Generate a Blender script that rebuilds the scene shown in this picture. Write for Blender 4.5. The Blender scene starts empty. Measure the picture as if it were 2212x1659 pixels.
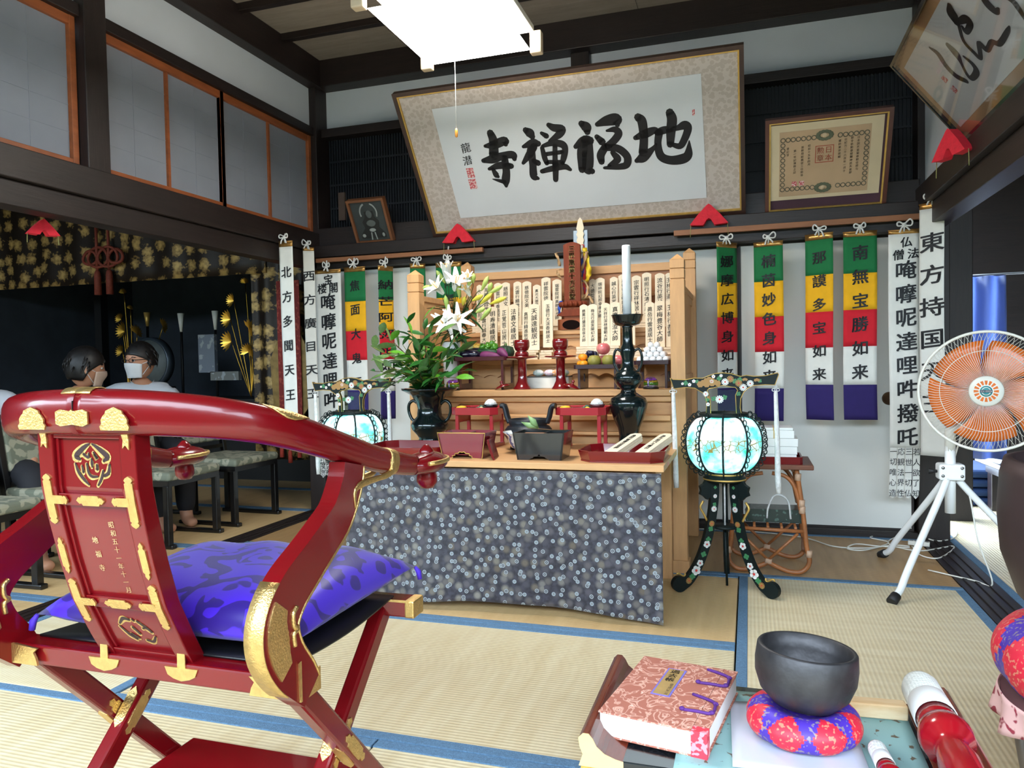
import bpy, bmesh, math, random
from mathutils import Vector as V, Matrix as MX
random.seed(7)
SC = bpy.context.scene
COL = SC.collection
PI = math.pi

# ---------------------------------------------------------------- camera
def make_camera():
    yaw, pitch, roll = 0.308595, -0.029698, -0.019589
    cy, sy = math.cos(yaw), math.sin(yaw)
    f = V((-sy*math.cos(pitch), cy*math.cos(pitch), math.sin(pitch)))
    r = V((cy, sy, 0)); u = r.cross(f)
    c, s = math.cos(roll), math.sin(roll)
    r2 = c*r + s*u; u2 = -s*r + c*u
    cam = bpy.data.cameras.new('camera'); o = bpy.data.objects.new('camera', cam); COL.objects.link(o)
    m = MX.Identity(4)
    for i in range(3):
        m[i][0], m[i][1], m[i][2] = r2[i], u2[i], -f[i]
    m[2][3] = 1.0
    o.matrix_world = m
    cam.sensor_width = 36; cam.lens = 26.138; cam.clip_start = .02
    SC.camera = o
make_camera()

# ---------------------------------------------------------------- world, daylight, exposure
SC.view_settings.view_transform = 'Standard'; SC.view_settings.look = 'None'
SC.view_settings.gamma = 1; SC.view_settings.use_curve_mapping = False
SC.view_settings.exposure = 0.25
W = bpy.data.worlds.new('overcast_sky'); SC.world = W; W.use_nodes = True
bg = W.node_tree.nodes['Background']; bg.inputs[0].default_value = (.70, .85, 1, 1); bg.inputs[1].default_value = 17.0
def portal(loc, rot, sx, sy):
    l = bpy.data.lights.new('daylight_portal', 'AREA'); l.shape = 'RECTANGLE'; l.size = sx; l.size_y = sy
    l.cycles.is_portal = True
    o = bpy.data.objects.new('daylight_portal', l); COL.objects.link(o); o.location = loc; o.rotation_euler = rot
# the hall is open to the garden on its south side, behind the camera
portal((-1.6, -.82, 1.25), (PI/2, 0, 0), 9.0, 2.5)

# ---------------------------------------------------------------- materials
def lin(c):
    return tuple((x/12.92 if x <= .04045 else ((x+.055)/1.055)**2.4) for x in (v/255 for v in c))
MATS = {}
def nodes(name):
    m = bpy.data.materials.new(name); m.use_nodes = True
    nt = m.node_tree; return m, nt, nt.nodes['Principled BSDF']
def pm(name, col, rough=.5, metal=0, var=.12, scale=6, kind='noise', bump=0, bscale=40, coat=0, stretch=(1,1,1), col2=None, spec=.5, emit=0, trans=0, sss=0, bw=.5):
    """procedural Principled material: colour varied by noise / wood grain / weave, with optional bump"""
    if name in MATS: return MATS[name]
    m, nt, b = nodes(name); L = nt.links.new; N = nt.nodes.new
    a = lin(col); c2 = lin(col2) if col2 else tuple(x*(1-var*2) for x in a)
    tc = N('ShaderNodeTexCoord'); mp = N('ShaderNodeMapping'); L(tc.outputs['Object'], mp.inputs[0]); mp.inputs['Scale'].default_value = stretch
    rp = N('ShaderNodeValToRGB'); rp.color_ramp.elements[0].color = (*c2, 1); rp.color_ramp.elements[1].color = (*a, 1)
    if kind == 'wood':
        t = N('ShaderNodeTexNoise'); t.inputs['Scale'].default_value = scale; t.inputs['Detail'].default_value = 5; t.inputs['Roughness'].default_value = .65
        rp.color_ramp.elements[0].position = .3; rp.color_ramp.elements[1].position = .7
    elif kind == 'wave':
        t = N('ShaderNodeTexWave'); t.inputs['Scale'].default_value = scale; t.inputs['Distortion'].default_value = .4; t.inputs['Detail'].default_value = 1
    elif kind == 'voronoi':
        t = N('ShaderNodeTexVoronoi'); t.inputs['Scale'].default_value = scale
        rp.color_ramp.elements[0].position = bw; rp.color_ramp.elements[1].position = bw+.06
        rp.color_ramp.elements[0].color = (*a, 1); rp.color_ramp.elements[1].color = (*c2, 1)
    elif kind == 'spots':
        t = N('ShaderNodeTexNoise'); t.inputs['Scale'].default_value = scale; t.inputs['Detail'].default_value = 1.5
        rp.color_ramp.elements[0].position = bw; rp.color_ramp.elements[1].position = bw+.04
        rp.color_ramp.elements[0].color = (*a, 1); rp.color_ramp.elements[1].color = (*c2, 1)
    else:
        t = N('ShaderNodeTexNoise'); t.inputs['Scale'].default_value = scale; t.inputs['Detail'].default_value = 3
        rp.color_ramp.elements[0].position = .3; rp.color_ramp.elements[1].position = .7
    L(mp.outputs[0], t.inputs['Vector'])
    L(t.outputs['Distance' if kind == 'voronoi' else 0], rp.inputs[0])
    L(rp.outputs[0], b.inputs['Base Color'])
    b.inputs['Roughness'].default_value = rough; b.inputs['Metallic'].default_value = metal
    b.inputs['Specular IOR Level'].default_value = spec
    b.inputs['Coat Weight'].default_value = coat; b.inputs['Coat Roughness'].default_value = .06
    if trans: b.inputs['Transmission Weight'].default_value = trans
    if sss:
        b.inputs['Subsurface Weight'].default_value = sss; b.inputs['Subsurface Radius'].default_value = (.01, .008, .006)
    if emit:
        L(rp.outputs[0], b.inputs['Emission Color']); b.inputs['Emission Strength'].default_value = emit
    if bump:
        bt = N('ShaderNodeTexNoise'); bt.inputs['Scale'].default_value = bscale; L(mp.outputs[0], bt.inputs['Vector'])
        bn = N('ShaderNodeBump'); bn.inputs['Strength'].default_value = bump; bn.inputs['Distance'].default_value = .01
        L(bt.outputs[0], bn.inputs['Height']); L(bn.outputs[0], b.inputs['Normal'])
    MATS[name] = m; return m

dark = pm('dark_timber', (36, 25, 22), .5, kind='wood', scale=9, stretch=(1, 1, 1), var=.25, bump=.08)
dark_y = pm('dark_timber_along', (38, 26, 23), .5, kind='wood', scale=14, stretch=(3, .3, 3), var=.28, bump=.08)
dark_x = pm('dark_timber_across', (37, 25, 22), .5, kind='wood', scale=14, stretch=(.3, 3, 3), var=.28, bump=.08)
dark_z = pm('dark_timber_upright', (38, 26, 23), .5, kind='wood', scale=14, stretch=(3, 3, .3), var=.28, bump=.08)
plaster = pm('white_plaster', (196, 203, 210), .9, var=.03, scale=3, bump=.03, bscale=90)
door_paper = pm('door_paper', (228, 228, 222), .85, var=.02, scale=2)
cedar = pm('orange_cedar', (168, 92, 48), .5, kind='wood', scale=12, stretch=(2, .4, 2), var=.2)
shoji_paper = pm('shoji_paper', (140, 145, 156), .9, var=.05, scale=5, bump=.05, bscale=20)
panel_dark = pm('black_panel', (16, 22, 30), .55, var=.2, scale=4)
ceil_board = pm('ceiling_board', (150, 138, 125), .75, kind='wood', scale=7, stretch=(.5, 3, 1), var=.14)
hinoki = pm('altar_cypress', (212, 163, 112), .5, kind='wood', scale=10, stretch=(.5, 3, 3), var=.1, spec=.35)
hinoki_z = pm('altar_cypress_upright', (214, 164, 112), .5, kind='wood', scale=10, stretch=(3, 3, .4), var=.1, spec=.35)
pale_wood = pm('pale_slip_wood', (236, 219, 190), .6, kind='wood', scale=12, stretch=(4, 4, .5), var=.05)
red_lac = pm('red_lacquer', (108, 7, 14), .25, var=.06, scale=3, coat=.3, spec=.3)
deep_red = pm('deep_red_lacquer', (116, 16, 22), .16, var=.06, scale=3, coat=.8)
crimson = pm('crimson_lacquer', (168, 36, 44), .3, var=.05, scale=4, coat=.3)
maroon = pm('maroon_lacquer', (78, 28, 34), .25, var=.1, scale=4, coat=.4)
black_lac = pm('black_lacquer', (20, 24, 28), .2, var=.1, scale=4, coat=.6)
bronze = pm('dark_bronze', (18, 34, 36), .18, metal=.35, var=.2, scale=6, coat=.5)
iron = pm('cast_iron', (46, 50, 56), .45, metal=.5, var=.2, scale=20, bump=.1, bscale=120)
gold = pm('gold_fitting', (224, 190, 124), .42, metal=1, var=.1, scale=90, bump=.22, bscale=260)
gold_flat = pm('gold_paint', (214, 176, 96), .45, metal=.6, var=.1, scale=30)
ink = pm('black_ink', (18, 20, 26), .6, var=.1, scale=30)
white_cloth = pm('white_cloth', (226, 226, 220), .9, var=.03, scale=20, bump=.05, bscale=200)
white_rope = pm('white_rope', (222, 222, 220), .9, var=.1, scale=60, bump=.4, bscale=150)
gold_paper = pm('gold_foil', (198, 150, 84), .3, metal=.75, var=.25, scale=20, bump=.3, bscale=30)
white_plastic = pm('white_plastic', (230, 228, 218), .35, var=.04, scale=5)
white_gloss = pm('white_enamel', (238, 240, 240), .25, var=.03, scale=5)
black_rubber = pm('black_rubber', (22, 22, 24), .6, var=.1, scale=20)
black_plain = pm('black_paint', (14, 14, 16), .4, var=.1, scale=10)

# ---------------------------------------------------------------- mesh helpers
class B:
    """collects geometry; build() links it as one mesh object"""
    def __init__(s): s.v = []; s.f = []; s.m = []; s.sm = []
    def add(s, vs, fs, m=0, smooth=False):
        o = len(s.v); s.v += [tuple(p) for p in vs]
        for f in fs: s.f.append([i+o for i in f]); s.m.append(m); s.sm.append(smooth)
        return s
    def box(s, x0, x1, y0, y1, z0, z1, m=0, rot=None, piv=None):
        vs = [V((x, y, z)) for z in (z0, z1) for y in (y0, y1) for x in (x0, x1)]
        if rot is not None:
            p = V(piv) if piv is not None else V(((x0+x1)/2, (y0+y1)/2, (z0+z1)/2))
            vs = [rot @ (q-p) + p for q in vs]
        return s.add(vs, [(0,2,3,1),(4,5,7,6),(0,1,5,4),(2,6,7,3),(0,4,6,2),(1,3,7,5)], m)
    def prism(s, pts, a, b, axis='y', m=0, smooth=False):
        """outline (2D, counter-clockwise) extruded between a and b along axis"""
        n = len(pts)
        def P(u, w, t): return {'y': (u, t, w), 'z': (u, w, t), 'x': (t, u, w)}[axis]
        vs = [P(u, w, a) for u, w in pts] + [P(u, w, b) for u, w in pts]
        s.add(vs, [tuple(range(n)), tuple(range(2*n-1, n-1, -1))], m)
        s.add(vs, [(i, i+n, (i+1) % n+n, (i+1) % n) for i in range(n)], m, smooth)
        return s
    def ring_prism(s, outer, inner, a, b, axis='y', m=0):
        """frame: outer and inner outlines with the same point count"""
        n = len(outer)
        def P(u, w, t): return {'y': (u, t, w), 'z': (u, w, t), 'x': (t, u, w)}[axis]
        vs = [P(u, w, t) for t in (a, b) for q in (outer, inner) for u, w in q]
        fs = []
        for i in range(n):
            j = (i+1) % n
            fs += [(i, j, n+j, n+i), (2*n+i, 3*n+i, 3*n+j, 2*n+j), (i, 2*n+i, 2*n+j, j), (n+i, n+j, 3*n+j, 3*n+i)]
        return s.add(vs, fs, m)
    def lathe(s, prof, n=24, c=(0, 0, 0), m=0, rot=None, smooth=True, sx=1, sy=1, ph=0, cap=True):
        vs = []; fs = []
        for r, z in prof:
            for i in range(n):
                a = 2*PI*(i+ph)/n; p = V((r*math.cos(a)*sx, r*math.sin(a)*sy, z))
                if rot is not None: p = rot @ p
                vs.append(p+V(c))
        k = len(prof)
        for j in range(k-1):
            for i in range(n):
                fs.append((j*n+i, j*n+(i+1) % n, (j+1)*n+(i+1) % n, (j+1)*n+i))
        s.add(vs, fs, m, smooth)
        if cap:
            o = len(s.v)-len(vs)
            if prof[0][0] > 1e-5: s.f.append([o+i for i in range(n-1, -1, -1)]); s.m.append(m); s.sm.append(False)
            if prof[-1][0] > 1e-5: s.f.append([o+(k-1)*n+i for i in range(n)]); s.m.append(m); s.sm.append(False)
        return s
    def tube(s, pts, r, n=8, m=0, closed=False, flat=1, up=None):
        pts = [V(p) for p in pts]; k = len(pts)
        rs = r if isinstance(r, (list, tuple)) else [r]*k
        vs = []; fs = []; prev = None
        for i, p in enumerate(pts):
            if closed: t = pts[(i+1) % k]-pts[i-1]
            else: t = pts[min(i+1, k-1)]-pts[max(i-1, 0)]
            t = t.normalized() if t.length > 1e-9 else V((0, 0, 1))
            if prev is None:
                u = V(up) if up is not None else (V((0, 0, 1)) if abs(t.z) < .9 else V((1, 0, 0)))
                a = t.cross(u); a = a.normalized() if a.length > 1e-6 else V((1, 0, 0))
            else:
                a = prev - t*prev.dot(t); a = a.normalized() if a.length > 1e-6 else prev
            prev = a; b = t.cross(a)
            for j in range(n):
                w = 2*PI*j/n; vs.append(p + a*(rs[i]*math.cos(w)) + b*(rs[i]*flat*math.sin(w)))
        for i in range(k if closed else k-1):
            for j in range(n):
                q = ((i+1) % k)*n
                fs.append((i*n+j, i*n+(j+1) % n, q+(j+1) % n, q+j))
        s.add(vs, fs, m, True)
        if not closed:
            o = len(s.v)-len(vs)
            s.f.append([o+j for j in range(n-1, -1, -1)]); s.m.append(m); s.sm.append(False)
            s.f.append([o+(k-1)*n+j for j in range(n)]); s.m.append(m); s.sm.append(False)
        return s
    def ball(s, c, r, n=14, k=9, m=0, rot=None):
        rx, ry, rz = r if isinstance(r, (tuple, list)) else (r, r, r)
        vs = []; fs = []
        for j in range(k+1):
            t = PI*j/k - PI/2
            for i in range(n):
                a = 2*PI*i/n; p = V((rx*math.cos(t)*math.cos(a), ry*math.cos(t)*math.sin(a), rz*math.sin(t)))
                if rot is not None: p = rot @ p
                vs.append(p+V(c))
        for j in range(k):
            for i in range(n): fs.append((j*n+i, j*n+(i+1) % n, (j+1)*n+(i+1) % n, (j+1)*n+i))
        return s.add(vs, fs, m, True)
    def grid(s, fn, nu, nv, m=0, smooth=True):
        vs = [fn(i/nu, j/nv) for j in range(nv+1) for i in range(nu+1)]
        w = nu+1
        return s.add(vs, [(j*w+i, j*w+i+1, (j+1)*w+i+1, (j+1)*w+i) for j in range(nv) for i in range(nu)], m, smooth)
    def xf(s, M, start=0):
        s.v[start:] = [tuple(M @ V(p)) for p in s.v[start:]]; return s
    def mesh(s, name, mats):
        me = bpy.data.meshes.new(name); me.from_pydata(s.v, [], s.f)
        for m in (mats if isinstance(mats, (list, tuple)) else [mats]): me.materials.append(m)
        me.polygons.foreach_set('material_index', s.m); me.polygons.foreach_set('use_smooth', s.sm)
        me.update(); return me
    def build(s, name, mats, parent=None, bevel=0, seg=2, solid=0, world=True, merge=False):
        """world=True: the geometry was given in scene coordinates and is moved under its parent's frame"""
        if parent is not None and world:
            inv = WM(parent).inverted(); s.v = [tuple(inv @ V(p)) for p in s.v]
        me = s.mesh(name, mats)
        if merge:
            bm = bmesh.new(); bm.from_mesh(me); bmesh.ops.remove_doubles(bm, verts=bm.verts, dist=1e-5); bm.to_mesh(me); bm.free()
        o = bpy.data.objects.new(name, me); COL.objects.link(o); o.parent = parent
        if solid:
            q = o.modifiers.new('thickness', 'SOLIDIFY'); q.thickness = solid; q.offset = 0
        if bevel:
            q = o.modifiers.new('bevel', 'BEVEL'); q.width = bevel; q.segments = seg; q.limit_method = 'ANGLE'; q.angle_limit = .6
        return o
def WM(o):
    m = MX.LocRotScale(o.location, o.rotation_euler, o.scale)
    return WM(o.parent) @ m if o.parent else m
def tag(o, label, cat, group=None):
    o['label'] = label; o['category'] = cat
    if group: o['group'] = group
    return o
def thing(name, label, cat, loc=(0, 0, 0), rz=0, group=None):
    o = bpy.data.objects.new(name, None); COL.objects.link(o); o.empty_display_size = .05
    o.location = loc; o.rotation_euler = (0, 0, rz); return tag(o, label, cat, group)
def struct(o): o['kind'] = 'structure'; return o
def copy_tree(o, parent=None):
    c = o.copy(); COL.objects.link(c); c.parent = parent
    for ch in list(o.children): copy_tree(ch, c)
    return c
def RX(a): return MX.Rotation(a, 3, 'X')
def RY(a): return MX.Rotation(a, 3, 'Y')
def RZ(a): return MX.Rotation(a, 3, 'Z')
def spline(pts, k=8, closed=False):
    """Catmull-Rom through points of any dimension"""
    P = [V(p) for p in pts]; n = len(P); out = []
    for i in range(n if closed else n-1):
        p1, p2 = P[i], P[(i+1) % n]
        p0 = P[i-1] if (i > 0 or closed) else p1*2-p2
        p3 = P[(i+2) % n] if (i+2 < n or closed) else p2*2-p1
        for j in range(k):
            t = j/k
            out.append(.5*((2*p1)+(p2-p0)*t+(2*p0-5*p1+4*p2-p3)*t*t+(3*p1-p0-3*p2+p3)*t**3))
    if not closed: out.append(P[-1])
    return out

# ---------------------------------------------------------------- lettering
GLY = {}
def glyph(ch, bold):
    key = (ch, bold)
    if key in GLY: return GLY[key]
    cu = bpy.data.curves.new('letter', 'FONT'); cu.body = ch; cu.size = 1; cu.resolution_u = 2; cu.offset = bold; cu.fill_mode = 'FRONT'
    ob = bpy.data.objects.new('letter', cu)
    me = ob.to_mesh()
    vs = [(v.co.x, v.co.y) for v in me.vertices]; fs = [tuple(p.vertices) for p in me.polygons]
    ob.to_mesh_clear(); bpy.data.objects.remove(ob); bpy.data.curves.remove(cu)
    if vs:
        cx = (min(v[0] for v in vs)+max(v[0] for v in vs))/2; cyy = (min(v[1] for v in vs)+max(v[1] for v in vs))/2
        vs = [(x-cx, y-cyy) for x, y in vs]
    GLY[key] = (vs, fs); return GLY[key]
def put_text(b, items, place, bold=.012, slant=.14, m=0):
    """items: (char, u, v, width, height); place(u, v) gives the 3D point; strokes rise to the right like brush writing"""
    offs = [(0, 0)] if bold < .006 else ([(-bold, 0), (bold, 0)] if bold < .015 else [(-bold, -bold*.6), (bold, -bold*.6), (-bold, bold*.6), (bold, bold*.6)])
    for ch, u, v, w, h in items:
        vs, fs = glyph(ch, 0)
        for ox, oy in offs: b.add([place(u + (x+ox)*w, v + (y+oy + slant*x)*h) for x, y in vs], fs, m)
def column(text, u, v0, pitch, w, h=None):
    return [(ch, u, v0-i*pitch, w, h or w) for i, ch in enumerate(text) if ch != ' ']
def stroke(b, pts, place, m=0, k=6, n=8):
    """brush stroke from (u, v, width) points, drawn as a flat ribbon with round ends"""
    P = spline(pts, k); L = []; R = []
    for i, p in enumerate(P):
        t = P[min(i+1, len(P)-1)]-P[max(i-1, 0)]; d = math.hypot(t.x, t.y) or 1
        nx, ny = -t.y/d*p.z/2, t.x/d*p.z/2
        L.append((p.x+nx, p.y+ny)); R.append((p.x-nx, p.y-ny))
    vs = [place(*q) for q in L] + [place(*q) for q in R]; q = len(P)
    b.add(vs, [(i, q+i, q+i+1, i+1) for i in range(q-1)], m)
    for p in (P[0], P[-1]):
        c = [place(p.x+p.z/2*math.cos(2*PI*j/n), p.y+p.z/2*math.sin(2*PI*j/n)) for j in range(n)]
        b.add(c, [tuple(range(n))], m)
# ================================================================ THE HALL
YB = 4.5          # face of the back sliding doors
XL, XR = -2.83, .86
# ---- floor: underfloor slab, mats laid on it as parts with their cloth borders
def weave_mat(name, ax, col, col2):
    m, nt, b = nodes(name); L = nt.links.new; N = nt.nodes.new
    tc = N('ShaderNodeTexCoord'); w = N('ShaderNodeTexWave'); w.bands_direction = 'X' if ax == 'x' else 'Y'
    w.inputs['Scale'].default_value = 22; w.inputs['Distortion'].default_value = .3; w.inputs['Detail'].default_value = 1
    n = N('ShaderNodeTexNoise'); n.inputs['Scale'].default_value = 3.5; n.inputs['Detail'].default_value = 4
    mp = N('ShaderNodeMapping'); mp.inputs['Scale'].default_value = (1, 8, 1) if ax == 'x' else (8, 1, 1)
    L(tc.outputs['Object'], w.inputs[0]); L(tc.outputs['Object'], mp.inputs[0]); L(mp.outputs[0], n.inputs[0])
    r = N('ShaderNodeValToRGB'); r.color_ramp.elements[0].color = (*lin(col2), 1); r.color_ramp.elements[1].color = (*lin(col), 1)
    mx = N('ShaderNodeMath'); mx.operation = 'MULTIPLY_ADD'; mx.inputs[1].default_value = .3; L(w.outputs[1], mx.inputs[0]); L(n.outputs[0], mx.inputs[2])
    r.color_ramp.elements[0].position = .35; r.color_ramp.elements[1].position = .95
    L(mx.outputs[0], r.inputs[0]); L(r.outputs[0], b.inputs['Base Color']); b.inputs['Roughness'].default_value = .42
    bn = N('ShaderNodeBump'); bn.inputs['Strength'].default_value = .25; bn.inputs['Distance'].default_value = .004
    L(w.outputs[1], bn.inputs['Height']); L(bn.outputs[0], b.inputs['Normal']); return m
STRAW, STRAW2 = (216, 202, 168), (198, 178, 138)
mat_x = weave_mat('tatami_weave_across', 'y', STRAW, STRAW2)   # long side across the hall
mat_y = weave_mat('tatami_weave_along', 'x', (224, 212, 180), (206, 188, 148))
mat_b = weave_mat('tatami_weave_shaded', 'y', (178, 142, 96), (152, 118, 76)); mat_c = weave_mat('tatami_weave_tan', 'y', (214, 182, 132), (194, 160, 110))    # long side along the hall
heri = pm('mat_border_cloth', (96, 132, 164), .85, var=.16, scale=160, bump=.4, bscale=300)
fl = B().box(-6.4, 3.6, -.8, 6.6, -.14, -.06).build('floor', dark); struct(fl)
def mat(x0, x1, y0, y1, ax, hb=.036, m=None):
    g = .0025
    o = B().box(x0+g, x1-g, y0+g, y1-g, -.06, 0).build('tatami_mat', m or (mat_x if ax == 'x' else mat_y), fl, bevel=.004)
    for k in (0, 1):
        if ax == 'x':
            yy = y0+g if k == 0 else y1-g-hb; q = B().box(x0+g, x1-g, yy, yy+hb, -.02, .003)
        else:
            xx = x0+g if k == 0 else x1-g-hb; q = B().box(xx, xx+hb, y0+g, y1-g, -.02, .003)
        q.build('mat_border', heri, o, bevel=.002)
Y1, Y2, Y3, Y4 = 3.53, 2.65, 1.748, .85
mat(-2.75, -.95, Y1, 4.45, 'x', m=mat_b); mat(-.95, .86, Y1, 4.45, 'x', m=mat_b)  # back row: its shade is put into the straw as darker brown
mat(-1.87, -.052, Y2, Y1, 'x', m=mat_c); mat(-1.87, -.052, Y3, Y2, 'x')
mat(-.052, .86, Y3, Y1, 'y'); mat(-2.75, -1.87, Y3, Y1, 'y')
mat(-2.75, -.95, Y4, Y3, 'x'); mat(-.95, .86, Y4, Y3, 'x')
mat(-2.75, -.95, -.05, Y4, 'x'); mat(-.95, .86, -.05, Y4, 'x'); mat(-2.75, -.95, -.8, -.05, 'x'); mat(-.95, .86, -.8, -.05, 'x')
# left room and right room mats
for x0, x1 in ((-4.7, -2.9), (-6.4, -4.7)):
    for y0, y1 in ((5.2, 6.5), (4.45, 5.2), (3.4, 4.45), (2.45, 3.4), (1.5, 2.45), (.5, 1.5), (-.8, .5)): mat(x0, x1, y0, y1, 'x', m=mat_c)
for y0, y1 in ((4.62, 6.4), (2.8, 4.62), (1, 2.8), (-.8, 1)):
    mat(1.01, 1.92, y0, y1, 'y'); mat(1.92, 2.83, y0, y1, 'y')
mat(-2.7, 1.0, 4.62, 6.4, 'x')
# thresholds
def sill(name, x0, x1, y0, y1):
    b = B().box(x0, x1, y0, y1, -.06, .004)
    w = (x1-x0)
    for k in (.2, .46, .72): b.box(x0+w*k, x0+w*(k+.1), y0, y1, .004, .009)
    return struct(b.build(name, dark_y, None, bevel=.002))
sill('trim_1', -2.9, -2.75, -.8, 4.46); sill('trim_2', .86, 1.01, -.8, 4.6)
struct(B().box(-2.75, .86, 4.45, 4.62, -.06, .035).build('baseboard_back', dark_x))

# ---- back wall: four sliding doors under a lintel, black lattice transom, white strip
wall = struct(B().box(-2.95, .9, 4.63, 4.7, -.06, 3.05).build('wall_back', dark_x))
for i in range(4):
    x0 = -2.75+.9*i; x1 = x0+.9; y = YB + (0 if i in (0, 3) else .03)
    d = struct(B().box(x0, x1, y, y+.025, .035, 1.65).build('door_%d' % (i+1), door_paper))
    t = .012
    for a in (x0, x1-t): B().box(a, a+t, y-.004, y+.029, .035, 1.65).build('door_stile', dark_z, d)
    for a in (.035, 1.65-t): B().box(x0+t, x1-t, y-.004, y+.029, a, a+t).build('door_rail', dark_x, d)
    hx = {0: -2.63, 1: -1.06, 2: -.84, 3: .73}[i]
    B().lathe([(.034, 0), (.036, .004), (.031, .006), (.026, .001), (0, 0)], 24, (hx, y, .76), rot=RX(PI/2)).build('finger_pull', pm('pull_bronze', (90, 66, 48), .4, metal=.7), d)
def beam(name, *a, m=dark_x, parent=None, bev=.004):
    o = B().box(*a).build(name, m, parent, bevel=bev)
    return o if parent else struct(o)
beam('trim_3', -2.77, .87, 4.40, 4.62, 1.65, 1.715)              # door head
beam('trim_4', -2.77, .87, 4.37, 4.62, 1.722, 1.80)
beam('trim_5', -2.77, .87, 4.43, 4.62, 1.80, 1.925)
lat = struct(B().box(-2.77, .87, 4.60, 4.615, 1.925, 2.56).build('window_1', panel_dark))
bl = B()
for i in range(182): bl.box(-2.76+i*.02, -2.751+i*.02, 4.585, 4.6, 1.925, 2.56)
for z in (2.08, 2.24, 2.40): bl.box(-2.76, .86, 4.58, 4.588, z, z+.012)
q = bl.build('lattice', panel_dark, lat); q['kind'] = 'stuff'
beam('trim_6', -2.77, .87, 4.5, 4.62, 2.555, 2.612)
struct(B().box(-2.77, .87, 4.58, 4.615, 2.612, 2.89).build('wall_upper', plaster))
beam('trim_7', -1.025, -.91, 4.53, 4.62, 2.61, 2.89, m=dark_z)
beam('trim_8', -2.8, .9, 4.46, 4.62, 2.885, 3.06)
beam('trim_9', -2.89, -2.77, 4.44, 4.62, 0, 3.06, m=dark_z)        # corner post
beam('trim_10', .865, 1.015, 4.45, 4.6, 0, 3.06, m=dark_z)         # right post
# ---- left wall: lintel, clerestory paper screens, white strip
beam('trim_11', -2.89, -2.76, -.8, 4.45, 1.765, 1.895, m=dark_y)
beam('trim_12', -2.885, -2.785, -.8, 4.45, 1.66, 1.765, m=dark_y)
beam('trim_13', -2.9, -2.765, 2.592, 2.712, 1.88, 3.06, m=dark_z)
beam('trim_14', -2.88, -2.79, -.8, 4.45, 2.555, 2.612, m=dark_y)
struct(B().box(-2.86, -2.82, -.8, 4.46, 2.612, 2.88).build('wall_left', plaster))
beam('trim_15', -2.9, -2.74, -.8, 4.5, 2.875, 3.06, m=dark_y)
def screen(n, y0, y1):
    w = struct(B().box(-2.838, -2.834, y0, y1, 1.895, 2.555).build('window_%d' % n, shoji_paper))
    for z0, z1 in ((1.895, 1.93), (2.515, 2.555)): B().box(-2.85, -2.815, y0, y1, z0, z1).build('screen_rail', cedar, w, bevel=.002)
    for a in (y0, y1-.03): B().box(-2.85, -2.812, a, a+.03, 1.895, 2.555).build('screen_stile', cedar, w, bevel=.002)
    c = (y0+y1)/2; B().box(-2.845, -2.82, c-.008, c+.008, 1.93, 2.515).build('screen_bar', cedar, w)
    for k in range(1, 5): B().box(-2.8342, -2.8325, y0+.03, y1-.03, 1.93+k*.117, 1.934+k*.117).build('paper_seam', shoji_paper, w)
    for k in (.25, .75):
        yy = y0+(y1-y0)*k; B().box(-2.8342, -2.8325, yy-.002, yy+.002, 1.93, 2.515).build('paper_seam', shoji_paper, w)
screen(2, 2.715, 3.56); screen(3, 3.53, 4.44); screen(4, 1.72, 2.588); screen(5, .85, 1.75); screen(6, -.05, .88)
# ---- right side: lintel over an open bay, plaster above
beam('trim_16', .85, 1.0, -.8, 4.46, 1.765, 1.87, m=dark_y)
beam('trim_17', .885, .985, -.8, 4.46, 1.66, 1.765, m=dark_y)
struct(B().box(.9, .95, -.8, 4.47, 1.87, 2.9).build('wall_right', plaster))
beam('trim_18', .85, 1.0, -.8, 4.5, 2.885, 3.06, m=dark_y)
# ---- ceiling: boards on battens
ce = struct(B().box(-2.95, 1.05, -.8, 4.7, 3.075, 3.11).build('ceiling', dark))
y = -.8; k = 0
while y < 4.6:
    for x0, x1 in ((-2.9, -2.1), (-2.1, -1.35), (-1.35, -.6), (-.6, .2), (.2, 1.0)):
        B().box(x0+.0015, x1-.0015, y+.001, min(y+.459, 4.6), 3.062, 3.075+.001*(k % 3)).build('ceiling_board', ceil_board, ce)
        k += 1
    y += .46
for i in range(14):
    yy = 4.05-.415*i
    B().box(-2.76, .86, yy-.022, yy+.022, 3.02, 3.064).build('ceiling_batten', dark_x, ce, bevel=.003)
# ---- side rooms
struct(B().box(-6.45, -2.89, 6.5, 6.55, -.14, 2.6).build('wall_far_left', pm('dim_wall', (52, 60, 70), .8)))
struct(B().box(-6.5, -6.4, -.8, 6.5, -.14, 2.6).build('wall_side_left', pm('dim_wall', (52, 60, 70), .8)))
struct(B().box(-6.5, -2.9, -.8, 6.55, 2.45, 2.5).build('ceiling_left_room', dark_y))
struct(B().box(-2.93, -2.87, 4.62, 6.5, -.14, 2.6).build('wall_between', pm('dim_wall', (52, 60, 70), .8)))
wf = B(); wf.box(1.0, 1.52, 6.4, 6.45, -.14, 2.6); wf.box(1.8, 3.6, 6.4, 6.45, -.14, 2.6); wf.box(1.52, 1.8, 6.4, 6.45, -.14, .5); wf.box(1.52, 1.8, 6.4, 6.45, 1.45, 2.6)
struct(wf.build('wall_far_right', dark_x))
struct(B().box(3.5, 3.6, -.8, 6.45, -.14, 2.6).build('wall_side_right', dark_y))
portal((1.66, 6.42, .97), (-PI/2, 0, 0), .28, .95)
cr = struct(B().box(.95, 3.6, -.8, 6.45, 2.42, 2.46).build('ceiling_right_room', dark_y))
for i in range(7): B().box(1.0, 3.5, .6+i*.8, .66+i*.8, 2.36, 2.42).build('ceiling_batten', dark_x, cr)
# south side above the garden opening
struct(B().box(-6.4, 3.6, -.85, -.8, 2.5, 3.1).build('wall_front', plaster))
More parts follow.
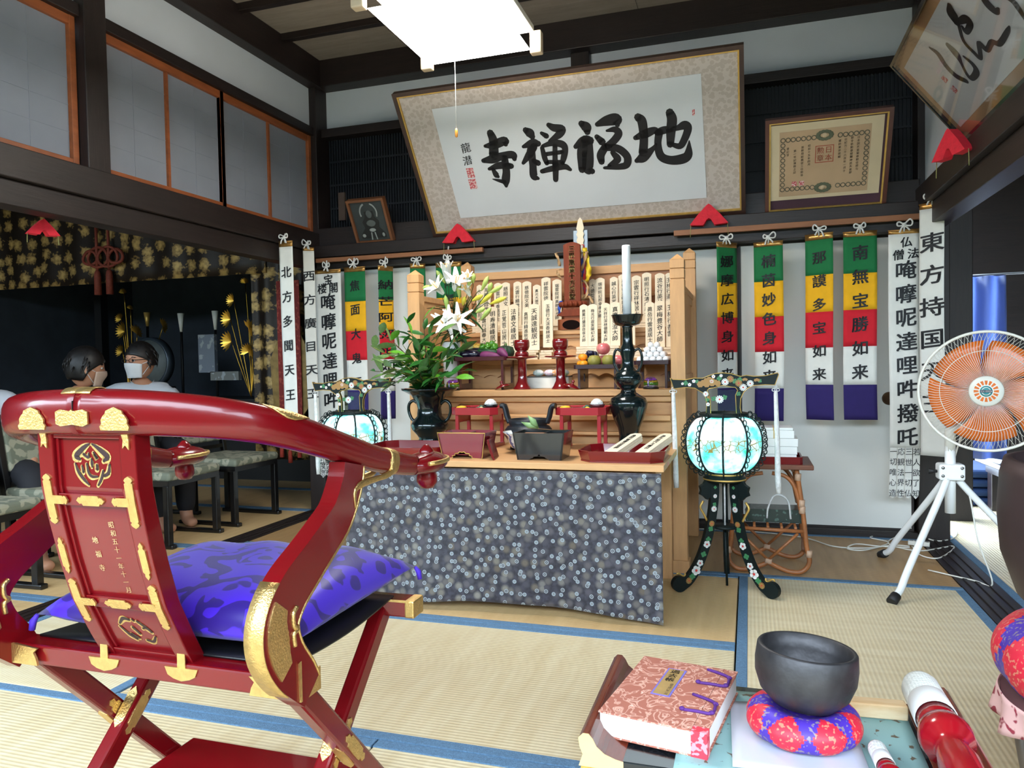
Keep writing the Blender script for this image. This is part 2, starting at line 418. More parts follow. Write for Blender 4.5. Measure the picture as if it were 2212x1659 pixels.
# garden outside: ground and an unseen hedge, added to keep low sky light off the walls
struct(B().box(-16, 14, -12, -.8, -.6, -.45).build('ground', pm('garden_gravel', (120, 116, 104), .95, var=.2, scale=30)))
hg = B().grid(lambda u, v: (-16+30*u, -3.3-.5*math.sin(PI*v)-.12*math.sin(u*90+v*9)*math.sin(PI*min(1, v*1.2)), -.5+2.75*v+.08*math.sin(u*140)*v), 300, 14)
tag(hg.build('sky_blocker_hedge', pm('hedge_green', (46, 70, 36), .9, var=.35, scale=14, bump=.6, bscale=30), None, solid=.3), 'added green hedge, out of view beyond the open front, blocking low sky', 'hedge')
# ================================================================ CEILING LAMP
def ceiling_lamp():
    X0, X1, YA, YF, Z0, Z1 = -1.41, -.86, 2.55, 3.2, 2.36, 2.44
    cx, cy = (X0+X1)/2, (YA+YF)/2
    t = thing('ceiling_lamp', 'square pendant lamp with a glowing white shade and wooden corner pieces', 'lamp', (cx, cy, 3.06))
    m, nt, b = nodes('lamp_glow'); b.inputs['Emission Color'].default_value = (1, .96, .9, 1); b.inputs['Emission Strength'].default_value = 32
    b.inputs['Base Color'].default_value = (1, 1, 1, 1)
    s = B()
    i = .035
    s.add([(X0, YA, Z1), (X1, YA, Z1), (X1, YF, Z1), (X0, YF, Z1), (X0+i, YA+i, Z0), (X1-i, YA+i, Z0), (X1-i, YF-i, Z0), (X0+i, YF-i, Z0)],
          [(4, 7, 6, 5)])
    s.build('lamp_diffuser', m, t)
    q = B(); q.add(s.v, [(0, 4, 5, 1), (1, 5, 6, 2), (2, 6, 7, 3), (3, 7, 4, 0)]); q.build('lamp_shade', pm('shade_side', (250, 246, 236), .6, emit=1.2, var=.02), t)
    cw = pm('lamp_corner_wood', (214, 196, 168), .5, kind='wood')
    for x, sx in ((X0, 1), (X1, -1)):
        for y, sy in ((YA, 1), (YF, -1)):
            q = B(); q.box(min(x-sx*.012, x+sx*.04), max(x-sx*.012, x+sx*.04), min(y-sy*.012, y+sy*.03), max(y-sy*.012, y+sy*.03), Z0-.012, Z1+.005)
            q.build('corner_block', cw, t, bevel=.006)
    B().box(X0+.02, X1-.02, YA+.02, YF-.02, Z1, Z1+.03).build('lamp_top', white_plastic, t, bevel=.005)
    B().tube([(cx, cy, Z1+.03), (cx, cy, 3.04)], .012).build('hanging_rod', white_plastic, t)
    B().lathe([(.06, 3.03), (.06, 3.06), (0, 3.062)], 20, (cx, cy, 0)).build('ceiling_rose', white_plastic, t)
    c = B().tube([(cx, cy, Z0), (cx, cy, 1.96)], .0014, 6).build('pull_cord', white_rope, t)
    B().lathe([(.0, 1.925), (.006, 1.93), (.0065, 1.95), (.004, 1.962), (0, 1.964)], 12, (cx, cy, 0)).build('cord_knob', pm('cord_knob_amber', (226, 150, 60), .3), c)
ceiling_lamp()
# ---------------------------------------------------------------- measuring: a point of the scene seen at a photo pixel, on a plane of known depth
CAMM = SC.camera.matrix_world.copy()
def ray(px, py):
    f = 26.138/36*2212
    return CAMM.to_3x3() @ V(((px-1106)/f, -(py-829.5)/f, -1))
def at(px, py, Y): d = ray(px, py); t = Y/d.y; return V((d.x*t, Y, 1+d.z*t))
def atz(px, py, z): d = ray(px, py); t = (z-1)/d.z; return V((d.x*t, d.y*t, z))
def atx(px, py, X): d = ray(px, py); t = X/d.x; return V((X, d.y*t, 1+d.z*t))
ORD = ['first', 'second', 'third', 'fourth', 'fifth', 'sixth', 'seventh', 'eighth', 'ninth', 'tenth']

# ================================================================ STEPPED ALTAR
def altar():
    t = thing('stepped_altar', 'stepped natural cypress altar with four pointed corner posts against the white doors', 'altar', (-.975, 3.9, 0))
    def post(x, y, top, foot):
        h = .033
        b = B()
        z0 = 0
        if foot: b.box(x-.042, x+.042, y-.042, y+.042, 0, .06); z0 = .06
        for a, c, i in ((z0, top-.12, 0), (top-.12, top-.116, .004), (top-.116, top-.073, 0), (top-.073, top-.069, .004), (top-.069, top-.03, 0)):
            b.box(x-h+i, x+h-i, y-h+i, y+h-i, a, c)
        b.add([(x-h, y-h, top-.03), (x+h, y-h, top-.03), (x+h, y+h, top-.03), (x-h, y+h, top-.03), (x, y, top)], [(0, 1, 4), (1, 2, 4), (2, 3, 4), (3, 0, 4)])
        b.build('corner_post', hinoki_z, t, bevel=.002)
    for x in (-1.643, -.311):
        post(x, 3.54, 1.487, 1); post(x, 4.3, 1.62, 0)
    L, R = -1.61, -.344
    B().box(L, R, 3.485, 3.82, .83, .86).build('offering_shelf', hinoki, t, bevel=.003)
    B().box(L, R, 3.51, 3.53, .80, .83).build('shelf_moulding', hinoki, t, bevel=.006)
    # apron with two long slots
    def slot_panel(x0, x1, z0, z1, sx0, sx1, sz0, sz1, y0, y1):
        r = (sz1-sz0)/2; inner = []; outer = []
        for k in range(32):
            a = 2*PI*k/32; c, s = math.cos(a), math.sin(a)
            inner.append(((sx1-r if c >= 0 else sx0+r)+r*c, (sz0+sz1)/2+r*s))
        cx, cz = (sx0+sx1)/2, (sz0+sz1)/2
        for k in range(32):
            a = 2*PI*k/32+1e-4; c, s = math.cos(a), math.sin(a)
            q = max(abs(c), abs(s)); u, w = c/q, s/q
            outer.append((cx+u*((x1-cx) if u > 0 else (cx-x0)), cz+w*((z1-cz) if w > 0 else (cz-z0))))
        B().ring_prism(outer, inner, y0, y1).build('slotted_apron', hinoki, t)
        B().box(x0, x1, y1+.012, y1+.02, z0, z1).build('apron_back', hinoki, t)
    slot_panel(L, -.975, .74, .80, -1.42, -1.15, .763, .792, 3.535, 3.55)
    slot_panel(-.975, R, .74, .80, -.92, -.55, .763, .792, 3.535, 3.55)
    B().box(L, R, 3.46, 3.55, .715, .74).build('apron_ledge', hinoki, t, bevel=.004)
    B().box(L, R, 3.50, 3.55, .66, .715).build('apron_board', hinoki, t, bevel=.002)
    B().box(L, R, 3.47, 3.55, .645, .66).build('apron_ledge', hinoki, t, bevel=.003)
    B().box(L, R, 3.52, 3.55, .2, .645).build('apron_board', hinoki, t, bevel=.002)
    # wave-cut risers and the two upper steps
    def riser(y, z0, z1, x0, x1, zm, n):
        B().box(x0, x1, y+.016, y+.026, z0, z1).build('riser_back', hinoki, t)
        pts = [(x0, z1), (x0, zm)]
        for k in range(n*8+1):
            u = k/(n*8); pts.append((x0+(x1-x0)*u, zm-abs(math.sin(u*n*PI))*-.016-.008))
        pts += [(x1, zm), (x1, z1)]
        B().prism(pts[::-1] if 0 else pts, y, y+.014).build('wave_board', hinoki, t)
    riser(3.80, .86, .99, L, R, .925, 16)
    B().box(L, R, 3.775, 4.03, .985, 1.01).build('tablet_step', hinoki, t, bevel=.003)
    B().box(L, R, 3.79, 3.80, .965, .985).build('step_moulding', hinoki, t, bevel=.003)
    riser(4.015, 1.01, 1.15, L, R, 1.075, 16)
    B().box(L, R, 3.985, 4.285, 1.145, 1.17).build('tablet_step', hinoki, t, bevel=.003)
    B().box(L, R, 4.0, 4.015, 1.125, 1.145).build('step_moulding', hinoki, t, bevel=.003)
    # backboard, rails, sides
    B().box(L, R, 4.29, 4.31, 1.17, 1.50).build('backboard', pm('altar_back_wood', (176, 118, 72), .5, kind='wood', scale=10, stretch=(.5, 3, 3), var=.12), t)
    B().box(L, R, 4.275, 4.325, 1.50, 1.545).build('top_rail', hinoki, t, bevel=.003)
    B().box(L, R, 4.28, 4.29, 1.36, 1.385).build('back_rail', hinoki, t, bevel=.002)
    for x in (-1.643, -.311):
        B().box(x-.006, x+.006, 3.573, 4.267, .60, 1.33).build('side_panel', hinoki, t)
        B().box(x-.02, x+.02, 3.573, 4.267, 1.325, 1.355).build('side_rail', hinoki, t, bevel=.003)
        arch = [(3.573, 1.325), (3.573, 1.05)]+[(3.573+.62-.62*math.cos(k*PI/20), 1.05+.24*math.sin(k*PI/20)) for k in range(1, 10)]+[(4.193, 1.29), (4.267, 1.29), (4.267, 1.325)]
        for e in (-.014, .007): B().prism(arch, x+e, x+e+.007, 'x').build('side_bracket', hinoki, t)
        for z in (.58, .88): B().box(x-.014, x+.014, 3.573, 4.267, z, z+.04).build('side_stretcher', hinoki, t, bevel=.002)
altar()

# ================================================================ MEMORIAL TABLETS
def tablet(x0, x1, top, bot, y, text, label, group, tilt=.05):
    w = x1-x0; h = top-bot; cx = (x0+x1)/2
    t = thing('memorial_tablet', label, 'tablet', (cx, y, bot), 0, group); t.rotation_euler = (-tilt, 0, 0)
    n = 8; a = w/2
    pts = [(-a, 0), (a, 0), (a, h-.01)]
    pts += [(a-w*k/n, h-.01+.01*math.sin(PI*k/n)) for k in range(1, n)] + [(-a, h-.01)]
    b = B().prism(pts, 0, .009); b.build('slip', pale_wood, t, bevel=.0012, world=False)
    n = len(text); p = min((h-.05)/n, w*.86); q = B()
    put_text(q, column(text, 0, h-.028-p*.4, p*1.0, min(w*.62, p*1.05), p*.98), lambda u, v: (u, -.0012, v), .01)
    q.build('inscription', ink, t, world=False)
UP = [(-1.541,-1.506,1.463),(-1.507,-1.452,1.469),(-1.426,-1.377,1.467),(-1.38,-1.327,1.468),(-1.306,-1.257,1.469),(-1.257,-1.201,1.469),(-1.188,-1.141,1.445),(-1.141,-1.085,1.487),(-1.075,-1.02,1.471),
      (-.859,-.82,1.462),(-.82,-.767,1.465),(-.738,-.693,1.466),(-.693,-.634,1.48),(-.616,-.564,1.467),(-.561,-.509,1.482),(-.488,-.435,1.473),(-.435,-.395,1.473)]
UT = ['大慈院宗岳居士', '海龍行祥雲居士', '清雲行寿香進居士', '慈照院文宗大師', '元雲行精徳幸居士', '慈徳院文楽範居士', '真光大徳院英林居士', '祥雲院徳宗林居士', '瑞雲院祥真開宗大師',
      '大徳院清雲大師', '瑞林院幻照幸孝大師', '誠心行英実仙居士', '英徳行清峰慶真居士', '宗雲行祥林居士', '明照行石清成居士', '流谷行英林照士', '玉林行道光大師']
LO = [(-1.429,-1.383,1.298),(-1.383,-1.328,1.31),(-1.306,-1.261,1.313),(-1.261,-1.206,1.319),(-1.183,-1.14,1.298),(-1.14,-1.082,1.315),(-1.062,-1.006,1.335),
      (-.858,-.814,1.3),(-.814,-.762,1.3),(-.745,-.697,1.304),(-.697,-.643,1.308),(-.62,-.563,1.306),(-.51,-.463,1.299),(-.462,-.41,1.303),(-.407,-.367,1.307)]
LT = ['海雲行誠春大師', '明寿清峰居士', '正覚哲山居士', '法喜文峰居士', '真照行精進秋居士', '天誠達観居士', '玉徳行大渓香林居士',
      '慈薫行蘭渓自省大師', '梅光行寂実陽幻大師', '天祥行深林優範大師', '真應妙澄大師', '秋谷行清実珠大師', '眞岳行雲道居士', '翠梅豊谷大師', '玉林行香雲']
def ordinal_labels(n, split, row, where):
    out = []
    for i in range(n):
        if i < split: out.append('%s wooden tablet from the red tablet, on its lily side, %s' % (ORD[split-1-i], row))
        else: out.append('%s wooden tablet from the red tablet, on its candlestick side, %s' % (ORD[i-split], row))
    return out
for (x0, x1, zt), tx, lb in zip(UP, UT, ordinal_labels(17, 9, 'back row', '')):
    tablet(x0, x1-.001, zt, 1.215, 4.15 if (x0*1000) % 2 < 1 else 4.165, tx, lb, 'wooden memorial tablets, back row')
for (x0, x1, zt), tx, lb in zip(LO, LT, ordinal_labels(15, 7, 'front row', '')):
    tablet(x0, x1-.001, zt, 1.062 if x0 < -1.1 or x0 > -.6 else 1.075, 3.9 if (x0*1000) % 2 < 1 else 3.912, tx, lb, 'wooden memorial tablets, front row')
# bundles of wooden slips the tablets stand on
def bundle(x0, x1, z0, z1, y, label, group):
    t = thing('slip_bundle', label, 'wooden slips', ((x0+x1)/2, y, z0), 0, group)
    n = max(3, int((z1-z0)/.012)); h = (z1-z0)/n
    for k in range(n):
        dx = random.uniform(-.006, .006); dy = random.uniform(-.012, .008)
        b = B(); m = 10; xs = [x0+dx+(x1-x0)*i/m for i in range(m+1)]
        front = [(x, y-.05+dy+random.uniform(-.002, .002)) for x in xs]
        b.prism(front+[(x1+dx, y+.06), (x0+dx, y+.06)], z0+k*h+.0006, z0+(k+1)*h-.0006, 'z'); b.build('slip', pale_wood, t)
for k, (a, c) in enumerate(((-1.44, -1.325), (-1.312, -1.20), (-1.19, -1.08), (-1.068, -1.0))):
    bundle(a, c, 1.01, 1.06, 3.9, '%s slip bundle from the red tablet, middle step, lily side' % ORD[3-k], 'slip bundles under the front row of tablets')
for k, (a, c) in enumerate(((-.87, -.755), (-.75, -.64), (-.628, -.52), (-.515, -.36))):
    bundle(a, c, 1.01, 1.073 if k < 2 else 1.06, 3.9, '%s slip bundle from the red tablet, middle step, candle side' % ORD[k], 'slip bundles under the front row of tablets')
for k, (a, c) in enumerate(((-1.545, -1.44), (-1.43, -1.32), (-1.31, -1.195), (-1.19, -1.02))):
    bundle(a, c, 1.17, 1.213, 4.15, '%s slip bundle from the red tablet, top step, lily side' % ORD[3-k], 'slip bundles under the back row of tablets')
for k, (a, c) in enumerate(((-.865, -.76), (-.745, -.625), (-.62, -.505), (-.495, -.385))):
    bundle(a, c, 1.17, 1.213, 4.15, '%s slip bundle from the red tablet, top step, candle side' % ORD[k], 'slip bundles under the back row of tablets')

# ---- red central tablet on its carved stand
def central_tablet():
    x, y = -.922, 4.03; z = 1.17
    w1 = pm('rosewood', (128, 58, 34), .6, kind='wood', scale=10, stretch=(3, 3, .6), var=.15, spec=.2)
    w2 = pm('rosewood_light', (150, 82, 48), .55, kind='wood', scale=10, stretch=(.6, 3, 3), var=.15, spec=.25)
    t = thing('spirit_tablet', 'tall red-brown spirit tablet with gold characters on a carved lotus stand', 'tablet', (x, y, z))
    def rr(hw, hy, z0, z1, r, name, m, k=10):
        pts = []
        for cx, cy, a0 in ((hw-r, hy-r, 0), (-hw+r, hy-r, PI/2), (-hw+r, -hy+r, PI), (hw-r, -hy+r, 1.5*PI)):
            pts += [(x+cx+r*math.cos(a0+PI/2*i/5), y+cy+r*math.sin(a0+PI/2*i/5)) for i in range(6)]
        return B().prism(pts, z0, z1, 'z').build(name, m, t, bevel=.006, seg=3)
    base = rr(.082, .05, z, z+.058, .03, 'stand_base', w2)
    q = B().lathe([(0, 0), (.022, 0), (.026, -.004)], 24, (x, y-.0485, z+.027), rot=RX(-PI/2), sx=1.9, sy=1); q.build('carved_opening', pm('dark_hollow', (22, 12, 10), .95, spec=.1), base)
    rr(.048, .034, z+.058, z+.075, .008, 'stand_neck', w2)
    B().prism([(x-.085, z+.08), (x-.05, z+.075), (x+.05, z+.075), (x+.085, z+.08), (x+.055, z+.1), (x+.042, z+.112), (x-.042, z+.112), (x-.055, z+.1)], y-.045, y+.045).build('stand_roof', w1, t, bevel=.003)
    rr(.05, .036, z+.112, z+.122, .008, 'stand_neck', w2)
    lot = B().lathe([(.045, 0), (.066, .012), (.072, .022), (.066, .034), (.05, .036)], 28, (x, y, z+.12), sx=1.02, sy=.7).build('lotus_ring', w1, t)
    for k in range(16):
        a = 2*PI*k/16; B().ball((x+.07*math.cos(a), y+.05*math.sin(a), z+.141), (.012, .012, .015), 8, 6).build('lotus_petal', w1, lot)
    hw = .047; zt = 1.65; zb = z+.155
    pts = [(x-hw+.002, zb), (x+hw-.002, zb), (x+hw, zt-.012)] + [(x+hw-2*hw*k/10, zt-.012+.014*math.sin(PI*k/10)) for k in range(1, 10)] + [(x-hw, zt-.012)]
    B().prism(pts, y-.012, y+.012).build('tablet_board', w1, t, bevel=.004)
    b = B(); put_text(b, column('三界萬霊十方至聖', x, zt-.036, .0372, .037, .037), lambda u, v: (u, y-.0135, v), .028, slant=.04)
    b.build('gold_inscription', pm('gold_letter', (236, 204, 120), .5), t)
central_tablet()
# ---- behind it: a grave-slat in a metal holder hung with coloured ribbons and dry leaf curls
def ribbons():
    x, y = -.912, 4.2
    t = thing('ribbon_stand', 'pale slat in a grey metal holder hung with five-coloured ribbons behind the red tablet', 'ribbon stand', (x, y, 1.17))
    B().box(x-.04, x+.045, y-.006, y+.006, 1.55, 1.745).build('metal_holder', pm('grey_metal', (120, 128, 134), .35, metal=.7), t, bevel=.002)
    s = []
    for k in range(5):
        z = 1.60+k*.034
        s += [(.016, z), (.022, z+.017)]
    s.append((.012, 1.80)); pts = [(x+.004+u, z) for u, z in s] + [(x+.004, 1.815)] + [(x+.004-u, z) for u, z in s[::-1]]
    B().prism(pts, y-.018, y-.01).build('slat', pale_wood, t, bevel=.001)
    cols = {'yellow': (236, 200, 40), 'blue': (34, 84, 190), 'red': (200, 40, 36), 'white': (226, 222, 212), 'tan': (190, 152, 108)}
    def rib(c, pts, w, nm='ribbon'):
        P = spline([at(px, py, Y) for px, py, Y in pts], 6); b = B(); vs = []
        for i, p in enumerate(P):
            a = math.sin(i*.6)*.8; d = V((math.cos(a), math.sin(a), 0))*w/2
            vs += [p-d, p+d]
        b.add(vs, [(2*i, 2*i+1, 2*i+3, 2*i+2) for i in range(len(P)-1)], 0, True)
        b.build(nm, pm('ribbon_'+c, cols[c], .6, var=.12, scale=30), t, solid=.001)
    rib('yellow', [(1262, 535, 4.1), (1268, 560, 4.08), (1272, 585, 4.08), (1270, 600, 4.08), (1262, 612, 4.1)], .03)
    rib('blue', [(1254, 550, 4.12), (1258, 580, 4.1), (1262, 610, 4.1), (1270, 640, 4.1)], .025)
    rib('blue', [(1212, 650, 4.1), (1208, 668, 4.09), (1210, 680, 4.09)], .02)
    rib('red', [(1259, 528, 4.12), (1263, 560, 4.1), (1262, 600, 4.09), (1263, 635, 4.1)], .016)
    rib('white', [(1256, 530, 4.1), (1257, 545, 4.09), (1254, 558, 4.1)], .02)
    for pts in ([(1252, 548, 4.09), (1262, 545, 4.08), (1268, 545, 4.07), (1262, 565, 4.07), (1256, 585, 4.08)],
                [(1256, 598, 4.1), (1264, 610, 4.08), (1270, 625, 4.07), (1266, 640, 4.06), (1258, 648, 4.07)],
                [(1258, 648, 4.08), (1266, 638, 4.07), (1276, 644, 4.06), (1280, 656, 4.05)],
                [(1213, 545, 4.1), (1203, 546, 4.08), (1201, 548, 4.08), (1206, 560, 4.07), (1209, 575, 4.08)],
                [(1212, 582, 4.1), (1205, 585, 4.08), (1206, 594, 4.07), (1211, 602, 4.08)]):
        rib('tan', pts, .018, 'dry_leaf_curl')
ribbons()
# ================================================================ OFFERING TABLE AND ITS CLOTH
def table():
    t = thing('offering_table', 'long plain wooden offering table standing in front of the stepped altar', 'table', (-.9675, 3.145, 0))
    B().box(-1.63, -.305, 2.80, 3.48, .577, .602).build('table_top', hinoki, t, bevel=.002)
    for y in (2.87, 3.43): B().box(-1.55, -.36, y-.012, y+.012, .52, .577).build('apron', hinoki, t)
    for x in (-1.57, -.365):
        B().box(x-.012, x+.012, 2.88, 3.42, .52, .577).build('apron', hinoki, t)
        for y in (2.87, 3.43): B().box(x-.025, x+.025, y-.025, y+.025, 0, .577).build('leg', hinoki_z, t, bevel=.002)
    B().box(-.3052, -.3042, 2.93, 2.97, .583, .597).build('sticker', pm('pink_sticker', (236, 150, 140), .6), t)
table()
def brocade():
    m, nt, b = nodes('slate_brocade'); L = nt.links.new; N = nt.nodes.new
    tc = N('ShaderNodeTexCoord'); mp = N('ShaderNodeMapping'); mp.inputs['Rotation'].default_value = (PI/2, 0, 0); L(tc.outputs['Object'], mp.inputs[0])
    def vor(scale, rnd, metric='EUCLIDEAN'):
        v = N('ShaderNodeTexVoronoi'); v.inputs['Scale'].default_value = scale; v.inputs['Randomness'].default_value = rnd; v.distance = metric; v.voronoi_dimensions = '2D'; L(mp.outputs[0], v.inputs[0]); return v
    def ramp(src, *stops):
        r = N('ShaderNodeValToRGB'); e = r.color_ramp.elements
        e[0].position, e[0].color = stops[0][0], (*lin(stops[0][1]), 1); e[1].position, e[1].color = stops[-1][0], (*lin(stops[-1][1]), 1)
        for p, c in stops[1:-1]: k = e.new(p); k.color = (*lin(c), 1)
        L(src, r.inputs[0]); return r
    def mix(f, a, c):
        x = N('ShaderNodeMix'); x.data_type = 'RGBA'; L(f, x.inputs[0]); L(a, x.inputs[6]); L(c, x.inputs[7]); return x.outputs[2]
    def red(v):
        s = N('ShaderNodeSeparateColor'); L(v.outputs['Color'], s.inputs[0]); return s.outputs[0]
    W0, K = (255, 255, 255), (0, 0, 0)
    n = N('ShaderNodeTexNoise'); n.inputs['Scale'].default_value = 60; L(mp.outputs[0], n.inputs[0])
    col = ramp(n.outputs[0], (.35, (24, 23, 33)), (.65, (52, 50, 62))).outputs[0]
    v1 = vor(26, .95); col = mix(ramp(v1.outputs['Distance'], (.2, W0), (.5, K)).outputs[0], col, ramp(red(v1), (0, (58, 56, 66)), (.4, (92, 87, 82)), (.6, (64, 60, 70)), (.8, (120, 116, 108)), (1, (84, 74, 62))).outputs[0])
    v3 = vor(19.5, .7)
    col = mix(ramp(v3.outputs['Distance'], (.15, W0), (.17, K)).outputs[0], col, ramp(v3.outputs['Distance'], (0, (112, 116, 118)), (.1, (124, 130, 132)), (.125, (160, 172, 180)), (.15, (110, 120, 128))).outputs[0])
    v2 = vor(18, .6)
    col = mix(ramp(v2.outputs['Distance'], (.15, W0), (.165, K)).outputs[0], col, ramp(v2.outputs['Distance'], (0, (140, 148, 150)), (.035, (130, 136, 138)), (.055, (52, 54, 64)), (.09, (60, 62, 72)), (.115, (170, 176, 178)), (.145, (120, 126, 130)), (.16, (60, 60, 72))).outputs[0])
    L(col, b.inputs['Base Color']); b.inputs['Roughness'].default_value = .5; b.inputs['Sheen Weight'].default_value = .2
    return m
def cloth():
    def fn(u, v):
        x = -1.64+1.325*u; hem = .012+.03*math.sin(PI*u)**2 + (.03*max(0, (u-.62)/.2) if u < .82 else .03*max(0, (1-u)/.18))*.4
        z = .572-(.572-hem)*v
        fold = .012*v*math.sin(u*23+1.5*v)*(.3+1.3*abs(u-.45)) + .02*v*v*math.sin(u*7)
        y = 2.797-.012*v-fold-.015*v*v
        return (x+.01*v*math.sin(u*9), y, z)
    o = B().grid(fn, 110, 40).build('table_cloth', brocade(), None, solid=.003)
    tag(o, 'slate grey brocade cloth hanging down the front of the offering table', 'cloth')
cloth()

# ---------------------------------------------------------------- on the table (top at .602)
ZT = .602
def octa(hx, hy, c):
    return [(hx-c, -hy), (hx, -hy+c), (hx, hy-c), (hx-c, hy), (-hx+c, hy), (-hx, hy-c), (-hx, -hy+c), (-hx+c, -hy)]
def octa_tray(x, y, hx, hy, label, rz=0):
    t = thing('octagonal_tray', label, 'tray', (x, y, ZT), rz)
    B().prism(octa(hx-.01, hy-.01, .045), 0, .006, 'z').build('tray_bottom', deep_red, t, world=False)
    o = octa(hx, hy, .05); i = octa(hx-.007, hy-.007, .047); b0 = octa(hx-.012, hy-.012, .046); i0 = octa(hx-.018, hy-.018, .044)
    b = B(); n = 8
    vs = [(u, w, 0) for u, w in b0]+[(u, w, .044) for u, w in o]+[(u, w, .044) for u, w in i]+[(u, w, .006) for u, w in i0]
    b.add(vs, [(k*8+j, k*8+(j+1) % 8, (k+1)*8+(j+1) % 8, (k+1)*8+j) for k in range(3) for j in range(8)])
    b.build('tray_rim', deep_red, t, world=False, bevel=.0015)
    return t
octa_tray(-.478, 2.985, .172, .15, 'red lacquer octagonal tray holding two stacks of inscribed wooden slips')
octa_tray(-1.43, 2.995, .185, .15, 'red lacquer octagonal tray holding thin paper-wrapped sticks, by the bronze vase')
def slip_stack(x, y, ang, tilt, label, texts):
    t = thing('inscribed_slip_stack', label, 'wooden slips', (x, y, ZT+.0095)); t.rotation_euler = (tilt, 0, ang)
    g = B(); w, h = .055, .21
    for k in range(9):
        s = .001*(k % 3); pts = [(-w/2+s, 0), (w/2+s, 0), (w/2+s, h-.014), (w/2-.014+s, h), (-w/2+.014+s, h), (-w/2+s, h-.014)]
        B().prism(pts, k*.0032, k*.0032+.0029, 'z').build('slip', pale_wood, t, world=False)
    q = B(); put_text(q, column(texts, 0, h-.03, .022, .022), lambda u, v: (u, v, .0292), .02); q.build('inscription', ink, t, world=False)
slip_stack(-.52, 2.90, -.42, .27, 'stack of inscribed wooden slips in red tray, nearer the black box', '為同智霊位菩提')
slip_stack(-.40, 2.90, -.42, .27, 'stack of inscribed wooden slips in red tray, nearer the table end', '為先祖代々霊位')
for k, (x, y, a) in enumerate(((-1.46, 2.98, .25), (-1.44, 2.955, .1), (-1.415, 2.97, -.05), (-1.43, 2.94, .18), (-1.38, 2.93, .05))):
    o = B().box(-.08, .08, -.006, .006, 0, .004).build('paper_stick', white_cloth); o.location = (x, y, ZT+.008+k*.0045); o.rotation_euler = (0, 0, a)
    tag(o, 'thin white paper-wrapped stick lying in the tray by the bronze vase', 'stick', 'paper sticks in the left tray')
tag(B().prism([(-.6, 2.9), (-.5, 2.885), (-.49, 2.95), (-.58, 2.965)], ZT+.0065, ZT+.0085, 'z').build('folded_paper', white_cloth), 'folded white paper lying under the slips in red tray', 'paper')

def flared_box(x, y, hx, hy, h, fl, label, body, edge, name, rz=0, ornate=True):
    """incense box: sides lean outwards, a cusped cut-out at the foot of the front"""
    t = thing(name, label, 'box', (x, y, ZT), rz)
    th = .007
    # front and back boards with cut-out
    cut = [(-.52, 0), (-.40, .02), (-.42, .09), (-.30, .12), (-.30, .19), (-.15, .2), (-.1, .26), (0, .24)] if ornate else [(-.4, 0), (-.33, .06), (-.26, .07), (-.2, .13), (-.06, .15), (0, .22)]
    prof = cut + [(-u, w) for u, w in cut[-2::-1]]
    def zy(w, side): return side*(hy-fl*(1-w/h)*.6)
    for side, nm in ((-1, 'front_board'), (1, 'back_board')):
        b = B(); pts = [(-hx+fl, 0)] + [(u*hx, w*h) for u, w in prof] + [(hx-fl, 0), (hx, h), (-hx, h)]
        n = len(pts); vs = [(u, zy(w, side), w) for u, w in pts]+[(u, zy(w, side)-side*th, w) for u, w in pts]
        b.add(vs, [tuple(range(n)), tuple(range(2*n-1, n-1, -1))]+[(i, (i+1) % n, n+(i+1) % n, n+i) for i in range(n)])
        o = b.build(nm, body, t, world=False)
        if edge and side < 0:
            e = B(); loop = [V((u, zy(w, side)-.001, w)) for u, w in pts]
            e.tube(loop, .0022, 5, closed=True); e.build('edge_trim', edge, o, world=False)
    for s in (-1, 1):
        b = B(); w0, w1 = hx-fl, hx; d0, d1 = hy-fl*.6, hy
        q = [(s*w0, -d0, 0), (s*w0, d0, 0), (s*w1, d1, h), (s*w1, -d1, h)]
        vs = [V(p) for p in q]+[V(p)-V((s*th, 0, 0)) for p in q]
        b.add(vs, [(0, 1, 2, 3), (7, 6, 5, 4), (0, 4, 5, 1), (1, 5, 6, 2), (2, 6, 7, 3), (3, 7, 4, 0)]); b.build('side_board', body, t, world=False)
    B().box(-hx+.012, hx-.012, -hy+.01, hy-.01, h-.032, h-.028).build('inner_shelf', body, t, world=False)
    B().box(.01, .014, -hy+.01, hy-.01, h-.03, h-.004).build('divider', body, t, world=False)
    B().box(-hx+.014, .008, -hy+.012, hy-.012, h-.03, h-.012).build('incense_powder', pm('incense', (196, 140, 104), .9, var=.1, scale=200, bump=.3), t, world=False)
    B().box(-hx+fl+.008, hx-fl-.008, -hy+fl*.6+.012, hy-fl*.6-.012, .012, .016).build('bottom_board', body, t, world=False)
    return t
plum = pm('plum_lacquer', (124, 32, 48), .22, var=.05, scale=3, coat=.5)
flared_box(-1.142, 2.945, .106, .075, .107, .018, 'plum red lacquer incense box with gilt edges', plum, gold_flat, 'incense_box')
flared_box(-.808, 2.945, .108, .08, .11, .016, 'black lacquer incense box with a cusped cut-out at its foot', black_lac, None, 'incense_box', ornate=False)
t = thing('box_lid', 'red lacquer lid leaning against the end of plum incense box', 'lid', (-1.0, 2.9, ZT), .18)
b = B().box(-.004, .004, -.06, .06, 0, .088); b.box(-.009, -.004, -.05, .05, .01, .078); b.xf(MX.Rotation(-.28, 4, 'Y')); b.build('lid_board', red_lac, t, world=False, bevel=.002)
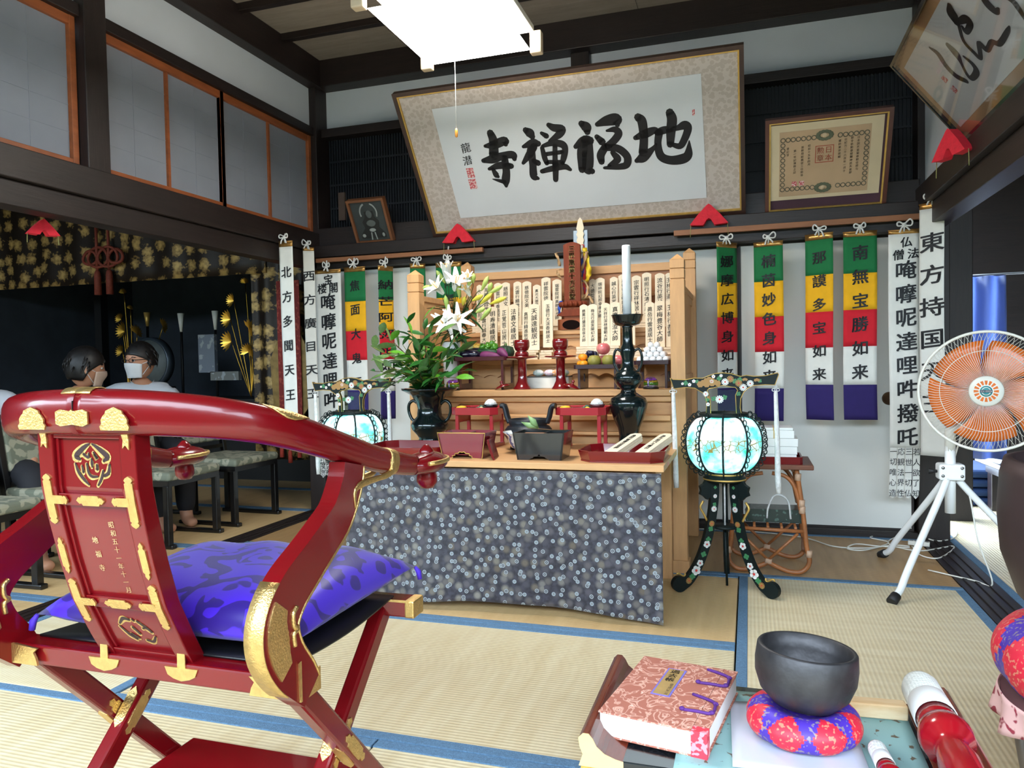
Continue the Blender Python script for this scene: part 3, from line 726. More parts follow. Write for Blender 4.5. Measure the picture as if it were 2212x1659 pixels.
# ash bowl
t = thing('porcelain_bowl', 'blue and white porcelain bowl with a flared rim behind the black box', 'bowl', (-.945, 3.1, ZT))
porc = pm('sometsuke_porcelain', (222, 224, 220), .15, kind='spots', scale=34, col2=(58, 82, 150), bw=.56, coat=.5)
B().lathe([(.03, 0), (.032, .012), (.03, .016), (.05, .026), (.062, .05), (.068, .075), (.082, .088), (.086, .094), (.078, .094), (.062, .078), (.055, .055), (.03, .03), (0, .028)], 32).build('bowl_body', porc, t, world=False)
B().lathe([(.031, 0), (.033, .002), (.033, .013), (.031, .015)], 32).build('foot_ring', pm('celadon_foot', (126, 140, 128), .3), t, world=False)
# iron burner with two upright handles
t = thing('iron_burner', 'black iron incense burner with two tall outward-curled handles', 'incense burner', (-.957, 3.235, ZT))
B().lathe([(.0, .02), (.06, .02), (.09, .035), (.108, .065), (.108, .09), (.095, .106), (.085, .11), (.088, .116), (.09, .138), (.084, .138), (.08, .112), (.06, .1), (0, .098)], 36).build('burner_body', iron, t, world=False)
for k in range(3):
    a = 2*PI*k/3+PI/2; B().tube([(.07*math.cos(a), .07*math.sin(a), .03), (.078*math.cos(a), .078*math.sin(a), .002)], [.014, .01], 8).build('leg', iron, t, world=False)
for s in (-1, 1):
    P = spline([(s*.088, 0, .12), (s*.1, 0, .15), (s*.108, 0, .185), (s*.116, 0, .197), (s*.13, 0, .198)], 5)
    B().tube(P, [.012]*len(P), 8, flat=2, up=(0, 1, 0)).build('handle', iron, t, world=False)
# sprig lying on the black box
t = thing('leaf_sprig', 'small green leafed sprig lying across the black incense box', 'sprig', (-.80, 2.93, ZT+.112))
B().tube([(.09, .02, .004), (.03, .0, .006), (-.02, -.02, .012)], .0016, 6).build('stem', pm('sprig_stem', (120, 84, 48), .7), t, world=False)
lg = pm('young_leaf', (136, 170, 112), .5, var=.08, scale=30)
for d in ((-.075, -.01, .03), (-.045, -.015, .058)):
    p0 = V((-.015, -.018, .01)); d = V(d); w = V((.014, 0, .016))
    B().add([p0, p0+d*.5+w*.7, p0+d, p0+d*.5-w*.7, p0+d*.5+V((0, -.006, 0))], [(0, 1, 4), (1, 2, 4), (2, 3, 4), (3, 0, 4)], 0, True).build('leaf', lg, t, world=False, solid=.0008)

# ---------------------------------------------------------------- the two meal trays on legs
def meal_tray(x, y, label, dark_ware):
    t = thing('meal_tray_table', label, 'tray table', (x, y, ZT))
    H = .155; hx, hy, c = .115, .10, .03
    o = octa(hx, hy, c); i = octa(hx-.006, hy-.006, c-.002)
    B().ring_prism(o, i, H, H+.034, 'z').build('tray_rim', crimson, t, world=False, bevel=.0015)
    B().prism(octa(hx-.004, hy-.004, c), H+.002, H+.012, 'z').build('tray_bottom', crimson, t, world=False)
    for sx in (-1, 1):
        for sy in (-1, 1):
            B().box(sx*.085-.008, sx*.085+.008, sy*.075-.008, sy*.075+.008, 0, H+.002).build('leg', crimson, t, world=False, bevel=.001)
        B().prism([(-.067, .125), (-.06, .118), (.06, .118), (.067, .125), (.067, H+.002), (-.067, H+.002)], sx*.085-.005, sx*.085+.005, 'x').build('side_apron', crimson, t, world=False)
        B().box(sx*.085-.01, sx*.085+.01, -.085, .085, 0, .014).build('foot_rail', crimson, t, world=False)
    zt = ZT+H+.0125
    w = black_lac if dark_ware else maroon
    side = 'bronze vase' if dark_ware else 'candlestick'
    def bowl(nm, dx, dy, r, h, label, food=None, foot=.5, cat='bowl'):
        q = thing(nm, label, cat, (x+dx, y+dy, zt))
        B().lathe([(r*foot, 0), (r*foot, h*.12), (r*.72, h*.3), (r*.95, h*.75), (r, h), (r*.93, h), (r*.85, h*.7), (r*.5, h*.35), (0, h*.32)], 24).build('bowl_body', w, q, world=False)
        if food:
            B().lathe([(r*.9, h*.9), (r*.7, h*1.35), (r*.35, h*1.68), (0, h*1.75)] if food[1] == 'mound' else [(r*.8, h*.9), (r*.5, h*1.3), (0, h*1.4)], 18).build(food[2], food[0], q, world=False)
    rice = pm('rice', (240, 240, 238), .7, var=.04, scale=150, bump=.8, bscale=260)
    yel = pm('pickled_radish', (242, 198, 50), .4, var=.08, scale=20)
    bowl('rice_bowl', .068, -.035, .036, .034, 'lacquer bowl heaped with white rice on tray by the %s' % side, (rice, 'mound', 'rice'))
    bowl('pickle_dish', -.075, -.045, .036, .02, 'small raised dish of yellow pickles on tray by the %s' % side, (yel, 'flat', 'pickles'), .45, 'dish')
    bowl('soup_bowl', -.025, -.055, .027, .02, 'empty small soup bowl on tray by the %s' % side)
    q = thing('side_dish', 'low lacquer dish of simmered vegetables on tray by the %s' % side, 'dish', (x+.025, y-.045, zt))
    B().lathe([(.016, 0), (.018, .004), (.03, .008), (.03, .011), (.0, .009)], 20).build('dish_body', w, q, world=False)
    gv, ov, wv = pm('simmered_green', (58, 92, 72), .5), pm('simmered_orange', (232, 116, 40), .5), pm('simmered_taro', (208, 188, 140), .6)
    for k, (a, m) in enumerate(((0, gv), (1.3, gv if dark_ware else ov), (2.6, wv), (3.9, gv), (5, wv if dark_ware else yel))):
        B().ball((.016*math.cos(a), .016*math.sin(a), .016), (.011, .009, .009), 8, 6).build('vegetable', m, q, world=False)
    B().ball((0, 0, .022), (.012, .011, .01), 8, 6).build('vegetable', gv, q, world=False)
meal_tray(-1.222, 3.32, 'red lacquer meal tray on legs with black bowls, by the bronze vase', True)
meal_tray(-.718, 3.32, 'red lacquer meal tray on legs with maroon bowls, by the candlestick', False)

# ---------------------------------------------------------------- candlestick and candle
cs = thing('candlestick', 'tall dark bronze candlestick with side handles on the offering table', 'candlestick', (-.52, 3.36, ZT))
B().lathe([(0, 0), (.062, 0), (.064, .01), (.05, .02), (.046, .03), (.044, .06), (.05, .09), (.068, .13), (.08, .17), (.086, .2), (.078, .225), (.05, .24), (.035, .25), (.033, .265), (.045, .275), (.06, .295), (.066, .315), (.06, .335),
           (.04, .35), (.028, .365), (.026, .40), (.034, .43), (.032, .45), (.024, .47), (.022, .54), (.03, .555)], 36).build('stem', bronze, cs, world=False)
for s in (-1, 1):
    P = spline([(s*.028, 0, .435), (s*.05, 0, .445), (s*.062, 0, .42), (s*.062, 0, .38), (s*.05, 0, .355), (s*.045, 0, .345)], 5)
    B().tube(P, .006, 8).build('handle', bronze, cs, world=False)
B().lathe([(.03, .548), (.055, .556), (.062, .57), (.07, .595), (.073, .6), (.067, .6), (.058, .572), (.05, .562), (0, .56)], 36).build('drip_pan', bronze, cs, world=False)
cn = thing('candle', 'thick white candle standing unlit in the bronze candlestick', 'candle', (-.52, 3.36, ZT+.562))
wax = pm('candle_wax', (240, 244, 248), .35, var=.02, scale=5, sss=.2)
B().lathe([(0, 0), (.0195, 0), (.0195, .345), (.017, .35), (.004, .348), (0, .346)], 24).build('candle_body', wax, cn, world=False)
B().tube([(0, 0, .345), (.001, 0, .36)], .0015, 6).build('wick', ink, cn, world=False)

# ---------------------------------------------------------------- bronze vase with evergreen branches
VX, VY = -1.5, 3.36
vs = thing('bronze_vase', 'dark bronze vase with wide flat mouth and two ring handles', 'vase', (VX, VY, ZT))
B().lathe([(0, 0), (.06, 0), (.062, .02), (.052, .03), (.066, .05), (.088, .075), (.094, .095), (.085, .115), (.062, .14), (.058, .18), (.066, .21), (.09, .245), (.12, .262), (.135, .268), (.137, .278), (.125, .276), (.08, .255), (.05, .22), (.045, .16), (0, .15)], 40).build('vase_body', bronze, vs, world=False)
for s in (-1, 1):
    P = spline([(s*.06, 0, .2), (s*.085, 0, .215), (s*.108, 0, .2), (s*.112, 0, .165), (s*.1, 0, .13), (s*.085, 0, .115)], 5)
    B().tube(P, [.009]+[.008]*(len(P)-2)+[.009], 8).build('handle', bronze, vs, world=False)
leaf_a = pm('evergreen_leaf', (44, 104, 42), .28, var=.22, scale=8, spec=.6)
leaf_b = pm('evergreen_leaf_light', (104, 138, 76), .4, var=.18, scale=9)
leaf_c = pm('evergreen_leaf_bright', (92, 160, 40), .35, var=.15, scale=9)
stem_g = pm('green_stem', (150, 150, 60), .6, var=.2, scale=20)
stem_b = pm('woody_stem', (110, 82, 52), .7, var=.2, scale=30)
def leaf_mesh(name, m, w=.3, fold=.1, droop=.15, n=5):
    vs = []; fs = []
    for i in range(n+1):
        t = i/n; h = w/2*math.sin(PI*min(t*.95+.03, 1))**.8; z = -droop*t*t
        vs += [(t, -h, z+fold*h), (t, 0, z-.02), (t, h, z+fold*h)]
    for i in range(n):
        a = 3*i; fs += [(a, a+3, a+4, a+1), (a+1, a+4, a+5, a+2)]
    return B().add(vs, fs, 0, True).mesh(name, m)
LM = [leaf_mesh('leaf', leaf_a, .42), leaf_mesh('leaf', leaf_b, .42), leaf_mesh('leaf', leaf_c, .42, .15, .25), leaf_mesh('leaf', leaf_a, .3, .2, .3)]
def put_leaf(me, parent, p, d, L, roll):
    d = V(d).normalized(); q = d.to_track_quat('X', 'Z')
    o = bpy.data.objects.new('leaf', me); COL.objects.link(o); o.parent = parent
    o.rotation_mode = 'QUATERNION'; o.rotation_quaternion = q @ MX.Rotation(roll, 3, 'X').to_quaternion(); o.location = p; o.scale = (L, L, L)
def bouquet():
    base = V((VX, VY, ZT+.25)); rnd = random.Random(3)
    t = thing('evergreen_branches', 'bunch of glossy evergreen branches fanning out of the bronze vase', 'branches', tuple(base))
    tips = [(806, 750, 3.05), (800, 800, 3.0), (822, 720, 3.15), (846, 735, 3.05), (880, 698, 3.2), (915, 690, 3.25), (950, 718, 3.1), (870, 745, 3.0), (905, 745, 2.98), (935, 760, 2.98),
            (965, 770, 3.05), (990, 760, 3.12), (1005, 800, 3.08), (985, 815, 3.0), (830, 790, 2.98), (865, 805, 2.95), (905, 800, 2.93), (945, 815, 2.95), (820, 825, 3.0), (960, 735, 3.25), (985, 735, 3.2), (930, 705, 3.25), (900, 770, 3.25), (850, 770, 3.25), (880, 790, 3.3)]
    for px, py, Y in tips:
        tip = at(px, py, Y)-base; mid = tip*.5+V((tip.x*-.12, 0, .03)); P = spline([V((tip.x*.05, tip.y*.05, -.06)), V((tip.x*.12, tip.y*.12, .03)), mid, tip], 6)
        br = B().tube(P, [.003-.0018*i/len(P) for i in range(len(P))], 6).build('branch', stem_g if rnd.random() < .5 else stem_b, t, world=False)
        light = px < 850
        for k in range(11):
            u = 1-.075*k*(.8+.4*rnd.random()); u = max(.32, u); p = P[min(len(P)-1, int(u*(len(P)-1)))]
            d = (tip-mid).normalized()
            if k < 5:
                a = 2*PI*k/5+rnd.random(); side = V((math.cos(a), math.sin(a)*.7, math.sin(a*1.3)*.6)); dd = d*.75+side*.8
            else:
                a = rnd.random()*2*PI; dd = V((math.cos(a), math.sin(a)-.3, .25+.5*rnd.random()))+d*.4
            me = LM[1] if (light and rnd.random() < .75) else LM[rnd.choice((0, 0, 0, 3, 3, 2, 1))]
            put_leaf(me, br, p, dd, .062+.042*rnd.random(), rnd.uniform(-.8, .8))
bouquet()
# ================================================================ OFFERINGS ON THE ALTAR SHELF (z .86)
ZS = .8605
def side_tray(x0, x1, y0, y1, h, label, m, rim=.016, oval=False):
    t = thing('footed_tray', label, 'tray', ((x0+x1)/2, (y0+y1)/2, ZS)); w, d = (x1-x0)/2, (y1-y0)/2
    B().ring_prism(octa(w, d, .012), octa(w-.006, d-.006, .01), h-rim, h+.004, 'z').build('tray_rim', m, t, world=False, bevel=.001)
    B().prism(octa(w-.004, d-.004, .011), h-rim, h-rim+.008, 'z').build('tray_bottom', m, t, world=False)
    for s in (-1, 1):
        xx = s*(w-.025); o = [(-d+.012, 0), (d-.012, 0), (d-.012, h-rim), (-d+.012, h-rim)]
        if oval: i = [(.022*u, .055+.028*v) for u, v in ((-.7, -.7), (.7, -.7), (.7, .7), (-.7, .7))]
        else: i = [(-d+.04, .03), (d-.04, .03), (d-.04, h-rim-.035), (-d+.04, h-rim-.035)]
        B().ring_prism(o, i, xx-.006, xx+.006, 'x').build('leg_panel', m, t, world=False, bevel=.001)
    return t
side_tray(-1.452, -1.165, 3.56, 3.77, .165, 'maroon footed tray carrying a pile of vegetables', maroon)
side_tray(-.812, -.585, 3.53, 3.75, .115, 'dark brown footed tray carrying fruit beside the candlestick', pm('brown_lacquer', (58, 34, 40), .3, coat=.3, scale=4), oval=True)
side_tray(-.53, -.352, 3.6, 3.77, .13, 'dark footed tray carrying white dumplings by the altar post', pm('brown_lacquer', (58, 34, 40), .3, coat=.3, scale=4))
# vegetables
ZV = ZS+.165-.007
def veg(name, label, cat, p, d, prof, m, group=None, cap=None, n=16, bend=0):
    """long vegetable: profile of (radius, along) swept from p in direction d"""
    t = thing(name, label, cat, p, 0, group); q = V(d).normalized().to_track_quat('Z', 'X'); R = q.to_matrix()
    b = B().lathe(prof, n); L = prof[-1][1]
    b.v = [(x, y+bend*math.sin(PI*max(0, min(1, z/L))), z) for x, y, z in b.v]
    b.v = [tuple(R @ V(v)) for v in b.v]; b.build('flesh', m, t, world=False)
    if cap:
        c = B().lathe(cap[1], 10); c.v = [tuple(R @ V(v)) for v in c.v]; c.build(cap[0], cap[2], t, world=False)
    return t
def pod(r, L, a=.5): return [(0, 0)]+[(r*math.sin(PI*(k/10)**a)**.6, L*k/10) for k in range(1, 10)]+[(0, L)]
eggp = pm('aubergine_skin', (24, 18, 40), .12, var=.1, scale=6, coat=.8); cuc = pm('cucumber_skin', (38, 92, 44), .3, var=.3, scale=18, stretch=(4, 4, .6)); yam = pm('sweet_potato_skin', (132, 52, 104), .55, var=.22, scale=30)
corn_m = pm('corn_kernels', (240, 192, 72), .35, kind='voronoi', scale=120, col2=(200, 140, 40), bw=.5); gpep = pm('green_pepper_skin', (86, 150, 40), .2, var=.2, scale=14, coat=.5); pump = pm('pumpkin_skin', (46, 76, 54), .5, var=.3, scale=12)
stem_v = pm('vegetable_stem', (104, 130, 70), .6)
veg('sweet_potato', 'long purple sweet potato lying at the front of maroon tray', 'sweet potato', (-1.318, 3.595, ZV+.02), (1, -.1, -.06), pod(.022, .125, .6), yam)
veg('sweet_potato', 'short purple sweet potato leaning against the pumpkin', 'sweet potato', (-1.215, 3.595, ZV+.045), (.6, -.3, -.35), pod(.021, .075, .6), yam)
veg('cucumber', 'dark green cucumber lying under the sweet potato', 'cucumber', (-1.365, 3.62, ZV+.016), (1, 0, 0), pod(.016, .15, 1), cuc, bend=.01)
veg('cucumber', 'dark green cucumber lying on top of the aubergines', 'cucumber', (-1.36, 3.63, ZV+.045), (1, .1, -.1), pod(.015, .16, 1), cuc, bend=.012)
for k, (x, y, a) in enumerate(((-1.44, 3.59, .1), (-1.435, 3.64, .0))):
    veg('aubergine', 'glossy purple-black aubergine at the lily end of maroon tray, %s' % ('in front' if k == 0 else 'behind'), 'aubergine', (x, y, ZV+.024+.012*k), (1, a, 0), pod(.024, .13, 1.5), eggp, cap=('calyx', [(.004, -.02), (.006, -.002), (.018, .012), (.02, .02)], pump))
veg('corn_cob', 'yellow corn cob lying across the top of vegetables', 'corn', (-1.42, 3.66, ZV+.075), (1, .05, -.2), pod(.021, .15, .7), corn_m, cap=('husk', [(.004, -.02), (.017, .0), (.023, .03), (.023, .05)], pm('corn_husk', (196, 200, 130), .7)))
t = thing('pumpkin', 'dark green pumpkin at the cup end of maroon tray', 'pumpkin', (-1.205, 3.68, ZV))
b = B().lathe([(0, 0), (.03, .002), (.044, .018), (.048, .035), (.04, .058), (.02, .066), (0, .062)], 40)
b.v = [(x*(1+.05*math.cos(10*math.atan2(y, x))), y*(1+.05*math.cos(10*math.atan2(y, x))), z) for x, y, z in b.v]; b.build('flesh', pump, t, world=False)
B().tube([(0, 0, .06), (.004, 0, .08)], [.008, .006], 8).build('stalk', stem_v, t, world=False)
for k, (dx, dz) in enumerate(((-1.32, .06), (-1.295, .068), (-1.275, .05), (-1.255, .062), (-1.3, .045), (-1.28, .075))):
    t = thing('green_pepper', 'bright green pepper heaped in the middle of maroon tray', 'pepper', (dx, 3.655+.01*(k % 3), ZV+dz), 0, 'green peppers on the vegetable tray')
    q = B().lathe([(0, -.02), (.011, -.016), (.016, 0), (.017, .012), (.01, .02), (0, .017)], 14); q.v = [(x*(1+.15*math.cos(3*math.atan2(y, x))), y*(1+.15*math.cos(3*math.atan2(y, x))), z) for x, y, z in q.v]
    R = RX(random.uniform(-1.2, 1.2)) @ RY(random.uniform(-1.2, 1.2)); q.v = [tuple(R @ V(v)) for v in q.v]; q.build('flesh', gpep, t, world=False)
    c = B().tube([(0, 0, .016), (.002, 0, .032)], [.003, .0025], 6); c.v = [tuple(R @ V(v)) for v in c.v]; c.build('stalk', stem_v, t, world=False)
# fruit
ZF = ZS+.115-.0075
def fruit(name, label, cat, x, y, z, r, m, sq=.9, dim=.25, group=None):
    t = thing(name, label, cat, (x, y, z), 0, group); prof = []
    for k in range(13):
        a = PI*k/12; rr = r*math.sin(a); zz = r*sq*(1-math.cos(a))
        if k > 9: zz -= dim*r*((k-9)/3)**2*.8
        prof.append((rr, zz))
    B().lathe(prof, 22).build('flesh', m, t, world=False)
    B().tube([(0, 0, prof[-1][1]-.002), (.002, 0, prof[-1][1]+.008)], .0013, 5).build('stalk', stem_b, t, world=False)
app = pm('apple_skin', (196, 84, 92), .3, col2=(222, 150, 140), scale=24, stretch=(1, 1, .3), coat=.3); pear = pm('pear_skin', (152, 142, 62), .55, var=.12, scale=70); mik = pm('mandarin_skin', (250, 152, 24), .4, var=.06, scale=60, bump=.2, bscale=250)
grap = pm('grape_skin', (34, 36, 66), .3, var=.25, scale=40)
fruit('pear', 'olive brown pear on the fruit tray nearer the mandarins', 'pear', -.716, 3.575, ZF, .0335, pear)
fruit('pear', 'olive brown pear on the fruit tray nearer the candlestick', 'pear', -.646, 3.575, ZF, .0335, pear)
fruit('apple', 'pink apple perched on top of the fruit', 'apple', -.68, 3.62, ZF+.058, .034, app)
fruit('apple', 'pink apple behind the two pears', 'apple', -.682, 3.65, ZF, .034, app)
fruit('apple', 'pink apple at the candlestick end of the fruit tray', 'apple', -.612, 3.64, ZF, .033, app)
fruit('mandarin', 'orange mandarin stacked on two other mandarins', 'mandarin', -.775, 3.585, ZF+.03, .023, mik, .8)
fruit('mandarin', 'orange mandarin at the front corner of the fruit tray', 'mandarin', -.767, 3.56, ZF, .0215, mik, .8)
fruit('mandarin', 'orange mandarin at the end of the fruit tray, partly hidden', 'mandarin', -.79, 3.605, ZF, .0205, mik, .8)
t = thing('grape_bunch', 'bunch of dark grapes in clear wrap behind the mandarins', 'grapes', (-.755, 3.68, ZF))
rg = random.Random(5)
for k in range(26):
    a, h = rg.random()*6.3, rg.random(); r = .042*(1-h*.5)
    B().ball((r*math.cos(a), r*.8*math.sin(a), .012+.06*h), .0125, 8, 6).build('grape', grap, t, world=False)
# dumplings: a little pyramid
ZD = ZS+.13-.0075; dm = pm('rice_dumpling', (236, 238, 240), .35, var=.04, scale=30)
rows = [[(i, j) for i in range(5) for j in range(4)], [(i+.5, j+.5) for i in range(4) for j in range(3)], [(i+1, j+1) for i in range(3) for j in range(2)], [(i+1.5, j+1) for i in range(2) for j in (0.5,)]]
dk = 0
for lv, ps in enumerate(rows):
    for i, j in ps:
        o = B().ball((0, 0, 0), .0158, 12, 8).build('rice_dumpling', dm); o.location = (-.504+.0315*i, 3.63+.0315*j, ZD+.0155+lv*.0235)
        tag(o, 'white rice dumpling in the pile on the dark footed tray', 'dumpling', 'rice dumplings in the pyramid'); dk += 1
# tall cups on stands and their lids
def stem_cup(x, y, label):
    t = thing('stem_cup', label, 'cup', (x, y, ZS))
    B().lathe([(0, 0), (.047, 0), (.047, .004), (.038, .016), (.026, .04), (.0225, .07), (.0225, .15), (.03, .155), (.079, .16), (.081, .166), (.075, .164), (.03, .161), (0, .161)], 32).build('stand', deep_red, t, world=False)
    c = B().lathe([(.026, .161), (.034, .168), (.036, .178), (.032, .188), (.024, .192), (.034, .2), (.04, .215), (.04, .238), (.0375, .25), (.034, .25), (.036, .236), (.03, .205), (0, .2)], 32).build('cup_body', deep_red, t, world=False)
stem_cup(-1.098, 3.62, 'red lacquer cup on a tall stand beside the vegetable tray')
stem_cup(-.897, 3.62, 'red lacquer cup on a tall stand beside the fruit tray')
def lid(x, y, rz, tilt, label):
    t = thing('cup_lid', label, 'lid', (x, y, ZS), rz); b = B().lathe([(.04, 0), (.041, .003), (.03, .01), (.012, .014), (.004, .018), (.007, .024), (.008, .03), (.004, .035), (0, .036)], 24)
    b.xf(MX.Translation((0, 0, .012)) @ MX.Rotation(tilt, 4, 'Y')); b.build('lid_body', deep_red, t, world=False)
lid(-1.175, 3.535, 0, -.3, 'red lacquer cup lid with knob lying by the cup near the vegetables'); lid(-.822, 3.53, 0, .32, 'red lacquer cup lid with knob lying by the cup near the fruit')
# white box with packets
t = thing('white_box', 'low white gift box between the two red cups', 'box', (-.985, 3.735, ZS))
B().box(-.11, .11, -.04, .04, 0, .06).build('box_body', white_plastic, t, world=False, bevel=.003)
B().box(-.112, .112, -.042, .042, .056, .062).build('box_rim', pm('grey_rim', (88, 88, 84), .5), t, world=False)
for k, (dx, c) in enumerate(((-.06, (200, 214, 206)), (0, (226, 196, 206)), (.04, (244, 170, 110)), (.075, (214, 222, 170)))):
    o = B().ball((0, 0, 0), (.03, .026, .018), 12, 8).build('sweet_packet', pm('packet_%d' % k, c, .3, kind='spots', scale=60, col2=(240, 240, 236), bw=.5)); o.location = (-.985+dx, 3.735, ZS+.079)
    tag(o, ['pale green', 'pale pink', 'orange', 'yellow-green'][k]+' wrapped sweet packet on the white gift box', 'packet')
# lotus sweets under clear domes
glass = pm('clear_plastic', (240, 240, 244), .05, trans=1, var=0, spec=.3)
def dome(x, y, label):
    t = thing('lotus_sweet', label, 'sweet', (x, y, ZS))
    B().lathe([(0, 0), (.036, 0), (.038, .006), (.034, .01), (0, .01)], 24).build('black_base', black_plain, t, world=False)
    for k, (c, n) in enumerate((((246, 226, 236), 'pink'), ((110, 190, 50), 'green'), ((240, 206, 60), 'yellow'), ((176, 84, 214), 'purple'))):
        q = B(); z = .012+.0085*k
        for i in range(8): a = PI*2*i/8+k*.3; q.ball((.017*math.cos(a), .017*math.sin(a), z+.004), (.01, .01, .0045), 8, 5)
        q.build('petal_ring', pm('sweet_'+n, c, .5), t, world=False)
    B().box(-.012, -.004, -.031, -.029, .012, .04).build('paper_label', pm('violet_label', (120, 90, 200), .6, kind='spots', scale=200, col2=(240, 240, 250), bw=.5), t, world=False)
    B().lathe([(.034, .01), (.0345, .028), (.03, .043), (.018, .053), (0, .056)], 24).build('clear_dome', glass, t, world=False)
dome(-1.437, 3.515, 'striped lotus sweet under a clear dome beside the white vase')
dome(-.562, 3.52, 'striped lotus sweet under a clear dome between fruit tray and candlestick')
dome(-.44, 3.53, 'striped lotus sweet under a clear dome between candlestick and altar post')
# white vase of lilies
LX, LY = -1.5, 3.66
t = thing('white_vase', 'tall plain white cylinder vase holding the lilies', 'vase', (LX, LY, ZS))
B().lathe([(0, 0), (.04, 0), (.042, .004), (.047, .2), (.05, .25), (.046, .25), (.042, .2), (.036, .01), (0, .01)], 28).build('vase_body', white_gloss, t, world=False)
lily_w = pm('lily_petal', (244, 246, 242), .5, var=.03, scale=8, sss=.1); bud_g = pm('lily_bud', (196, 208, 120), .5, col2=(150, 182, 86), scale=9); bud_y = pm('lily_bud_yellow', (226, 208, 70), .5, col2=(196, 190, 70), scale=9); sta = pm('lily_stamen', (214, 168, 60), .6)
lgreen = pm('lily_leaf', (52, 100, 46), .4, var=.2, scale=8)
LLM = leaf_mesh('leaf', lgreen, .2, .15, .3, 6)
def lilies():
    base = V((LX, LY, ZS+.2)); rnd = random.Random(11)
    t = thing('lily_bouquet', 'bouquet of open white lilies and long green buds', 'flowers', tuple(base))
    def flower(par, p, d, L, open_):
        q = V(d).normalized().to_track_quat('Z', 'X').to_matrix(); b = B()
        for k in range(6):
            a = 2*PI*k/6; w0 = .3 if k % 2 else .38; vs = []
            for i in range(7):
                s = i/6; r = .06+.16*s+open_*max(0, s-.45)**1.6*2.2; z = s*1.0-open_*max(0, s-.7)*.9; w = w0*math.sin(PI*min(.93, .15+.75*s))*.75
                for j in (-1, 0, 1):
                    rr = r-.03*abs(j); vs.append(q @ (V((rr*math.cos(a)-j*w*math.sin(a)*.6, rr*math.sin(a)+j*w*math.cos(a)*.6, z))*L))
            b.add(vs, [(3*i+j, 3*i+j+1, 3*i+4+j, 3*i+3+j) for i in range(6) for j in (0, 1)], 0, True)
        for k in range(5):
            a = k*1.25; b.tube([q @ V((0, 0, .3*L)), q @ (V((.1*math.cos(a), .1*math.sin(a), .85))*L)], .0012, 5, 1)
            b.ball(q @ (V((.1*math.cos(a), .1*math.sin(a), .87))*L), .0028, 6, 4, 1)
        b.v = [tuple(V(v)+p) for v in b.v]; b.build('lily_flower', [lily_w, sta], par, world=False)
    def bud(par, p, d, L, m):
        q = V(d).normalized().to_track_quat('Z', 'X').to_matrix(); b = B().lathe([(.003, 0), (.006, .1*L), (.0115, .45*L), (.0125, .62*L), (.009, .85*L), (.0, L)], 10)
        b.v = [tuple(q @ V(v)+p) for v in b.v]; b.build('lily_bud', m, par, world=False)
    def w(px, py, Y=3.55): return at(px, py, Y)-base
    # each stem: its top, then flowers (pixel of base, pixel of tip, openness) and buds
    stems = [((965, 640), [((968, 612), (962, 570), .18), ((958, 635), (936, 612), .55)], [((962, 612), (944, 586), bud_g), ((935, 618), (916, 622), bud_g)]),
             ((985, 632), [((982, 628), (988, 596), .5)], [((993, 645), (990, 616), bud_g), ((968, 675), (962, 640), bud_g)]),
             ((1018, 640), [((1015, 640), (1006, 622), .4), ((1012, 612), (1010, 598), .3)], [((1022, 612), (1023, 592), bud_g), ((1012, 622), (1016, 606), bud_g), ((1040, 628), (1054, 598), bud_g), ((1000, 660), (1003, 645), bud_y)]),
             ((1035, 655), [], [((1020, 650), (1042, 638), bud_y), ((1037, 657), (1062, 635), bud_y), ((1058, 657), (1092, 643), bud_y), ((1055, 635), (1084, 618), bud_g), ((1038, 692), (1060, 666), bud_g), ((1028, 675), (1046, 666), bud_g), ((1055, 630), (1061, 613), bud_g)]),
             ((975, 700), [((985, 700), (992, 684), .9), ((965, 712), (952, 688), .9), ((958, 706), (975, 696), .8)], [])]
    for (tx, ty), fl_, bd in stems:
        tip = w(tx, ty); P = spline([V((0, 0, -.15)), V((tip.x*.3, tip.y*.3, tip.z*.4)), tip], 6)
        st = B().tube(P, [.004-.0015*i/len(P) for i in range(len(P))], 7).build('lily_stem', lgreen, t, world=False)
        for (a, c, op) in fl_:
            Yf = 3.5; p0 = w(*a, Yf); p1 = w(*c, Yf-.03 if op < .5 else Yf-.06); flower(st, p0, p1-p0, max(.07, (p1-p0).length*1.15), op)
            st2 = B().tube(spline([P[len(P)*2//3], p0-(p1-p0).normalized()*.02, p0], 5), .002, 6).build('flower_stalk', lgreen, st, world=False)
        for (a, c, m) in bd:
            p0 = w(*a, 3.5); p1 = w(*c, 3.48); bud(st, p0, p1-p0, max(.055, (p1-p0).length*1.08), m)
            B().tube(spline([P[len(P)*2//3], (p0+P[-1])/2, p0], 5), .0018, 6).build('flower_stalk', lgreen, st, world=False)
        for k in range(11):
            p = P[int((.25+.7*k/11)*(len(P)-1))]; a = k*2.4; put_leaf(LLM, st, p, (math.cos(a), math.sin(a)*.6-.25, .5-.5*(k % 3)), .09+.04*rnd.random(), rnd.uniform(-.5, .5))
lilies()
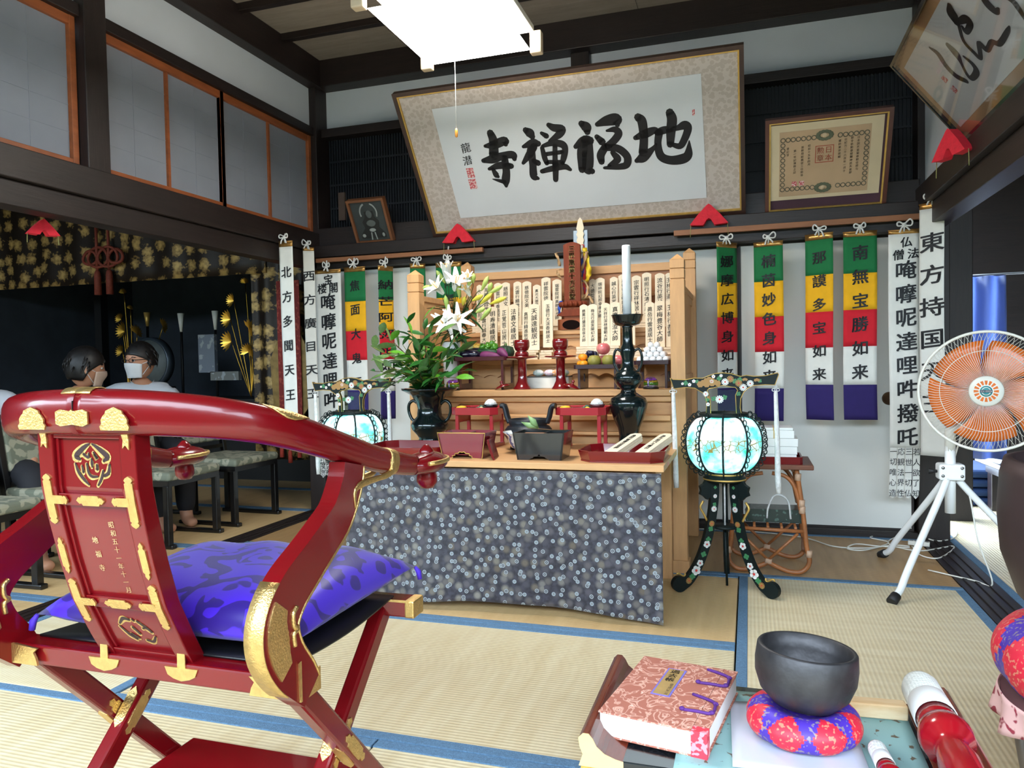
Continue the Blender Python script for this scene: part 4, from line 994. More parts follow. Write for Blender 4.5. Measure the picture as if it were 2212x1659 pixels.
# ================================================================ FRAMES ON THE LINTELS
BIG=[[(-.427,.616,.043),(-.420,.570,.053),(-.435,.488,.060)],[(-.475,.545,.021),(-.422,.546,.050),(-.354,.563,.050),(-.352,.542,.028)],[(-.506,.460,.028),(-.447,.464,.053),(-.380,.478,.043),(-.323,.476,.046),(-.318,.451,.028)],[(-.482,.407,.021),(-.414,.421,.043),(-.347,.411,.036)],[(-.376,.460,.043),(-.382,.382,.046),(-.398,.325,.050),(-.402,.292,.021)],[(-.407,.318,.028),(-.448,.333,.018),(-.475,.343,.006)],[(-.461,.404,.021),(-.448,.367,.036),(-.439,.355,.021)],[(-.219,.609,.036),(-.199,.590,.053),(-.189,.569,.036)],[(-.251,.517,.021),(-.193,.531,.050),(-.163,.525,.036)],[(-.190,.510,.043),(-.227,.466,.043),(-.271,.421,.021)],[(-.211,.492,.050),(-.216,.408,.043),(-.223,.337,.046),(-.201,.320,.021)],[(-.206,.428,.028),(-.184,.412,.036)],[(-.132,.582,.021),(-.108,.563,.032)],[(-.084,.623,.028),(-.057,.604,.043),(-.013,.592,.043),(-.038,.561,.043),(-.096,.534,.014)],[(-.144,.498,.025),(-.140,.442,.032),(-.133,.406,.028)],[(-.139,.508,.021),(-.079,.519,.036),(-.027,.506,.043),(-.014,.477,.036),(-.029,.430,.036),(-.044,.397,.028)],[(-.130,.459,.025),(-.034,.462,.025)],[(-.131,.413,.025),(-.043,.404,.025)],[(-.068,.504,.028),(-.086,.394,.032)],[(-.169,.360,.028),(-.104,.371,.036),(-.034,.375,.036),(-.003,.354,.021)],[(-.083,.394,.039),(-.098,.302,.032)],[(.099,.609,.036),(.122,.586,.057),(.125,.559,.036)],[(.048,.484,.028),(.095,.513,.050),(.131,.509,.050)],[(.104,.525,.036),(.080,.453,.057),(.065,.347,.043)],[(.115,.511,.064),(.107,.409,.067),(.099,.347,.060),(.120,.331,.036)],[(.185,.595,.028),(.239,.608,.057),(.290,.609,.064),(.293,.579,.028)],[(.173,.527,.028),(.198,.495,.043)],[(.232,.554,.014),(.277,.555,.036),(.294,.530,.043),(.264,.494,.043),(.221,.465,.039)],[(.214,.466,.043),(.182,.422,.046),(.181,.381,.036)],[(.207,.460,.036),(.278,.449,.043),(.325,.400,.043),(.320,.352,.043),(.279,.342,.036),(.193,.344,.018)],[(.249,.428,.028),(.271,.385,.043),(.221,.355,.021)],[(.383,.497,.028),(.439,.514,.050),(.490,.527,.036),(.501,.507,.021)],[(.407,.608,.043),(.426,.580,.050),(.427,.489,.046),(.416,.410,.050)],[(.377,.367,.028),(.414,.383,.057),(.469,.425,.028),(.490,.449,.014)],[(.501,.513,.036),(.539,.522,.043),(.601,.524,.028),(.645,.535,.050),(.662,.514,.043),(.640,.458,.039),(.614,.425,.036),(.571,.440,.021)],[(.574,.613,.043),(.583,.574,.053),(.573,.511,.050),(.565,.440,.039)],[(.511,.512,.043),(.499,.448,.039),(.510,.380,.046),(.558,.351,.050),(.622,.351,.057),(.654,.371,.050),(.663,.423,.021),(.665,.449,.006)]]
CUR=[[(.366,.337,.012),(.379,.297,.030),(.358,.248,.030),(.360,.194,.030),(.392,.152,.024)],[(.485,.281,.030),(.483,.241,.042),(.462,.207,.018),(.435,.170,.018),(.436,.144,.024),(.499,.144,.030),(.519,.171,.024),(.511,.213,.012)],[(.692,.352,.024),(.664,.329,.054),(.646,.304,.036)],[(.659,.296,.024),(.708,.279,.036),(.702,.259,.030),(.647,.255,.024),(.653,.276,.015)],[(.647,.292,.018),(.590,.245,.018),(.585,.192,.021),(.592,.164,.021),(.655,.196,.024),(.661,.163,.024),(.721,.165,.024),(.750,.143,.024),(.833,.147,.021),(.862,.152,.009)],[(.874,.278,.030),(.864,.245,.036),(.869,.214,.030),(.890,.212,.012)],[(.959,.223,.018),(.973,.192,.024),(.964,.156,.024),(.950,.132,.012)]]

def frame(name, label, cat, loc, rot, w, h, bars, paper, mat_m, bw, gold_line=None):
    """leaning frame, local x along, z up, y to the wall; bars: (material, width) ; paper (x0,x1,z0,z1)"""
    t = thing(name, label, cat, loc); t.rotation_euler = rot
    rect = lambda i: [(-w/2+i, i), (w/2-i, i), (w/2-i, h-i), (-w/2+i, h-i)]
    names = ['frame_bottom', 'frame_side', 'frame_top', 'frame_side']
    o, i = rect(0), rect(bw)
    for k in range(4):
        j = (k+1) % 4; B().prism([o[k], o[j], i[j], i[k]], -.012, .03).build(names[k], bars, t, world=False, bevel=.004)
    if gold_line is not None: B().ring_prism(rect(bw), rect(bw+.008), -.006, .012).build('gilt_line', gold_line, t, world=False)
    B().box(-w/2+bw, w/2-bw, .006, .012, bw, h-bw).build('mount_cloth', mat_m, t, world=False)
    if paper: B().box(paper[0], paper[1], .003, .007, paper[2], paper[3]).build('paper', pm('art_paper', (208, 214, 220), .8, var=.03, scale=3), t, world=False)
    B().box(-w/2+bw*.5, w/2-bw*.5, .012, .026, bw*.5, h-bw*.5).build('back_board', dark, t, world=False)
    return t
seal = pm('seal_red', (186, 84, 92), .7, kind='spots', scale=120, col2=(216, 190, 188), bw=.5)
frame_wood = pm('frame_walnut', (62, 40, 34), .35, kind='wood', scale=12, coat=.2)
ksilk = pm('beige_silk_mount', (176, 166, 158), .6, kind='voronoi', scale=48, col2=(190, 182, 176), bw=.5)
t = frame('calligraphy_plaque', 'large leaning plaque of four bold black characters in a beige silk mount', 'framed calligraphy', (-.958, 4.405, 1.81), (.652, 0, 0), 1.9, .906, frame_wood, (-.74, .742, .11, .79), ksilk, .022, gold_flat)
b = B(); pl = lambda u, v: (u, .0018, v)
for s in BIG: stroke(b, s, pl)
b.build('brush_characters', ink, t, world=False)['kind'] = 'stuff'
b = B(); put_text(b, [('龍', -.594, .548, .062, .062), ('潜', -.603, .472, .06, .06)], pl, .01); b.build('signature', ink, t, world=False)
for x0, x1, z0, z1 in ((-.625, -.581, .365, .425), (-.628, -.582, .294, .355), (.689, .702, .582, .614)): B().box(x0, x1, .0015, .003, z0, z1).build('seal_stamp', seal, t, world=False)
# certificate
t = frame('framed_certificate', 'framed aged certificate with a wreathed grey border and red seals', 'framed certificate', (.398, 4.405, 1.787), (.545, 0, 0), .607, .52, pm('mahogany', (84, 40, 30), .35, kind='wood', scale=12, coat=.3), None, pm('plum_mount', (70, 42, 58), .7), .02, gold_flat)
B().box(-.275, .265, .002, .006, .08, .485).build('outer_sheet', pm('cream_sheet', (206, 190, 158), .8, var=.06, scale=6), t, world=False)
B().box(-.232, .208, .0008, .002, .1, .447).build('inner_sheet', pm('tan_sheet', (184, 156, 124), .8, var=.07, scale=5), t, world=False)
wr = pm('wreath_grey', (110, 106, 90), .8)
cb = B()
def ringat(x, z, r):
    cb.tube([(x+r*math.cos(a*PI/6), -.0004, z+r*math.sin(a*PI/6)) for a in range(12)], .0022, 4, closed=True, flat=.3, up=(0, 1, 0))
for k in range(17):
    x = -.215+k*.0252
    if abs(x+.012) > .05: ringat(x, .405, .011); ringat(x, .14, .011)
for k in range(1, 10):
    z = .14+k*.0265; ringat(-.215, z, .0105); ringat(.19, z, .0105)
cb.build('chain_border', wr, t, world=False)['kind'] = 'stuff'
q = B()
for zc in (.412, .135):
    for k in range(14): a = 2*PI*k/14; q.ball((-.012+.032*math.cos(a), -.0002, zc+.02*math.sin(a)), (.012, .0012, .009), 8, 4)
q.build('crest_wreath', pm('wreath_green', (92, 98, 78), .8), t, world=False)['kind'] = 'stuff'
for zc in (.412, .135): B().lathe([(0, 0), (.013, 0), (.013, .002), (0, .002)], 20, (-.012, -.002, zc), rot=RX(-PI/2)).build('crest_disc', pm('crest_disc', (200, 178, 146), .8), t, world=False)
q = B(); put_text(q, [(c, -.04+.04*(k % 2)*1+.0, .335-.04*(k//2), .037, .037) for k, c in enumerate('勲日章本')], lambda u, v: (u+.01, -.0003, v), .012, 0)
q.ring_prism([(-.055, .27), (.035, .27), (.035, .36), (-.055, .36)], [(-.051, .274), (.031, .274), (.031, .356), (-.051, .356)], -.0004, .0006); q.build('red_stamp', pm('faded_red', (176, 96, 76), .8), t, world=False)
q = B()
for x, z0, tx in ((.15, .385, '日本国天皇菊章勲位授与'), (.12, .385, '勅令依勲章授賜神武天皇即'), (.09, .38, '位紀元二千六百年一月十'), (.062, .375, '璽鈐東京宮城'), (-.085, .365, '昭和十五年四月'), (-.118, .36, '賞勲局総裁従三位勲等'), (-.155, .345, '第一号記簿冊之記'), (-.19, .36, '書記官')):
    put_text(q, column(tx, x, z0, .0165, .014), lambda u, v: (u, -.0003, v), .01)
q.build('script', pm('faded_ink', (70, 62, 54), .8), t, world=False)['kind'] = 'stuff'
for x in (-.155, -.118): B().box(x-.012, x+.012, -.0004, .001, .155, .18).build('seal_stamp', seal, t, world=False)
# photograph
t = frame('framed_photograph', 'small framed dark photograph of a seated statue leaning on the lintel', 'framed photo', (-2.322, 4.405, 1.80), (.51, 0, 0), .265, .292, pm('worn_oak', (122, 76, 46), .5, kind='wood', scale=14), None, pm('photo_grey', (52, 60, 62), .5, var=.2, scale=8), .016)
lg_ = pm('photo_light', (150, 158, 156), .5); dk_ = pm('photo_dark', (22, 26, 28), .5); mg_ = pm('photo_mid', (84, 92, 92), .5)
q = B()
q.prism([(-.09, .03), (.09, .03), (.085, .06), (.05, .1), (.06, .14), (.035, .17), (.03, .21), (-.03, .21), (-.035, .17), (-.06, .14), (-.05, .1), (-.085, .06)], .0035, .006); q.build('statue_print', dk_, t, world=False)
q = B()
for k in range(26):
    a = -.4+k*.152; r = .062
    if 1.2 < a < 1.9: continue
    q.ball((r*math.cos(a)*.95, .003, .2+r*math.sin(a)*1.0), (.006, .001, .007), 6, 4)
for s in (-1, 1): q.prism([(s*.018-.004, .02), (s*.018+.004, .02), (s*.012+.004, .07), (s*.012-.004, .07)], .0028, .0034)
q.ball((0, .003, .085), (.024, .001, .012), 10, 5); q.ball((-.07, .003, .05), (.014, .001, .012), 8, 4); q.ball((.07, .003, .05), (.01, .001, .014), 8, 4); q.build('highlight_print', lg_, t, world=False)['kind'] = 'stuff'
q = B(); q.ball((0, .0032, .19), (.022, .001, .026), 12, 6); q.ball((0, .0032, .13), (.034, .001, .022), 12, 6); q.build('figure_print', mg_, t, world=False)
tag(B().box(-2.69, -2.64, 4.57, 4.584, 2.0, 2.19).build('wooden_slat', pm('bare_slat', (92, 74, 64), .7, kind='wood')), 'short bare wooden slat fixed upright on the black lattice', 'slat')
# right-hand calligraphy
e1 = V((0, -1, 0)); e2 = V((-.27, 0, .35)).normalized(); e3 = e2.cross(e1)
R3 = MX((e1, e3, e2)).transposed(); eu = R3.to_euler()
W2 = 1.5
t = frame('cursive_plaque', 'leaning plaque of loose cursive brushwork over the side bay', 'framed calligraphy', tuple(V((.86, 3.52, 1.872))+e1*W2/2), eu, W2, .445, black_lac, (-W2/2+.06, W2/2-.06, .055, .39), pm('brown_silk_mount', (176, 138, 98), .5, var=.08, scale=5), .012)
b = B()
for s in CUR: stroke(b, [(u-W2/2, v, w) for u, v, w in s], pl)
b.build('brush_characters', ink, t, world=False)['kind'] = 'stuff'
for u, v in ((.268, .223), (.266, .169)): B().box(u-W2/2-.016, u-W2/2+.016, .0015, .003, v-.014, v+.014).build('seal_stamp', seal, t, world=False)
B().box(-W2/2+.012, W2/2-.012, -.009, -.0075, .012, .433).build('glass', pm('frame_glass', (250, 250, 250), .03, trans=1, var=0, spec=.5), t, world=False)
# red corner cushions the frames rest on
redc = pm('red_felt', (212, 26, 48), .8, var=.1, scale=40, bump=.15, bscale=120)
def cushion(p, rz, label, s=1):
    t = thing('corner_cushion', label, 'cushion', p, rz); b = B()
    out = [(-.105, -.055), (-.03, -.06), (-.012, -.03), (0, -.022), (.012, -.03), (.03, -.06), (.105, -.055), (.06, 0), (.012, .05), (0, .058), (-.012, .05), (-.06, 0)]
    b.prism([(u*s, v*s) for u, v in out], -.02, .02); b.build('pad', redc, t, bevel=.012, seg=3, world=False)
    for q in (-1, 1): B().tube([(q*.1*s, 0, -.052*s), (q*.103*s, 0, -.12*s)], .0018, 5).build('cord', pm('olive_cord', (150, 146, 90), .8), t, world=False)
cushion((-1.715, 4.345, 1.808), 0, 'red padded triangle cushion under the plaque corner near the photograph')
cushion((-.205, 4.345, 1.805), 0, 'red padded triangle cushion under the plaque corner near the certificate')
cushion((.80, 3.47, 1.86), -1.2, 'red padded triangle cushion under the cursive plaque')
# ================================================================ BANNERS
rail_w = pm('banner_batten_wood', (150, 98, 64), .6, kind='wood', scale=10, stretch=(.4, 3, 3))
tag(B().box(-2.74, -1.56, 4.345, 4.372, 1.685, 1.712).build('banner_rail', rail_w, None, bevel=.002), 'brown wooden batten carrying banners on the lily side of the altar', 'batten')
tag(B().box(-.40, .862, 4.345, 4.372, 1.70, 1.73).build('banner_rail', rail_w, None, bevel=.002), 'brown wooden batten carrying banners on the certificate side', 'batten')
BC = [pm('banner_green', (14, 112, 60), .85, var=.06, scale=20), pm('banner_yellow', (240, 178, 14), .85, var=.05, scale=20), pm('banner_red', (208, 20, 40), .85, var=.05, scale=20), white_cloth, pm('banner_purple', (38, 24, 96), .85, var=.06, scale=20)]
def knot(par, p, seed, up=.06):
    r = random.Random(seed); b = B(); x, y, z = p
    b.tube(spline([(x, y, z-.01), (x+r.uniform(-.004, .004), y-.008, z+.02), (x+r.uniform(-.006, .006), y, z+up)], 4), .0045, 6)
    for s in (-1, 1):
        a = r.uniform(.02, .034); h = r.uniform(.0, .03)
        b.tube(spline([(x, y-.008, z+.025), (x+s*a*.8, y-.012, z+.035+h*.6), (x+s*a*1.2, y-.012, z+.03+h*.3), (x+s*a, y-.012, z+.018), (x, y-.01, z+.02)], 5), .0042, 6)
        b.tube(spline([(x, y-.008, z+.022), (x+s*a*.5, y-.014, z+.005), (x+s*a*.8, y-.014, z-.02+h*.5)], 4), .0045, 6)
    b.ball((x, y-.008, z+.023), (.011, .009, .012), 8, 6)
    b.build('rope_knot', white_rope, par)
def banner(label, lx, rx, py, cols, chars, size, Y, seed, foil=True, bottom=None, group=None, tails=None, extra=(), backing=None, up=.06):
    """lx, rx: edges; py: heights of the foil top and colour joints; the cloth hangs free in front of the doors"""
    Ya, Yb = Y if isinstance(Y, tuple) else (Y, Y)
    x0, x1 = at(lx, py[1], Ya).x, at(rx, py[1], Yb).x; cx, cy = (lx+rx)/2, (Ya+Yb)/2
    zs = [at(cx, p, cy).z for p in py]; rnd = random.Random(seed); ph = rnd.random()*6
    t = thing('banner', label, 'banner', ((x0+x1)/2, cy, zs[-1]), 0, group); zt = zs[0]
    def S(u, z, off=0):
        k = (zt-z); return (x0+(x1-x0)*u+.004*math.sin(k*5+ph)*k, Ya+(Yb-Ya)*u-.004*math.sin(k*3+ph)-.0012*math.sin(u*3+ph+k*2)*min(1, k*3)-off, z)
    B().grid(lambda u, v: S(u, zs[0]+(zs[1]-zs[0])*v), 6, 2).build('foil_top', gold_paper, t, solid=.003)
    B().tube([S(-.01, zs[0]-.002), S(1.01, zs[0]-.002)], .004, 6).build('top_rod', gold_paper, t)
    for k, c in enumerate(cols):
        n = max(2, int((zs[k+1]-zs[k+2])/.03)); B().grid(lambda u, v: S(u, zs[k+1]+(zs[k+2]-zs[k+1])*v), 8, n).build('cloth_panel', c, t, solid=.0015)
    w = abs(x1-x0); sc = (at(cx, 600, cy)-at(cx, 601, cy)).length
    its = []
    for ch, p, *o in chars:
        its.append((ch, .5+(o[0] if o else 0), at(cx, p, cy).z, size*(o[1] if len(o) > 1 else 1)*sc/w, size*(o[1] if len(o) > 1 else 1)*sc))
    b = B(); put_text(b, its, lambda u, v: S(u, v, .0045), .02, .12); b.build('brush_characters', ink, t)['kind'] = 'stuff'
    if tails:
        n = len(tails); ze = at(cx, tails[0][1], cy).z
        for k, (tx, _, p0) in enumerate(tails):
            a, c = k/n+.012, (k+1)/n-.012; g = B(); zb = zs[-1]
            vs = [S(a, zb), S(c, zb), S(c, ze+.02), S((a+c)/2, ze), S(a, ze+.02)]; g.add(vs, [(0, 1, 2, 3, 4)]); st = g.build('tail_strip', white_cloth, t, solid=.001)
            q = B(); m = len(tx); put_text(q, [(ch, (a+c)/2, zb-.02-(zb-ze-.05)*i/(m-1), 15*sc/w, 17*sc) for i, ch in enumerate(tx)], lambda u, v: S(u, v, .003), .004, .05); q.build('script', ink, st)
    kx = S(.5, zs[0]); knot(t, (kx[0], kx[1]-.004, kx[2]), seed, up)
    return t
def ev(text, p0, p1): return [(c, p0+(p1-p0)*i/(len(text)-1)) for i, c in enumerate(text)]
Yw = 4.335
banner('five-colour banner lettered in black, half hidden by the altar post on the plaque side', 1548, 1591, [524, 535, 611, 686, 761, 838, 905], BC, ev('娜摩広博身如来', 565, 808), 27, (4.30, 4.40), 1, up=.03)
banner('five-colour banner of seven characters hanging over the lantern and boxes', 1628, 1691, [522, 532, 608, 684, 760, 839, 909], BC, ev('楠茵妙色身如来', 564, 813), 30, (4.34, 4.31), 2, up=.03)
banner('five-colour banner of six characters, its first character 那', 1739, 1799, [505, 518, 594, 674, 751, 831, 907], BC, ev('那謨多宝如来', 557, 808), 28, (4.36, 4.30), 3, up=.03)
banner('wide five-colour banner of six characters, its first character 南', 1821, 1894, [500, 511, 590, 669, 748, 831, 907], BC, ev('南無宝勝如来', 546, 803), 34, Yw, 4, up=.03)
banner('five-colour banner of few characters beside the long white banner over the lantern', 743, 788, [577, 587, 651, 715, 778, 843, 905], BC, ev('焦面大鬼王', 617, 826), 25, Yw, 5)
banner('five-colour banner hanging behind the evergreen branches', 816, 848, [575, 585, 648, 713, 776, 845, 905], BC, ev('納芒阿弥陀如来', 615, 826), 22, (4.30, 4.39), 6)
banner('five-colour banner hidden behind the altar post near the lilies', 886, 919, [570, 580, 643, 708, 772, 840, 900], BC, ev('南無甘露王如来', 610, 826), 22, (4.36, 4.40), 7)
banner('five-colour banner hanging behind the lilies', 942, 997, [567, 577, 643, 708, 772, 840, 900], BC, ev('南無離怖畏如来', 610, 826), 24, (4.37, 4.37), 8, up=.1)
mant = [('唵', 0), ('嚤', 1), ('呢', 2), ('達', 3), ('哩', 4), ('吽', 5), ('撥', 6), ('吒', 7)]
banner('long white banner with small characters over eight bold ones, tailed, beside the plum curtain post', 680, 736, [583, 591, 982], [white_cloth], [('宝', 604, .03, .62), ('楼', 623, -.22, .62), ('閣', 623, .22, .62)]+[(c, 652+42.5*k) for c, k in mant], 38, 4.33, 9,
       tails=[('一切唯心造', 1032, 0), ('応観法界性', 1032, 0), ('三世一切仏', 1032, 0), ('若人欲了知', 1032, 0)])
banner('long white tailed banner with eight bold characters behind the electric fan', 1919, 1986, [496, 505, 967], [white_cloth], [('仏', 523, .08, .55), ('僧', 550, -.18, .55), ('法', 548, .3, .55)]+[(c, 583+51.5*k, .08) for c, k in mant], 43, 4.32, 10,
       tails=[('一切唯心造', 1077, 0), ('応観法界性', 1077, 0), ('三世一切仏', 1077, 0), ('若人欲了知', 1077, 0)], up=.03)
banner('plain white banner of six big characters hanging behind the fan beside the post', 1986, 2040, [438, 450, 985], [white_cloth], ev('東方持国天王', 523, 872), 44, (4.26, 4.2), 11, up=.045)
YW8 = atx(603, 533, -2.742).y; YW9 = atx(655, 540, -2.742).y
banner('narrow white banner of six characters in front of the gold brocade curtain', 603, 632, [521, 533, 960], [white_cloth], ev('北方多聞天王', 588, 853), 26, YW8, 12, up=.045)
banner('narrow white banner of six characters at the corner post', 655, 679, [535, 542, 960], [white_cloth], ev('西方廣目天王', 597, 850), 24, (YW9, YW9+.03), 13, up=.045)
# ================================================================ LANTERNS
def lantern_glass():
    m, nt, b = nodes('painted_silk_glow'); L = nt.links.new; N = nt.nodes.new
    tc = N('ShaderNodeTexCoord'); n = N('ShaderNodeTexNoise'); n.inputs['Scale'].default_value = 16; n.inputs['Detail'].default_value = 4; L(tc.outputs['Object'], n.inputs[0])
    r = N('ShaderNodeValToRGB'); e = r.color_ramp.elements; e[0].position = .3; e[0].color = (*lin((60, 190, 150)), 1); e[1].position = .72; e[1].color = (*lin((240, 190, 180)), 1)
    for p, c in ((.4, (110, 228, 226)), (.5, (176, 246, 248)), (.6, (216, 250, 250))): k = e.new(p); k.color = (*lin(c), 1)
    L(n.outputs[0], r.inputs[0])
    n2 = N('ShaderNodeTexVoronoi'); n2.inputs['Scale'].default_value = 42; n2.feature = 'DISTANCE_TO_EDGE'; L(tc.outputs['Object'], n2.inputs[0])
    sx = N('ShaderNodeSeparateXYZ'); L(tc.outputs['Object'], sx.inputs[0])
    ab = N('ShaderNodeMath'); ab.operation = 'SUBTRACT'; ab.inputs[1].default_value = .632; L(sx.outputs[2], ab.inputs[0])
    a2 = N('ShaderNodeMath'); a2.operation = 'ABSOLUTE'; L(ab.outputs[0], a2.inputs[0])
    band = N('ShaderNodeMath'); band.operation = 'LESS_THAN'; band.inputs[1].default_value = .026; L(a2.outputs[0], band.inputs[0])
    ed = N('ShaderNodeMath'); ed.operation = 'LESS_THAN'; ed.inputs[1].default_value = .06; L(n2.outputs[0], ed.inputs[0])
    mu = N('ShaderNodeMath'); mu.operation = 'MULTIPLY'; L(band.outputs[0], mu.inputs[0]); L(ed.outputs[0], mu.inputs[1])
    mx = N('ShaderNodeMix'); mx.data_type = 'RGBA'; mx.inputs[7].default_value = (*lin((120, 110, 60)), 1); L(mu.outputs[0], mx.inputs[0]); L(r.outputs[0], mx.inputs[6])
    L(mx.outputs[2], b.inputs['Base Color']); L(mx.outputs[2], b.inputs['Emission Color']); b.inputs['Emission Strength'].default_value = .85
    b.inputs['Roughness'].default_value = .3; return m
pet_w = pm('painted_white', (232, 232, 228), .5); pet_r = pm('painted_red', (206, 60, 56), .5); pet_o = pm('painted_ochre', (166, 124, 66), .5); lf_g = pm('painted_green', (62, 130, 84), .5)
def motif(par, items):
    """painted flowers: (kind, point, normal-facing -y plane axes ux, uz, radius)"""
    g = {'w': B(), 'r': B(), 'o': B(), 'g': B()}
    for kind, p, ux, uz, r in items:
        p, ux, uz = V(p), V(ux), V(uz); nrm = ux.cross(uz).normalized()
        def disc(b, c, rr, n=7, h=0): b.add([c+nrm*h+ux*(rr*math.cos(2*PI*k/n))+uz*(rr*math.sin(2*PI*k/n)) for k in range(n)], [tuple(range(n))])
        if kind == 'daisy' or kind == 'ochre':
            for k in range(12):
                a = 2*PI*k/12; d = ux*math.cos(a)+uz*math.sin(a); s = ux*-math.sin(a)+uz*math.cos(a)
                g['w' if kind == 'daisy' else 'o'].add([p+d*r*.2-s*r*.1, p+d*r*.95-s*r*.16, p+d*r, p+d*r*.95+s*r*.16, p+d*r*.2+s*r*.1], [(0, 1, 2, 3, 4)])
            disc(g['r'], p, r*.24, 8, .0006)
        elif kind == 'plum':
            for k in range(5): a = 2*PI*k/5+.3; disc(g['w'], p+ux*(r*.55*math.cos(a))+uz*(r*.55*math.sin(a)), r*.48, 8)
            disc(g['r'], p, r*.28, 8, .0006)
        elif kind == 'leaf':
            for k in range(4): a = 2*PI*k/4+p.x*90; disc(g['g'], p+ux*(r*.5*math.cos(a))+uz*(r*.5*math.sin(a)), r*.5, 5, -.0004)
        elif kind == 'ochreleaf':
            for k in range(3): disc(g['o'], p+ux*r*(k-1)*.5+uz*r*.2*(k % 2), r*.55, 6)
    for k, m in (('w', pet_w), ('r', pet_r), ('o', pet_o), ('g', lf_g)):
        if g[k].v: g[k].build('painted_flowers', m, par, world=False)['kind'] = 'stuff'
def lantern():
    t = thing('floor_lantern', 'lit painted globe lantern on three lacquered legs beside the rattan stool', 'lantern', (-.105, 3.335, 0))
    lac = pm('lantern_lacquer', (14, 26, 26), .5, var=.1, scale=5, spec=.25)
    gd = gold_flat
    for k in range(3):
        a = -5*PI/6+2*PI*k/3; ca, sa = math.cos(a), math.sin(a)
        cl = spline([(.052, .47, .020), (.05, .42, .019), (.06, .33, .018), (.085, .22, .019), (.125, .12, .02), (.17, .055, .022), (.205, .035, .028)], 5)
        b = B(); L_, R_ = [], []
        for i, p in enumerate(cl):
            q = cl[min(i+1, len(cl)-1)]-cl[max(i-1, 0)]; d = math.hypot(q.x, q.y); nx, nz = -q.y/d, q.x/d
            L_.append((p.x+nx*p.z, p.y+nz*p.z)); R_.append((p.x-nx*p.z, p.y-nz*p.z))
        c = cl[-1]; disc = [(c.x+.028*math.cos(w), c.y+.028*math.sin(w)) for w in [-PI*.2+PI*1.1*0+i*(-PI)/8 for i in range(0)]]
        tang = (-1, 0)
        def to3(r, z, off): return (ca*r-sa*off, sa*r+ca*off, z)
        th = .011; n = len(cl)
        vs = [to3(*L_[i], -th) for i in range(n)]+[to3(*R_[i], -th) for i in range(n)]+[to3(*L_[i], th) for i in range(n)]+[to3(*R_[i], th) for i in range(n)]
        fs = []
        for i in range(n-1): fs += [(i, i+1, n+i+1, n+i), (2*n+i, 3*n+i, 3*n+i+1, 2*n+i+1), (i, 2*n+i, 2*n+i+1, i+1), (n+i, n+i+1, 3*n+i+1, 3*n+i)]
        b.add(vs, fs); b.add(vs, [(0, n, 3*n, 2*n), (n-1, 3*n-1, 4*n-1, 2*n-1)])
        leg = b.build('leg', lac, t, world=False)
        b = B(); m = 20; b.prism([(c.x+.012+.034*math.cos(2*PI*i/m), c.y+.034*math.sin(2*PI*i/m)) for i in range(m)], -th-.001, th+.001)
        b.v = [to3(x, z, y) for x, y, z in b.v]; b.build('leg_foot', lac, leg, world=False)
        b = B(); b.prism([(.04, .475), (.04, .395), (.06, .385), (.075, .40), (.085, .39), (.1, .405), (.118, .415), (.112, .43), (.118, .45), (.1, .46), (.09, .475)], -.009, .009)
        b.v = [to3(x, z, y) for x, y, z in b.v]; b.build('cloud_bracket', lac, leg, world=False, bevel=.002)
        b = B().tube([to3(r, z, -.0) for r, z in spline([(.1, .385), (.115, .36), (.1, .33), (.085, .3)], 4)], .005, 6); b.build('gilt_scroll', gd, leg, world=False)
        b = B().tube([to3(c.x+.004+.02*math.cos(w), c.y+.038+.008*math.sin(w*2), 0) for w in [i*.5 for i in range(8)]], .004, 6); b.build('gilt_scroll', gd, leg, world=False)
        # flowers painted down the side that faces outwards
        for side in (-1, 1):
            its = []; er = V((ca, sa, 0)); et = V((-sa, ca, 0))*side
            for f, (kind, r) in {.12: ('leaf', .008), .2: ('daisy', .009), .27: ('leaf', .01), .33: ('daisy', .013), .4: ('ochre', .013), .45: ('leaf', .013), .5: ('leaf', .013), .56: ('plum', .016), .62: ('leaf', .014), .68: ('plum', .015), .75: ('plum', .021), .81: ('leaf', .015), .87: ('ochre', .014), .92: ('leaf', .012)}.items():
                p = cl[int(f*(n-1))]; q = cl[min(int(f*(n-1))+1, n-1)]-cl[int(f*(n-1))-1]; dr = V((ca*q.x, sa*q.x, q.y)).normalized(); nn = V((-sa, ca, 0))*side*(th+.0012)
                its.append((kind, V((ca*p.x, sa*p.x, p.y))+nn, dr if side > 0 else -dr, dr.cross(nn.normalized())*(1 if side > 0 else -1), r))
            its2 = []
            for kind, p, u, w, r in its:
                if u.cross(w).dot(V((-sa, ca, 0))*side) < 0: w = -w
                its2.append((kind, p, u, w, r))
            motif(leg, its2)
    B().lathe([(0, .468), (.085, .468), (.09, .474), (.09, .482), (.08, .486), (.078, .5), (.07, .51), (0, .51)], 32).build('hub_ring', lac, t, world=False)
    for z, r in ((.478, .0905), (.5, .079)): B().lathe([(r, z-.003), (r+.001, z), (r, z+.003)], 32, cap=False).build('gilt_band', gd, t, world=False)
    B().lathe([(0, .262), (.05, .262), (.056, .268), (.05, .274), (0, .274)], 28).build('brace_disc', lac, t, world=False)
    B().tube([(0, 0, .468), (.0, 0, .27)], .004, 6).build('cord_tube', white_rope, t, world=False)
    B().tube([(0, 0, .26), (.006, 0, .01)], .006, 6).build('centre_rod', lac, t, world=False)
    gp = spline([(.068, .508), (.115, .525), (.15, .57), (.163, .63), (.155, .69), (.125, .735), (.085, .748)], 5)
    B().lathe([(p.x, p.y) for p in gp], 40, cap=False).build('glowing_globe', lantern_glass(), t, world=False)
